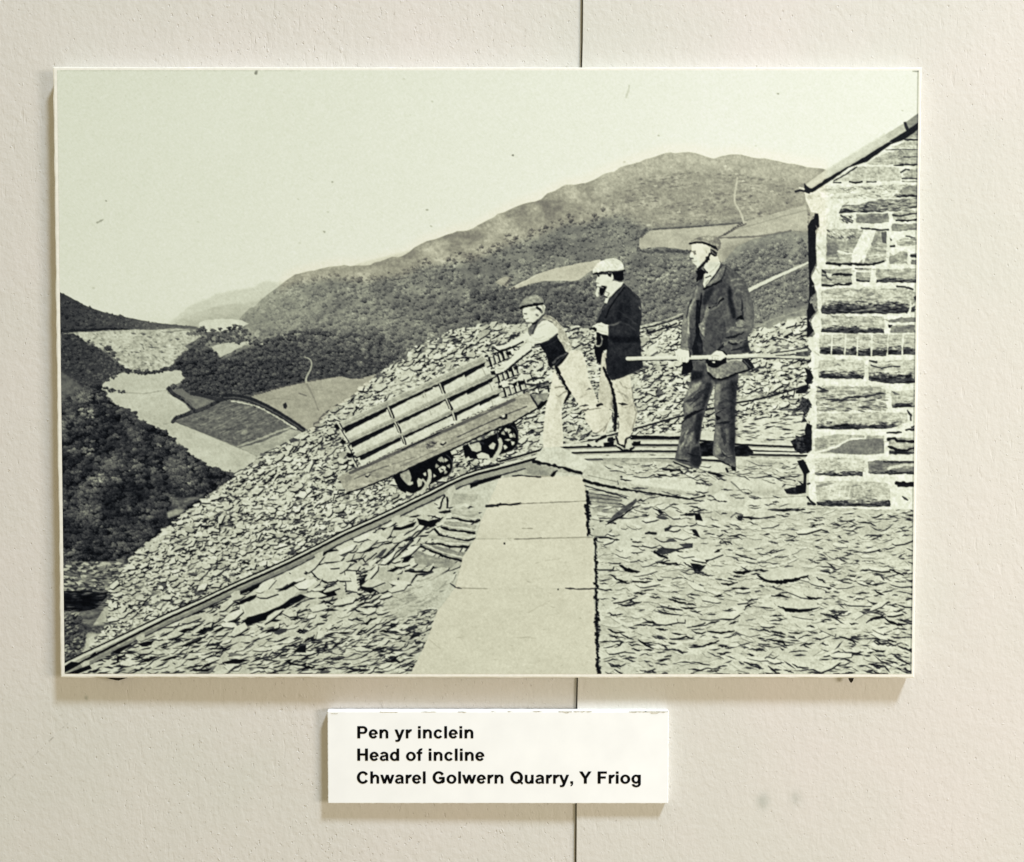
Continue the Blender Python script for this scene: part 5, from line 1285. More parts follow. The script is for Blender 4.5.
line(K2([(700, 245), (760, 225), (830, 220)]), 2.0, .16); line(K2([(690, 270), (750, 280), (860, 250)]), 1.6, .2); line(K2([(720, 320), (780, 295), (860, 290)]), 1.6, .16)
# end stakes, left
for (x_, y_, r__) in ((337.5, 426, 3.4), (342.5, 441.4, 3.2), (349.8, 454.6, 3.8), (346.6, 462.5, 2.4)):
    t = np.linspace(0, 2 * math.pi, 9)[:-1]
    fill([(x_ + r__ * math.cos(a_) * rng.uniform(.6, 1.3), y_ + r__ * .8 * math.sin(a_) * rng.uniform(.6, 1.2)) for a_ in t], .07, WE)
for (a_, b_) in (((340, 430), (344, 437)), ((346, 445), (350, 452)), ((352, 458), (356, 466)), ((338, 423), (341, 428)), ((344, 436.5), (347, 441))): line([a_, b_], 1.8, .76, WE); line([(a_[0] + 1.6, a_[1]), (b_[0] + 1.6, b_[1])], .9, .2)

# ================================================================= MIDDLE MAN
Q = Z(565, 250, 7.984); Q2 = Z(525, 350, 7.984)
J, TR = MIDS['jacket'], MIDS['trousers']
# legs
fill(Q2([(600, 20), (650, 20), (650, 170), (690, 260), (700, 330), (700, 420), (690, 470), (600, 470), (578, 430), (585, 340), (590, 240), (602, 140)]), .735 + fbm(8, 16, 211) * .08, TR, 1, warm=0.3)
fill(Q2([(640, 180), (690, 260), (715, 340), (722, 420), (700, 470), (672, 430), (690, 380), (680, 300), (655, 230)]), .42, TR, .6, soft=1)
fill(Q2([(690, 245), (745, 225), (800, 198), (838, 205), (848, 290), (860, 400), (892, 500), (880, 560), (850, 650), (825, 700), (805, 765), (740, 745), (740, 640), (748, 520), (720, 420), (700, 330)]), .785 + fbm(8, 16, 212) * .07, TR, 1, warm=0.3)
line(Q2([(622, 140), (660, 220), (690, 300), (710, 400), (716, 520), (714, 640)]), 2.2, .07, None, 1, sm=True, w2=2.6)
fill(Q2([(705, 380), (730, 420), (735, 520), (722, 640), (708, 640), (712, 500)]), .10)
line(Q2([(738, 425), (775, 430), (812, 436)]), 2.2, .10, taper=True); line(Q2([(750, 250), (780, 290), (830, 310)]), 1.5, .58, None, .8); line(Q2([(735, 330), (780, 350), (810, 375)]), 1.6, .56, None, .8)
line(Q2([(770, 450), (800, 460), (850, 440)]), 1.3, .6, None, .8); line(Q2([(850, 300), (862, 420), (885, 500), (850, 640)]), 1.4, .52, None, .8)
line(Q2([(720, 270), (760, 345), (800, 410)]), 1.2, .62, None, .7)
fill(Q2([(735, 560), (750, 590), (738, 640)]), .3, None, .7)
fill(Q2([(720, 690), (740, 740), (790, 770), (800, 720), (830, 700), (852, 720), (862, 775), (830, 798), (780, 795), (735, 770), (715, 740)]), .74 + fbm(5, 5, 213) * .2, MIDS['shoe'])
line(Q2([(722, 690), (740, 745), (790, 772), (808, 705), (840, 690)]), 1.6, .14); line(Q2([(730, 770), (780, 798), (835, 800), (862, 775)]), 1.9, .10); fill(Q2([(845, 740), (910, 728), (905, 755), (850, 758)]), .07)
# jacket
jk = Q([(462, 262), (490, 285), (540, 335), (575, 362), (598, 390), (606, 430), (606, 500), (604, 560), (592, 650), (600, 760), (606, 862)]) + Q2([(935, 100), (940, 135), (900, 158), (850, 185), (815, 200), (745, 228), (690, 243), (660, 200), (645, 150), (640, 60)]) \
    + Q([(325, 862), (335, 760), (345, 690), (335, 640), (300, 590), (245, 592), (250, 540), (270, 505), (290, 455), (318, 420), (360, 375), (400, 335), (440, 292)])
fill(jk, .185 + fbm(10, 14, 214) * .12, J)
fill(Q([(245, 655), (300, 660), (345, 685), (335, 790), (300, 805), (280, 840), (275, 900), (250, 900), (232, 800), (228, 760), (250, 740)]), .08, J)
fill(Q2([(548, 0), (622, 0), (610, 40), (603, 110), (590, 108), (560, 50)]), .06, J)
line(Q([(300, 470), (330, 440), (390, 380), (440, 320), (470, 285)]), 2.6, .28, J, .8); line(Q([(470, 300), (430, 350), (395, 400), (350, 470), (320, 540)]), 1.4, .07)
line(Q([(345, 600), (400, 590), (440, 572)]), 1.8, .40, None, .8); line(Q([(440, 575), (500, 600), (560, 640)]), 2.0, .25, None, .7); line(Q([(460, 530), (510, 545), (560, 590)]), 1.6, .26, None, .7)
line(Q([(420, 480), (470, 520), (520, 530)]), 1.4, .26, None, .6); line(Q([(350, 740), (450, 745), (560, 750)]), 1.4, .23, None, .6); line(Q([(540, 340), (580, 375), (600, 420)]), 1.8, .27, None, .6)
fill(Q([(350, 690), (470, 690), (590, 690), (590, 735), (380, 745)]), .07, None, .7, soft=1); fill(Q([(345, 752), (560, 752), (590, 862), (330, 862)]), .21, None, .5, soft=2)
fill(Q2([(650, 60), (930, 60), (930, 130), (800, 180), (690, 230), (655, 160)]), .12, None, .5, soft=2)
line(Q([(588, 455), (598, 470)]), 1.4, .5); fill(Q([(430, 420), (455, 440), (440, 560), (400, 570)]), .09, None, .6, soft=1)
line(Q([(250, 560), (268, 515), (285, 480)]), 1.4, .42, None, .7)
# collar, neck, face, cap
fill(Q([(378, 245), (430, 255), (464, 255), (445, 290), (400, 330), (365, 365), (335, 385), (310, 360), (320, 320), (345, 285)]), .85, MIDS['collar'])
fill(Q([(308, 410), (320, 375), (345, 385), (330, 425), (312, 425)]), .82, MIDS['collar']); line(Q([(318, 330), (350, 345), (340, 365)]), 1.0, .5, None, .8); line(Q([(310, 372), (330, 376)]), 1.3, .2)
fill(Q([(244, 188), (250, 205), (254, 222), (238, 250), (250, 262), (250, 290), (280, 292), (320, 288), (345, 282), (368, 255), (384, 215), (372, 180), (300, 172)]), .86, MID)
fill(Q([(330, 290), (350, 270), (380, 245), (420, 252), (380, 290), (340, 315)]), .84, MID)
fill(Q([(270, 300), (290, 282), (318, 286), (326, 305), (310, 335), (300, 360), (278, 366), (272, 340)]), .07, MID)
line(Q([(262, 305), (250, 345), (256, 362)]), 2.6, .82, MID); line(Q([(270, 300), (285, 296), (300, 300)]), 1.4, .5)
fill(Q([(252, 196), (275, 200), (270, 215), (255, 212)]), .14, MID); line(Q([(255, 192), (300, 190), (340, 188)]), 1.4, .2); line(Q([(245, 262), (265, 266)]), .9, .5)
fill(Q([(370, 178), (462, 165), (464, 235), (445, 250), (410, 244), (388, 232), (380, 205)]), .07, MID); fill(Q([(330, 182), (372, 182), (362, 215), (345, 208)]), .12, MID)
fill(Q([(368, 205), (382, 200), (384, 225), (370, 245), (362, 230)]), .84, MID)
fill(curve(Q([(216, 172), (222, 150), (236, 128), (270, 96), (320, 75), (380, 67), (430, 80), (457, 112), (467, 162), (420, 168), (340, 168), (270, 182), (230, 192)]), True, 3), .865, MIDS['cap'])
line(Q([(225, 192), (275, 182), (340, 172), (420, 172), (468, 162)]), 1.6, .10); fill(Q([(300, 160), (340, 150), (430, 150), (464, 160), (420, 168), (340, 168)]), .68, None, .5, soft=1)
# hand and watch chain
fill(curve(Q([(205, 632), (215, 610), (245, 588), (285, 578), (325, 592), (345, 605), (346, 682), (320, 676), (280, 665), (245, 650), (238, 632)]), True, 3), .865, MID)
line(Q([(200, 630), (215, 622), (240, 628), (240, 640)]), 2.2, .07); line(Q([(262, 600), (300, 610)]), .9, .6, None, .7); line(Q([(250, 640), (290, 650), (330, 660)]), 1.0, .62, None, .6)
line(Q([(240, 690), (238, 740), (250, 765), (280, 760), (292, 720), (285, 690)]), 1.1, .72, None, .85, sm=True); line(Q([(345, 608), (345, 684)]), 1.2, .3)

# ================================================================= BOY
B1 = Z(485, 285, 7.984)
TRB, WST, SH = BOYS['trousers'], BOYS['waistcoat'], BOYS['shirt']
fill([(568, 351), (579, 349.5), (585, 359), (586, 366), (588, 378), (592, 388), (595.5, 396), (598.5, 404), (606, 408), (611, 410.5), (611.5, 414), (610, 420), (607, 428), (604.5, 434), (593, 432), (588, 424.5), (584, 418), (585, 412.5),
      (580, 409), (575, 398), (570.5, 393), (566, 387), (557.5, 374), (556, 367)], .815 + fbm(10, 20, 221) * .06, TRB, 1, warm=0.3)
fill([(553, 368), (556, 374), (559.5, 381), (567.4, 392), (566, 398), (561.6, 404), (561, 412.7), (562, 425), (562.8, 438), (562.4, 446.5), (543, 447), (542.4, 438), (544.2, 420), (545.5, 404), (548.8, 394), (551.6, 381)], .825 + fbm(10, 20, 222) * .05, TRB, 1, warm=0.3)
line(Q2([(245, 135), (270, 185), (305, 255), (352, 338)]), 2.6, .07); fill(Q2([(345, 335), (360, 345), (340, 385), (318, 420), (300, 432), (318, 375)]), .08)
line(Q2([(240, 300), (270, 292), (315, 292)]), 1.3, .5, None, .85); line(Q2([(265, 370), (295, 345), (330, 325)]), 1.4, .5, None, .85); line(Q2([(245, 360), (265, 372)]), 1.0, .6, None, .7); line(Q2([(225, 540), (250, 548)]), 1.0, .6, None, .6)
line(Q2([(260, 200), (280, 215), (290, 240)]), 1.2, .4, None, .7)
line(Q2([(480, 322), (505, 308), (525, 310)]), 1.9, .2, taper=True); line(Q2([(430, 380), (470, 360), (490, 350)]), 1.2, .6, None, .7); line(Q2([(435, 450), (470, 440), (500, 438)]), 2.2, .24, taper=True); line(Q2([(450, 478), (480, 480), (500, 470)]), 1.6, .35)
line(Q2([(510, 475), (560, 465), (600, 462)]), 1.2, .48, None, .8); line(Q2([(575, 440), (600, 430), (612, 436)]), 2.4, .10); line(Q2([(560, 665), (600, 640), (640, 610), (680, 540)]), 1.4, .5, None, .8); line(Q2([(620, 650), (660, 590), (690, 540)]), 1.3, .45, None, .7)
line(Q2([(400, 200), (440, 290), (480, 400)]), 1.6, .74, None, .6); line(Q2([(190, 420), (180, 560), (170, 740)]), 2, .76, None, .5)
fill(Q2([(640, 640), (665, 560), (690, 540), (695, 600), (660, 660)]), .80, TRB)
fill(Q2([(500, 748), (540, 722), (575, 712), (600, 695), (655, 700), (650, 735), (622, 768), (560, 772), (520, 772)]), .79, BOYS['shoe']); line(Q2([(565, 722), (595, 705), (635, 688)]), 2.4, .08); fill(Q2([(622, 738), (705, 732), (705, 765), (625, 766)]), .07)
fill(Q2([(660, 700), (700, 690), (705, 725), (650, 730)]), .12); line(Q2([(500, 752), (530, 772), (600, 772)]), 1.4, .14)
# vest back
fill(B1([(450, 262), (480, 236), (522, 246), (570, 280), (615, 330), (642, 382), (682, 462), (694, 492), (664, 545), (635, 530), (600, 450), (572, 392), (575, 345), (535, 292)]), .655 + fbm(8, 8, 223) * .12, WST, 1, warm=0.2)
line(B1([(460, 250), (500, 246), (550, 280), (600, 330)]), 1.4, .52, None, .7); line(B1([(640, 390), (660, 440), (690, 490)]), 1.0, .5, None, .7); line(B1([(600, 400), (640, 460), (670, 470)]), 1.2, .78, None, .7)
# dark front
fill(B1([(428, 466), (480, 456), (530, 430), (572, 392), (582, 430), (612, 470), (640, 525), (664, 545), (640, 585), (612, 622), (578, 650), (550, 640), (520, 662), (500, 640), (500, 590), (480, 540), (450, 500)]), .115 + fbm(6, 6, 224) * .06, WST)
line(B1([(540, 625), (570, 585), (620, 560), (655, 540)]), 1.8, .40, None, .85); line(B1([(555, 640), (590, 600), (650, 556)]), 1.0, .3, None, .7); line(B1([(470, 490), (520, 470), (570, 440)]), 1.2, .22, None, .6)
# far arm, near arm, shirt
fill(B1([(345, 372), (365, 410), (312, 450), (200, 500), (115, 526), (60, 497), (42, 488), (50, 478), (72, 470), (92, 490), (150, 478), (230, 430), (290, 392)]), .845, BOY)
line(B1([(58, 498), (112, 528), (200, 503), (300, 455)]), 1.6, .10); line(B1([(40, 487), (60, 490), (80, 500)]), 1.4, .3, None, .8)
line(B1([(200, 450), (250, 425), (300, 400)]), 1.0, .7, None, .6)
fill(B1([(328, 462), (372, 486), (362, 520), (222, 630), (155, 682), (90, 712), (78, 692), (95, 658), (180, 600), (262, 520), (300, 485)]), .845, BOY)
line(B1([(365, 520), (300, 572), (225, 634), (160, 688), (92, 714)]), 1.7, .13); line(B1([(100, 665), (130, 670), (150, 660)]), .9, .6, None, .8); line(B1([(92, 690), (120, 685)]), .9, .6, None, .8)
fill(curve(B1([(410, 330), (450, 290), (490, 282), (540, 308), (576, 348), (574, 382), (522, 428), (462, 462), (430, 468), (400, 476), (370, 484), (328, 464), (345, 425), (388, 385)]), True, 3), .865, SH)
for pl in ([(400, 440), (450, 445), (510, 420)], [(380, 420), (420, 430), (470, 410)], [(430, 470), (480, 450), (540, 410)], [(345, 450), (380, 462), (420, 460)], [(420, 340), (450, 320), (480, 310)]): line(B1(pl), 1.1, .70, None, .7)
line(B1([(400, 478), (440, 470), (500, 448), (572, 390)]), 1.5, .14)
fill(B1([(320, 440), (345, 425), (350, 460), (330, 470)]), .70, None, .5)
# neck, face
fill(B1([(340, 345), (390, 300), (415, 290), (410, 330), (385, 385), (355, 405), (340, 380)]), .46 + fbm(4, 6, 225) * .4, SH)
fill(curve(B1([(302, 190), (300, 225), (308, 250), (303, 262), (318, 274), (322, 288), (348, 302), (380, 303), (410, 280), (440, 250), (470, 218), (472, 160), (420, 160), (340, 172)]), True, 3), .86, BOY)
fill(B1([(400, 290), (440, 245), (455, 258), (445, 285), (410, 320)]), .55, BOY, .9)
line(B1([(458, 242), (430, 275), (405, 310), (385, 360), (378, 385)]), 1.9, .26, SH, .9); line(B1([(415, 275), (400, 300), (380, 310)]), 1.8, .08)
fill(B1([(350, 185), (400, 178), (420, 190), (390, 205), (360, 205)]), .56, BOY, .8, soft=1)
line(B1([(412, 180), (435, 195), (450, 216)]), 2.4, .14, BOY); line(B1([(440, 150), (460, 170), (465, 210)]), 2.4, .62, BOY, .8)
line(B1([(312, 228), (328, 230)]), 1.2, .3); line(B1([(322, 272), (340, 268)]), .9, .5); line(B1([(330, 300), (370, 302)]), 1.4, .4, None, .6); fill(B1([(360, 215), (400, 230), (380, 260), (350, 250)]), .78, None, .6, soft=1)
line(B1([(410, 235), (420, 245)]), 1.6, .2)
fill(curve(B1([(272, 165), (278, 148), (292, 132), (312, 108), (345, 88), (390, 79), (432, 85), (458, 112), (468, 142), (440, 152), (380, 164), (320, 174), (290, 190)]), True, 3), .55 + fbm(5, 4, 226) * .16, BOYS['cap'])
fill(B1([(290, 135), (330, 100), (390, 86), (430, 95), (445, 125), (380, 140), (320, 150)]), .66, None, .7, soft=1)
line(B1([(284, 186), (320, 172), (380, 160), (456, 146)]), 2.2, .08)

fill(B1([(395, 235), (440, 200), (468, 215), (440, 255), (405, 290), (370, 302), (380, 270)]), .70, None, .55, soft=1); fill(B1([(318, 215), (345, 222), (340, 240), (320, 238)]), .74, None, .5, soft=1)
fill([(574, 352), (583, 366), (589, 388), (594, 404), (586, 404), (578, 385), (572, 366)], .74, None, .5, soft=2); fill([(556, 386), (562, 398), (558, 412), (562, 446), (555, 446), (553, 410)], .74, None, .5, soft=2)
fill([(600, 412), (610, 412), (608, 424), (603, 432), (597, 430)], .70, None, .5, soft=2); fill(B1([(520, 330), (575, 350), (572, 385), (510, 430), (470, 455), (500, 400)]), .74, None, .5, soft=2)
fill([(627, 380), (631, 395), (635, 412), (631, 430), (626, 440), (626, 415), (624, 395)], .66, None, .55, soft=2)
fill(Q([(330, 230), (368, 240), (350, 275), (320, 288), (300, 275)]), .72, None, .5, soft=1); fill(Q([(255, 225), (280, 230), (275, 262), (255, 258)]), .76, None, .5, soft=1)
# ================================================================= TALL MAN
R1 = Z(655, 225, 7.984); R2 = Z(655, 300, 7.984); R3 = Z(655, 375, 7.984)
TJ, TT = TALLS['jacket'], TALLS['trousers']
# shoes and shade at his feet
fill(R3([(140, 688), (180, 690), (262, 718), (290, 740), (240, 742), (160, 720)]), .66, TALLS['shoe']); fill(R3([(460, 700), (520, 702), (566, 730), (580, 760), (560, 776), (470, 768), (430, 745)]), .76, TALLS['shoe'])
line(R3([(140, 688), (200, 715), (260, 742), (290, 742)]), 1.5, .14)
fill(R3([(412, 768), (470, 776), (520, 790), (560, 800), (500, 812), (470, 795), (425, 785)]), .08); fill(R3([(300, 755), (325, 758), (322, 772), (298, 770)]), .08); line(R3([(120, 760), (190, 755), (208, 770)]), 1.8, .12); line(R3([(565, 745), (575, 768)]), 2.2, .1)
leg1 = R2([(285, 470), (280, 640), (262, 700)]) + R3([(260, 110), (222, 200), (216, 280), (232, 335), (205, 385), (200, 480), (165, 600), (150, 680), (200, 700), (262, 718), (300, 738), (345, 742), (366, 700), (364, 645), (350, 560), (362, 450), (376, 345), (410, 240), (470, 75)]) + R2([(660, 640), (660, 590), (560, 560), (400, 470)])
fill(leg1, .365 + fbm(9, 16, 231) * .22, TT)
leg2 = R2([(470, 640)]) + R3([(472, 90), (466, 250), (476, 340), (470, 440), (466, 480), (456, 640), (500, 672), (545, 695), (600, 712), (625, 765), (642, 762), (640, 700), (632, 600), (636, 500), (634, 350), (640, 200), (655, 60), (662, 0)]) + R2([(655, 560), (560, 600)])
fill(leg2, .355 + fbm(9, 16, 232) * .20, TT)
def fold(z, pl, w_, t_, a_=.7, soft=0): line(z(pl), w_, t_, None, a_, taper=True)
fill(R3([(300, 70), (370, 40), (330, 110), (260, 170), (245, 140)]), .62, None, .85, soft=1); fill(R3([(230, 230), (300, 210), (330, 250), (280, 300), (235, 300)]), .58, None, .85, soft=1)
fill(R3([(215, 450), (270, 430), (240, 530), (200, 600), (180, 640), (190, 560)]), .60, None, .85, soft=1); fill(R3([(330, 300), (375, 300), (350, 520), (320, 560), (310, 420)]), .13, None, .85, soft=1)
fill(R3([(400, 60), (455, 60), (400, 230), (370, 290), (380, 170)]), .14, None, .8, soft=1)
fill(R3([(290, 580), (350, 560), (364, 650), (362, 700), (335, 738), (290, 720), (270, 660)]), .14, None, .8, soft=1)
fold(R3, [(220, 345), (290, 310), (380, 270)], 3.0, .09, .9); fold(R3, [(205, 385), (240, 345), (290, 325)], 2.2, .12, .9); fold(R3, [(270, 240), (330, 190), (390, 150)], 1.6, .18); fold(R3, [(240, 200), (300, 170), (350, 120)], 1.4, .5)
for pl_, w_, t_ in (([(250, 130), (310, 110), (370, 60)], 4, .60), ([(300, 180), (350, 150), (400, 110)], 4, .16), ([(230, 215), (290, 195), (350, 175)], 3, .20), ([(300, 260), (350, 225), (385, 200)], 3, .18), ([(250, 470), (300, 430), (330, 380)], 4, .20), ([(240, 560), (280, 500), (300, 450)], 4, .58),
                    ([(200, 560), (215, 500), (235, 450)], 3, .24), ([(500, 140), (540, 110), (600, 100)], 3, .22), ([(500, 230), (560, 200), (610, 210)], 3, .20), ([(520, 420), (545, 480), (550, 560)], 4, .18), ([(560, 420), (575, 500), (580, 600)], 3, .44), ([(490, 560), (510, 600), (560, 630)], 3, .60)):
    fold(R3, pl_, w_, t_, .6)
fold(R3, [(160, 670), (220, 680), (275, 690)], 1.8, .15, .85); fold(R3, [(170, 660), (230, 668), (280, 660)], 1.3, .5); fold(R3, [(250, 620), (300, 640), (350, 640)], 1.5, .1)
fill(R3([(475, 80), (520, 60), (510, 200), (480, 260), (470, 200)]), .58, None, .8, soft=1); fill(R3([(480, 400), (520, 400), (500, 560), (520, 620), (480, 640), (462, 600)]), .54, None, .8, soft=1)
fill(R3([(590, 40), (650, 40), (638, 220), (632, 500), (630, 690), (590, 560), (600, 300)]), .11, None, .85, soft=2)
fold(R3, [(480, 310), (520, 280), (560, 260)], 1.8, .10, .9); fill(R3([(476, 315), (515, 335), (520, 350), (485, 360)]), .09); fold(R3, [(485, 385), (540, 378), (600, 372)], 2.2, .12, .85); fold(R3, [(480, 300), (500, 285), (545, 270)], 1.4, .6)
fold(R3, [(470, 650), (540, 660), (610, 640)], 1.8, .5); fold(R3, [(465, 680), (530, 690), (600, 725)], 2.0, .12, .9); fold(R3, [(520, 590), (545, 640), (600, 660)], 1.4, .15); fill(R3([(600, 720), (640, 735), (640, 765), (612, 760)]), .10)
fill(R2([(400, 470), (620, 560), (650, 600), (560, 640), (470, 650), (420, 600)]), .13, TT, .85, soft=1); fill(R2([(285, 560), (380, 570), (370, 620), (280, 650)]), .10, None, .8, soft=1)
# jacket body
body = R1([(330, 470), (350, 440), (372, 430), (385, 500), (500, 320), (560, 318), (600, 345), (650, 385), (690, 420), (712, 455), (730, 500), (758, 575), (778, 640), (788, 700), (780, 800)]) + R2([(786, 150), (780, 205), (758, 250), (735, 300), (742, 360), (758, 415), (700, 425), (640, 436), (560, 450), (400, 470), (300, 470), (285, 455),
       (272, 400), (190, 400), (200, 330), (210, 200), (222, 120), (252, 55)]) + R1([(250, 655), (290, 575), (310, 520)])
fill(body, .345 + fbm(10, 16, 233) * .17 + fbm(4, 4, 234, 2) * .05, TJ)
# far (left) sleeve, lighter
fill(R1([(330, 480), (352, 500), (330, 600), (300, 700), (270, 770), (262, 862), (210, 862), (215, 780), (250, 655), (290, 575)]), .46, TJ, .8, soft=1)
fill(R2([(270, 20), (268, 230), (280, 300), (270, 395), (195, 392), (203, 310), (212, 190), (225, 110), (255, 50)]), .50 + fbm(5, 9, 235) * .12, TJ, .9)
line(R1([(300, 600), (275, 660), (262, 740), (262, 862)]), 1.6, .64, None, .8); line(R1([(330, 490), (318, 560), (290, 640), (270, 720)]), 1.6, .56, None, .7); line(R1([(285, 600), (262, 660), (245, 740)]), 1.2, .20, None, .7)
fill(R1([(356, 560), (372, 540), (358, 680), (350, 862), (318, 862), (330, 760), (348, 660)]), .09, TJ, .9, soft=0); fill(R2([(325, 0), (350, 0), (345, 150), (350, 270), (372, 330), (378, 430), (300, 440), (290, 380), (320, 280), (318, 140)]), .10, TJ, .9)
fill(R2([(275, 220), (300, 235), (292, 380), (280, 400), (272, 300)]), .26, None, .8); fill(R2([(258, 290), (276, 300), (276, 400), (262, 400)]), .3, None, .7)
fill(R2([(330, 330), (370, 340), (380, 430), (345, 435)]), .22, None, .7)
# lapel and front edge
fill(R1([(385, 500), (440, 440), (520, 330), (560, 330), (545, 390), (520, 450), (470, 478), (410, 505)]), .45, TJ, .9); line(R1([(388, 508), (450, 480), (520, 448)]), 2.0, .10); line(R1([(400, 480), (460, 415), (525, 330)]), 1.5, .20)
line(R1([(560, 340), (545, 400), (515, 450)]), 1.4, .2, None, .8); line(R1([(520, 350), (490, 420), (440, 470)]), 1.4, .58, None, .6)
fill(R1([(395, 530), (440, 500), (470, 490), (450, 560), (400, 640), (372, 640), (380, 570)]), .14, None, .8, soft=1)
line(R1([(425, 660), (400, 740), (385, 862)]), 2.4, .56, None, .8); line(R2([(410, 60), (400, 130), (380, 180)]), 2.4, .58, None, .8); fill(R2([(345, 190), (375, 175), (398, 190), (390, 300), (370, 270), (345, 215)]), .60 + fbm(3, 3, 236) * .5, TJ, .85)
line(R1([(430, 660), (480, 640), (535, 590)]), 1.8, .09); line(R1([(440, 680), (490, 655), (540, 605)]), 1.2, .54, None, .6); line(R1([(440, 655), (490, 630), (520, 575)]), 1.2, .5, None, .6)
fill(R1([(430, 690), (520, 660), (560, 700), (560, 862), (400, 862)]), .37 + fbm(5, 6, 237) * .22, None, .6, soft=2)
fill(R2([(400, 130), (560, 130), (560, 250), (520, 300), (470, 400), (395, 400), (385, 280)]), .30 + fbm(6, 8, 238) * .18, None, .7, soft=1)
# near sleeve
fill(R1([(590, 420), (640, 400), (690, 420), (720, 480), (740, 560), (700, 600), (680, 700), (700, 862), (650, 862), (640, 760), (600, 640), (585, 520)]), .40, TJ, .7, soft=2)
fill(R1([(690, 560), (740, 560), (785, 700), (780, 862), (720, 862), (695, 720)]), .45, TJ, .8, soft=2)
fill(R1([(585, 470), (605, 520), (612, 600), (640, 690), (640, 760), (610, 740), (580, 640), (575, 540)]), .10, TJ, .8, soft=1)
for pl, t_ in (([(600, 450), (640, 430), (690, 430)], .56), ([(610, 500), (650, 470), (700, 480)], .5), ([(620, 560), (660, 520), (700, 540)], .52), ([(690, 600), (690, 680), (700, 760)], .16), ([(650, 740), (690, 745), (680, 765)], .07), ([(640, 780), (680, 770), (710, 790)], .62), ([(640, 760), (670, 735), (690, 740)], .1)):
    fold(R1, pl, 2.2, t_, .8)
fill(R2([(640, 180), (690, 150), (720, 190), (690, 215), (645, 215)]), .58, None, .7); fold(R2, [(640, 150), (680, 135), (692, 150)], 2.4, .07, .9); fold(R2, [(650, 170), (690, 168), (715, 180)], 2.0, .6, .8)
for pl, t_, w_ in (([(560, 260), (610, 225), (680, 240), (740, 230)], .52, 3.0), ([(560, 300), (620, 295), (700, 260)], .12, 2.6), ([(550, 330), (620, 350), (720, 320)], .10, 2.4), ([(560, 310), (600, 330), (660, 335), (720, 310)], .5, 2.0), ([(600, 320), (640, 322)], .6, 1.6), ([(600, 400), (680, 385), (740, 370)], .15, 2.6),
                  ([(520, 400), (540, 350), (580, 330)], .5, 3.4), ([(490, 400), (530, 370), (545, 345)], .1, 2.2), ([(560, 370), (640, 372), (700, 355)], .36, 2.6), ([(700, 180), (740, 200), (770, 190)], .48, 3)):
    fold(R2, pl, w_, t_, .85)
fill(R2([(700, 340), (735, 330), (755, 412), (690, 420)]), .16, None, .8, soft=1)
# collar, neck, face
fill(R1([(383, 350), (420, 330), (480, 290), (520, 298), (505, 340), (460, 405), (420, 460), (388, 502), (378, 470), (385, 420)]), .845, TALLS['collar'])
line(R1([(388, 350), (402, 372), (412, 380)]), 1.3, .2); line(R1([(400, 420), (435, 405), (440, 412)]), 1.2, .3); line(R1([(430, 380), (470, 350), (505, 310)]), 1.2, .6, None, .7); line(R1([(400, 470), (420, 440)]), 1.2, .5, None, .6)
fill(R1([(405, 270), (430, 235), (495, 250), (515, 295), (470, 330), (420, 355), (385, 345)]), .82, TALL)
fill(curve(R1([(292, 152), (288, 180), (286, 205), (272, 252), (290, 268), (288, 288), (308, 308), (326, 322), (330, 345), (352, 340), (385, 312), (408, 265), (432, 232), (436, 190), (400, 152), (340, 145)]), True, 3), .872, TALL)
line(R1([(415, 262), (400, 290), (375, 320), (335, 352)]), 2.4, .10); fill(R1([(295, 210), (318, 215), (325, 235), (305, 240)]), .42, TALL, .85, soft=0); line(R1([(290, 212), (315, 208)]), 1.0, .5)
line(R1([(280, 265), (296, 268)]), 1.2, .35); fill(R1([(380, 170), (430, 180), (428, 220), (400, 240), (385, 205)]), .66, None, .5, soft=1); line(R1([(405, 262), (415, 258), (425, 275)]), 1.8, .1); fill(R1([(290, 290), (330, 300), (320, 322)]), .80, None, .6)
fill(R1([(440, 172), (510, 185), (495, 215), (490, 252), (465, 255), (440, 235), (436, 200)]), .18 + fbm(3, 4, 239) * .3, TALL)
line(R1([(438, 182), (465, 195), (488, 212)]), 1.6, .66, None, .9); line(R1([(440, 205), (460, 225), (475, 240)]), 1.2, .5, None, .7); fill(R1([(405, 195), (430, 200), (428, 235), (412, 240)]), .80, TALL, .9); line(R1([(404, 205), (408, 225)]), .9, .55, None, .8)
line(R1([(432, 228), (416, 268), (392, 300), (340, 352)]), 2.2, .10, None, .95)
fill(curve(R1([(270, 143), (300, 116), (350, 96), (420, 84), (490, 98), (516, 128), (522, 160), (512, 195), (492, 198), (455, 178), (400, 150), (340, 138), (285, 152)]), True, 3), .48 + fbm(4, 4, 240) * .16, TALLS['cap'])
fill(R1([(350, 100), (420, 88), (480, 102), (450, 125), (390, 120)]), .68, None, .7, soft=1); line(R1([(275, 148), (320, 140), (370, 138), (430, 160), (490, 190)]), 2.0, .10); line(R1([(285, 135), (330, 122), (380, 128), (440, 150), (500, 165)]), 1.2, .62, None, .7)
fill(R1([(325, 365), (360, 352), (392, 365), (402, 382), (385, 395), (372, 430), (345, 445), (328, 455), (318, 430), (335, 400)]), .08, TJ)
fill(R1([(360, 230), (405, 240), (400, 275), (370, 310), (345, 320), (350, 270)]), .70, None, .5, soft=1); fill(R1([(300, 240), (330, 245), (325, 285), (300, 280)]), .78, None, .5, soft=1); fill(R1([(430, 300), (500, 300), (470, 345), (420, 350)]), .70, None, .5, soft=1)
line(R1([(292, 288), (312, 292), (330, 288)]), 1.1, .60, None, .8)
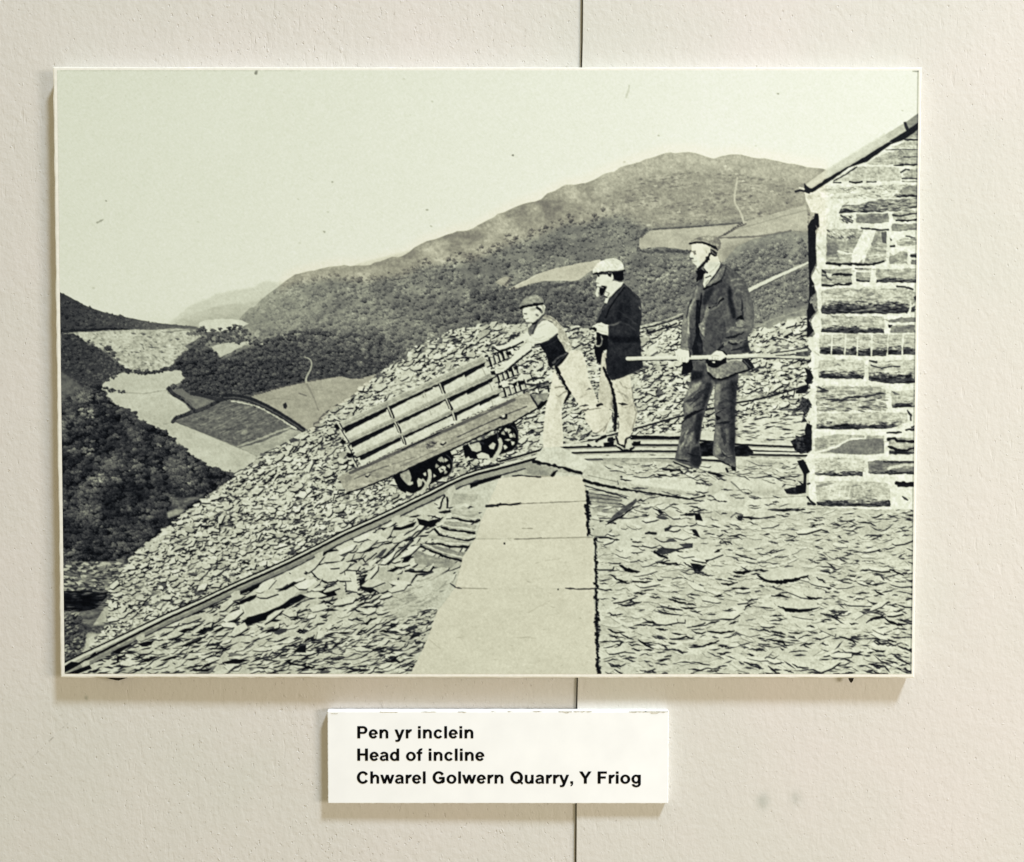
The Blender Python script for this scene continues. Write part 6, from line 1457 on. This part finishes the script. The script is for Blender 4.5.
# dark under the far arm, hat, pole, hands
fill(R2([(218, 470), (285, 470), (300, 540), (285, 575), (205, 602), (212, 545)]), .09, TJ)
fill(R2([(395, 470), (470, 470), (565, 465), (560, 545), (470, 560), (415, 545)]), .07, TT)
fill(R2([(690, 468), (735, 462), (772, 510), (790, 545), (750, 560), (700, 545)]), .14, TALLS['held_hat'])
fill(curve(R2([(402, 512), (440, 535), (490, 540), (550, 505), (620, 480), (690, 492), (740, 548), (700, 575), (635, 580), (590, 608), (540, 628), (490, 632), (450, 612), (420, 572)]), True, 3), .52 + fbm(12, 6, 241) * .16, TALLS['held_hat'])
line(R2([(405, 512), (420, 572), (455, 612), (510, 622), (580, 606)]), 1.3, .68, None, .8); line(R2([(420, 580), (460, 622), (520, 634), (590, 612), (640, 585), (745, 556)]), 1.8, .10)
fill(R2([(600, 500), (680, 500), (720, 550), (640, 570), (590, 590)]), .44, None, .5, soft=1); fold(R2, [(690, 470), (720, 500), (760, 540)], 1.6, .4, .7)
pole_ = [(627, 358.4), (650, 358.0), (676, 357.5), (700, 357.2), (727, 356.4), (758, 355.2), (778, 355.4)]
line([(x_, y_ + 2.2) for x_, y_ in pole_[:5]], 1.5, .10, None, .9); line([(x_, y_ + 2.3) for x_, y_ in pole_[4:]], 1.2, .2, None, .85)
line(pole_, 3.7, .86, POLE); line([(x_, y_ + .9) for x_, y_ in pole_], 1.3, .74, POLE, .8)
line([(758, 355), (780, 353.4), (806, 349.6)], 3.0, .74, POLE, 1, w2=2.2); line([(758, 356), (780, 356.4), (810, 357.4)], 2.0, .76, POLE); line([(770, 353), (790, 350.6), (806, 347.8)], 1.0, .2); line([(776, 358), (795, 359), (808, 360)], 1.0, .3); line([(775, 355.4), (790, 355), (803, 353)], 1.0, .35)
fill(curve(R2([(165, 402), (200, 384), (240, 388), (268, 395), (272, 450), (266, 480), (255, 496), (232, 498), (190, 490), (172, 474), (158, 448)]), True, 3), .885, TALL)
for pl in ([(190, 455), (185, 485)], [(212, 460), (210, 492)], [(235, 462), (236, 496)], [(175, 440), (170, 465)]): line(R2(pl), .8, .66, None, .75)
line(R2([(200, 388), (240, 392), (268, 398)]), 1.2, .4, None, .7); line(R2([(268, 400), (274, 450)]), 1.2, .12)
fill(R2([(424, 456), (440, 440), (468, 418), (498, 396), (520, 404), (545, 420), (566, 436), (562, 454), (538, 470), (520, 486), (498, 480), (482, 478), (470, 502), (452, 498), (450, 478), (425, 480), (416, 466)]), .872, TALL)
for pl in ([(452, 455), (448, 478)], [(475, 460), (470, 480)], [(498, 462), (495, 478)], [(440, 450), (470, 440), (500, 445)]): line(R2(pl), .9, .62, None, .75)
line(R2([(430, 482), (480, 486), (520, 490), (560, 462)]), 1.7, .08, None, .8); line(R2([(500, 394), (540, 410), (566, 436)]), 1.4, .14)

# ================================================================= DUST, NICKS, FILM GRAIN, SHARPENING
for (x_, y_, t_, w_) in ((107, 200.8, .35, 1.8), (140, 134, .78, 1.4), (190, 158, .74, 1.4), (332, 182, .42, 1.7), (298, 199, .60, 1.6), (324, 231.5, .5, 2), (327.6, 212, .68, 1.6), (427, 210, .45, 1.6), (431, 226.5, .52, 1.8), (300, 243, .72, 1.8), (199, 222, .72, 1.5), (512, 155.4, .22, 1.8),
                         (618, 177, .5, 1.3), (658, 136, .55, 1.4), (623.6, 162, .6, 1.6), (777, 94, .4, 1.4), (755, 146, .62, 1.4), (94, 288, .66, 1.8), (166, 77, .7, 1.4), (432, 101.6, .6, 1.6), (901, 111, .6, 1.3), (404, 79, .74, 2), (410, 115, .74, 1.6), (347, 276, .5, 1.3)):
    line([(x_ - .5, y_), (x_ + .5, y_ + .3)], w_ * .9, t_, None, .6)
line([(97.6, 222.4), (101, 221), (103.6, 220)], 1.5, .60, None, .9); line([(629, 86), (627.6, 92), (625, 98)], 2.0, .66, None, .6); line([(309, 178), (313, 180.5)], 1, .78)
line([(257, 69), (256, 74)], 2.6, .52, None, .9)
line([(62, 71.0), (300, 71.0)], 1.3, .70, None, .55); line([(912, 71.6), (918, 71.6)], 1.2, .55, None, .9)
for k_ in range(60):
    x_, y_ = rng.uniform(62, 915), rng.uniform(74, 300)
    line([(x_, y_), (x_ + rng.normal(0, 2), y_ + rng.normal(0, 1))], rng.uniform(.7, 1.4), .80, None, .35)
tx = np.zeros(len(DEFS), np.float32) + 0.05
for k_ in DEFS:
    key, name = k_[0], k_[1]
    if name in ('jacket', 'trousers', 'waistcoat', 'cap', 'held_hat'): tx[KEYS[key]] = 0.22
    if key in ('boy_trousers', 'mid_trousers'): tx[KEYS[key]] = 0.11
    if name in ('mountain', 'dark_hillside', 'woodland'): tx[KEYS[key]] = 0.09
    if key in ('sky', 'farhill', 'boy', 'mid', 'tall', 'pole', 'boy_shirt'): tx[KEYS[key]] = 0.015
    if name in ('walkway_slab', 'capping_block', 'slate_block'): tx[KEYS[key]] = 0.03 if name == 'walkway_slab' else 0.10
    if name in ('slate_rubble', 'slate_tip', 'slate_strewn_ground', 'level_track', 'incline_railway'): tx[KEYS[key]] = 0.09
    if name == 'stone_hut': tx[KEYS[key]] = 0.17
    if name in ( 'side_board', 'side_rail', 'underframe', 'rough_bank', 'ploughed_field'): tx[KEYS[key]] = 0.12
ts_ = blur(tx[ID], 1)
G *= 1 + ts_ * (fbm(5, 5, 301, 2) * 1.3 + fbm(2.2, 2.2, 302, 1) * 1.2 + fbm(16, 14, 303, 2) * 1.0)
G = np.clip(G, 0, 1)
G = np.interp(G, [0, .08, .16, .30, .45, .60, .70, .78, .87, .94, 1.0], [0, .045, .115, .275, .455, .635, .755, .835, .895, .945, 1.0]).astype(np.float32)
Gs = np.pad(G, 1, mode='edge')
Gs = (Gs[:-2] + 2 * Gs[1:-1] + Gs[2:]) / 4
Gs = (Gs[:, :-2] + 2 * Gs[:, 1:-1] + Gs[:, 2:]) / 4
G = G * .30 + Gs * .70
G += 0.34 * (G - blur(G, 1)) + 0.06 * (G - blur(G, 3))
gr = rng.normal(0, 1, G.shape).astype(np.float32)
G += (gr - blur(gr, 2)) * 0.010 + blur(gr, 1) * 0.026
G = np.clip(G, 0.0, 1.0)

# the right and lower right rims of the print carry a thin dark cut line
e = slice(CW - 3, CW)
G[:, e] *= 0.80

# ------------------------------------------------------------------ tone -> toned paper colour (as it should look under the room's light), then albedo
TS = np.array([0, .06, .12, .25, .40, .50, .62, .75, .87, .94, 1.0])
TC = np.array([(4, 6, 10), (14, 17, 22), (30, 33, 37), (62, 64, 65), (99, 101, 95), (124, 126, 115), (158, 161, 141), (198, 201, 176), (229, 233, 208), (241, 244, 224), (250, 251, 238)], float)
rgb = np.stack([np.interp(G, TS, TC[:, i]) for i in range(3)], -1)
rgb += WARM[..., None] * np.array([12.0, 0.5, -6.0]) * np.clip(G * 2, 0, 1)[..., None]
rgb = np.clip(rgb / 255.0, 0, 1)
lin = np.where(rgb <= 0.04045, rgb / 12.92, ((rgb + 0.055) / 1.055) ** 2.4) * np.array([0.878, 0.890, 0.972])
del rgb, xx, yy, xn, yn, gr

# ------------------------------------------------------------------ the print itself: one flat skin on the board, cut along the outlines of what it shows
OBJ = {}
gx = PX0 + np.arange(CW) * (PX1 - PX0) / (CW - 1)
gz = PZ1 - np.arange(CH) * (PZ1 - PZ0) / (CH - 1)
idq = ID[:-1, :-1]
def skin(name, ident, parent):
    r, c = np.nonzero(idq == ident)
    if len(r) == 0: return None
    a = r * CW + c
    quads = np.stack([a, a + CW, a + CW + 1, a + 1], -1)
    u, inv = np.unique(quads.ravel(), return_inverse=True)
    vr, vc = u // CW, u % CW
    co = np.stack([gx[vc], np.full(len(u), -TH - 0.00012), gz[vr]], -1).astype(np.float32)
    me = bpy.data.meshes.new(name)
    nq = len(quads)
    me.vertices.add(len(u)); me.vertices.foreach_set("co", co.ravel())
    me.loops.add(nq * 4); me.loops.foreach_set("vertex_index", inv.astype(np.int32).ravel())
    me.polygons.add(nq); me.polygons.foreach_set("loop_start", np.arange(0, nq * 4, 4, dtype=np.int32))
    me.update(calc_edges=True)
    at_ = me.color_attributes.new("ink", 'FLOAT_COLOR', 'POINT')
    col = np.ones((len(u), 4), np.float32); col[:, :3] = lin[vr, vc]
    at_.data.foreach_set("color", col.ravel())
    me.materials.append(M_PRINT)
    o = bpy.data.objects.new(name, me)
    COL.objects.link(o)
    o.parent = parent
    return o

for key, name, par, label in DEFS:
    o = skin(name, KEYS[key], OBJ[par] if par else photo)
    if o is None:
        if any(d[2] == key for d in DEFS):
            o = bpy.data.objects.new(name, None); COL.objects.link(o); o.parent = photo
        else: continue
    OBJ[key] = o
    if label: o['label'] = label

# dark scraps of old fixing pad peeping out under the board
def scrap(pts, y):
    c = [at(px, py, y) for px, py in pts]
    V = []
    for dy in (0, 0.0016):
        for q in c:
            lx, lz = q[0] - BO[0], q[2] - BO[2]
            V.append((lx * ca - lz * sa, y + dy, lx * sa + lz * ca))
    n = len(c)
    Fc = [tuple(range(n))] + [(i, (i + 1) % n, n + (i + 1) % n, n + i) for i in range(n)]
    return mesh_obj("fixing_pad", V, Fc, M_DARK, photo)
scrap([(104, 677.0), (129, 677.2), (123, 679.2), (118.6, 680.6), (115.4, 680.2), (110, 679.0)], -TH * .6)
scrap([(848.6, 677.4), (854, 677.4), (853, 681), (851.2, 683), (849.8, 681)], -TH * .6)

# ------------------------------------------------------------------ the caption card
CT = 0.0062
KO, KW, KH, KA = fit_rect(((328.0, 711.5), (668.8, 711.3), (668.4, 803.8), (327.0, 803.4)), -CT)
card = bpy.data.objects.new("caption_card", None)
COL.objects.link(card)
card.empty_display_size = 0.03
card.location = (KO[0], 0, KO[2])
card.rotation_euler = (0, -KA, 0)
tag(card, "small white caption card with three lines of bold black text below the photograph", "caption card")
M_CARD = plain_material("white_caption_card", (0.955, 0.96, 0.955), 0.55, 60, 0.025)
ragged_board("backing_card", KW, KH, CT, M_CARD, card, bevel=0.00035, wob=0.00016, seed=5)
kc, ks = math.cos(-KA), math.sin(-KA)
def K(px, py, y):
    q = at(px, py, y)
    lx, lz = q[0] - KO[0], q[2] - KO[2]
    return (lx * kc - lz * ks, y, lx * ks + lz * kc)
# worn paper along the upper edge
r = random.Random(4)
def scuff(x0, x1, y, h):
    n = max(3, int((x1 - x0) / 2.0)); top, bot = [], []
    for i in range(n + 1):
        x = x0 + (x1 - x0) * i / n
        top.append(K(x, y + r.uniform(-.15, .15), -CT - 0.00015))
        bot.append(K(x + r.uniform(-.6, .6), y + .25 + h * r.uniform(.15, 1) * (0.3 if i in (0, n) else 1), -CT - 0.00015))
    V = top + bot; m = n + 1
    return V, [(i, i + 1, m + i + 1, m + i) for i in range(n)]
for (x0, x1, y, h) in ((331, 338, 713.2, .9), (380, 398, 711.6, .9), (421, 436, 711.5, 1.0), (458, 466, 711.5, 1.3), (490, 497, 711, .7), (507, 514, 711, .7), (531, 543, 711, .7), (558, 572, 711.2, 2.0), (573.4, 592, 711.0, 1.7), (629, 646, 711.2, 1.6), (645, 668, 711.2, 2.6)):
    v, f = scuff(x0, x1, y, h)
    mesh_obj("worn_edge", v, f, M_SCUFF, card)
# the lettering: bold sans-serif letters, drawn as strokes on a fine grid and turned into outlines
SP = []                                                  # stroke pieces of the letter being drawn
def R_(x0, x1, y0, y1): SP.append(('p', [(x0, y0), (x1, y0), (x1, y1), (x0, y1)]))
def PG(*p): SP.append(('p', list(p)))
def EL(cx, cy, rx, ry, wx, wy, a0=0, a1=360): SP.append(('e', cx, cy, rx, ry, wx, wy, a0, a1))
def CUT(*p): SP.append(('c', list(p)))
V_ST = 137
def g_n(h=519): R_(66, 203, 0, h); R_(408, 545, 0, 330); EL(335, 325, 210, 206, 137, 112, 0, 180); CUT((40, 332), (66, 332), (66, 600), (40, 600))
def g_u(): R_(408, 545, 0, 519); R_(66, 203, 189, 519); EL(276, 194, 210, 206, 137, 112, 180, 360)
def g_a():
    R_(362, 497, 60, 350); PG((362, 90), (497, 90), (500, 40), (522, 0), (386, 0), (372, 40)); EL(270, 345, 227, 186, 137, 104, 0, 158)
    EL(222, 152, 186, 164, 132, 98, 60, 330); PG((200, 218), (375, 260), (375, 340), (200, 314))
def g_e(): EL(280, 260, 247, 271, 140, 110, 0, 325); R_(120, 420, 216, 304); CUT((420, 216), (600, 216), (600, 120), (420, 150))
def g_o(): EL(306, 260, 267, 271, 140, 112)
GL = {
 ' ': (278, lambda: None),
 'P': (667, lambda: (R_(73, 221, 0, 716), R_(200, 390, 596, 716), R_(200, 390, 264, 382), EL(390, 490, 232, 226, 146, 116, -90, 90))),
 'e': (556, g_e), 'n': (611, g_n), 'h': (611, lambda: g_n(716)), 'u': (611, g_u), 'a': (556, g_a), 'o': (611, g_o),
 'y': (556, lambda: (PG((8, 519), (154, 519), (283, 150), (290, 20), (208, -2)), PG((402, 519), (546, 519), (334, -58), (296, -140), (246, -188), (160, -210), (60, -203), (48, -94), (110, -98), (160, -88), (196, -40), (208, 4)))),
 'r': (389, lambda: (R_(66, 203, 0, 519), EL(335, 320, 190, 211, 137, 128, 68, 180), CUT((40, 322), (66, 322), (66, 600), (40, 600)))),
 'i': (278, lambda: (R_(71, 208, 0, 519), R_(71, 208, 590, 716))), 'l': (278, lambda: R_(71, 208, 0, 716)),
 'c': (556, lambda: EL(296, 260, 253, 271, 140, 112, 36, 324)),
 'H': (722, lambda: (R_(73, 221, 0, 716), R_(501, 649, 0, 716), R_(200, 520, 310, 432))),
 'd': (611, lambda: (R_(408, 545, 0, 716), EL(288, 260, 247, 271, 140, 112))),
 'g': (611, lambda: (R_(408, 545, -20, 519), EL(288, 268, 247, 263, 140, 110), EL(298, -18, 247, 196, 137, 104, 188, 360))),
 'f': (333, lambda: (R_(88, 225, 0, 560), EL(292, 536, 204, 192, 137, 108, 78, 180), R_(14, 320, 414, 519))),
 'C': (722, lambda: EL(374, 358, 326, 371, 152, 124, 33, 327)),
 'w': (778, lambda: (PG((5, 519), (143, 519), (300, 0), (163, 0)), PG((163, 0), (298, 0), (456, 519), (322, 519)), PG((322, 519), (456, 519), (615, 0), (480, 0)), PG((478, 0), (615, 0), (773, 519), (635, 519)))),
 'G': (778, lambda: (EL(382, 358, 336, 371, 152, 124, 35, 318), R_(398, 706, 262, 384), R_(560, 706, 92, 300), PG((560, 92), (706, 92), (640, 40), (560, 10)))),
 'Q': (778, lambda: (EL(388, 358, 345, 371, 152, 124), PG((428, 196), (505, 262), (748, 38), (692, -58)))),
 'Y': (667, lambda: (PG((0, 716), (173, 716), (336, 440), (408, 310), (260, 300)), PG((667, 716), (494, 716), (336, 440), (260, 310), (408, 300)), R_(260, 408, 0, 330))),
 'F': (611, lambda: (R_(74, 222, 0, 716), R_(200, 566, 595, 716), R_(200, 506, 305, 426))),
 ',': (278, lambda: (R_(70, 212, 0, 140), PG((212, 20), (212, 0), (200, -62), (160, -118), (104, -152), (74, -96), (122, -62), (140, -20), (142, 10)))),
}
BOLD = 1
GS, SSG = 22.0, 4                                        # grid step in 1/1000 em, supersampling
def glyph_mesh(ch):
    """filled outline of one letter: (verts, faces) in 1/1000 em"""
    SP.clear()
    GL[ch][1]()
    if not SP: return [], []
    x = np.arange(-40, 820, GS / SSG); y = np.arange(-260, 780, GS / SSG)
    X, Y = np.meshgrid(x, y)
    on = np.zeros(X.shape, bool)
    def pin(poly):
        r = np.zeros(X.shape, bool)
        for i in range(len(poly)):
            (xa, ya), (xb, yb) = poly[i], poly[(i + 1) % len(poly)]
            r ^= ((ya > Y) != (yb > Y)) & (X < (xb - xa) * (Y - ya) / (yb - ya + 1e-9) + xa)
        return r
    for s_ in SP:
        if s_[0] == 'p': on |= pin(s_[1])
        elif s_[0] == 'e':
            _, cx, cy, rx, ry, wx, wy, a0, a1 = s_
            o_ = ((X - cx) / rx) ** 2 + ((Y - cy) / ry) ** 2 <= 1
            i_ = ((X - cx) / (rx - wx)) ** 2 + ((Y - cy) / (ry - wy)) ** 2 < 1
            an = np.degrees(np.arctan2((Y - cy) / ry, (X - cx) / rx))
            an = np.where(an < a0, an + 360, an)
            on |= o_ & ~i_ & ((an >= a0) & (an <= a1) | (a1 - a0 >= 360))
        else: on &= ~pin(s_[1])
    for _ in range(BOLD):                                # a touch bolder
        o2 = on.copy()
        for ax in (0, 1):
            for d_ in (-1, 1): o2 |= np.roll(on, d_, ax)
        on = o2
    f = np.pad(on.astype(np.float32), 3)
    k = np.array([.15, .7, .15])
    f = sum(k[i] * np.roll(f, i - 1, 0) for i in range(3)); f = sum(k[i] * np.roll(f, i - 1, 1) for i in range(3))
    f = f[3:-3, 3:-3][::2, ::2]; x = x[::2]; y = y[::2]
    V, Fc, key = [], [], {}
    def vert(kx, px, py):
        if kx not in key: key[kx] = len(V); V.append((px, py))
        return key[kx]
    H_, W_ = f.shape
    act = (f[:-1, :-1] > .5) | (f[1:, :-1] > .5) | (f[:-1, 1:] > .5) | (f[1:, 1:] > .5)
    for j, i in zip(*np.nonzero(act)):
        cs = ((i, j), (i + 1, j), (i + 1, j + 1), (i, j + 1))
        poly = []
        for q in range(4):
            (ia, ja), (ib, jb) = cs[q], cs[(q + 1) % 4]
            fa, fb = f[ja, ia], f[jb, ib]
            if fa > .5: poly.append(vert((ia, ja), x[ia], y[ja]))
            if (fa > .5) != (fb > .5):
                t = (.5 - fa) / (fb - fa)
                poly.append(vert((min(ia, ib), min(ja, jb), ia == ib), x[ia] + (x[ib] - x[ia]) * t, y[ja] + (y[jb] - y[ja]) * t))
        if len(poly) >= 3: Fc.append(poly)
    return V, Fc

LINES = (("Pen yr inclein", 357.4, 473.4, 738.2), ("Head of incline", 357.4, 484.6, 760.6), ("Chwarel Golwern Quarry, Y Friog", 357.0, 640.8, 783.4))
CAPH = 12.3                                              # cap height in photograph pixels
MEMO = {}
for txt, xa, xb, yb in LINES:
    V, Fc, x = [], [], 0.0
    for ch in txt:
        if ch not in MEMO: MEMO[ch] = glyph_mesh(ch)
        gv, gf = MEMO[ch]
        b = len(V)
        V += [(px + x, py) for px, py in gv]
        Fc += [[i + b for i in q] for q in gf]
        x += GL[ch][0] + 2
    V = np.array(V)
    p0, p1 = np.array(K(xa, yb, -CT)), np.array(K(xb, yb, -CT))
    sx = (p1[0] - p0[0]) / (V[:, 0].max() - V[:, 0].min())
    sz = CAPH / 1443.0 * (DIST - CT) / DIST / 716
    out = np.stack([p0[0] + (V[:, 0] - V[:, 0].min()) * sx, np.full(len(V), -CT - 0.0002), p0[2] + V[:, 1] * sz], -1)
    mesh_obj("lettering", out, Fc, M_INK, card)['label'] = "black text reading " + txt
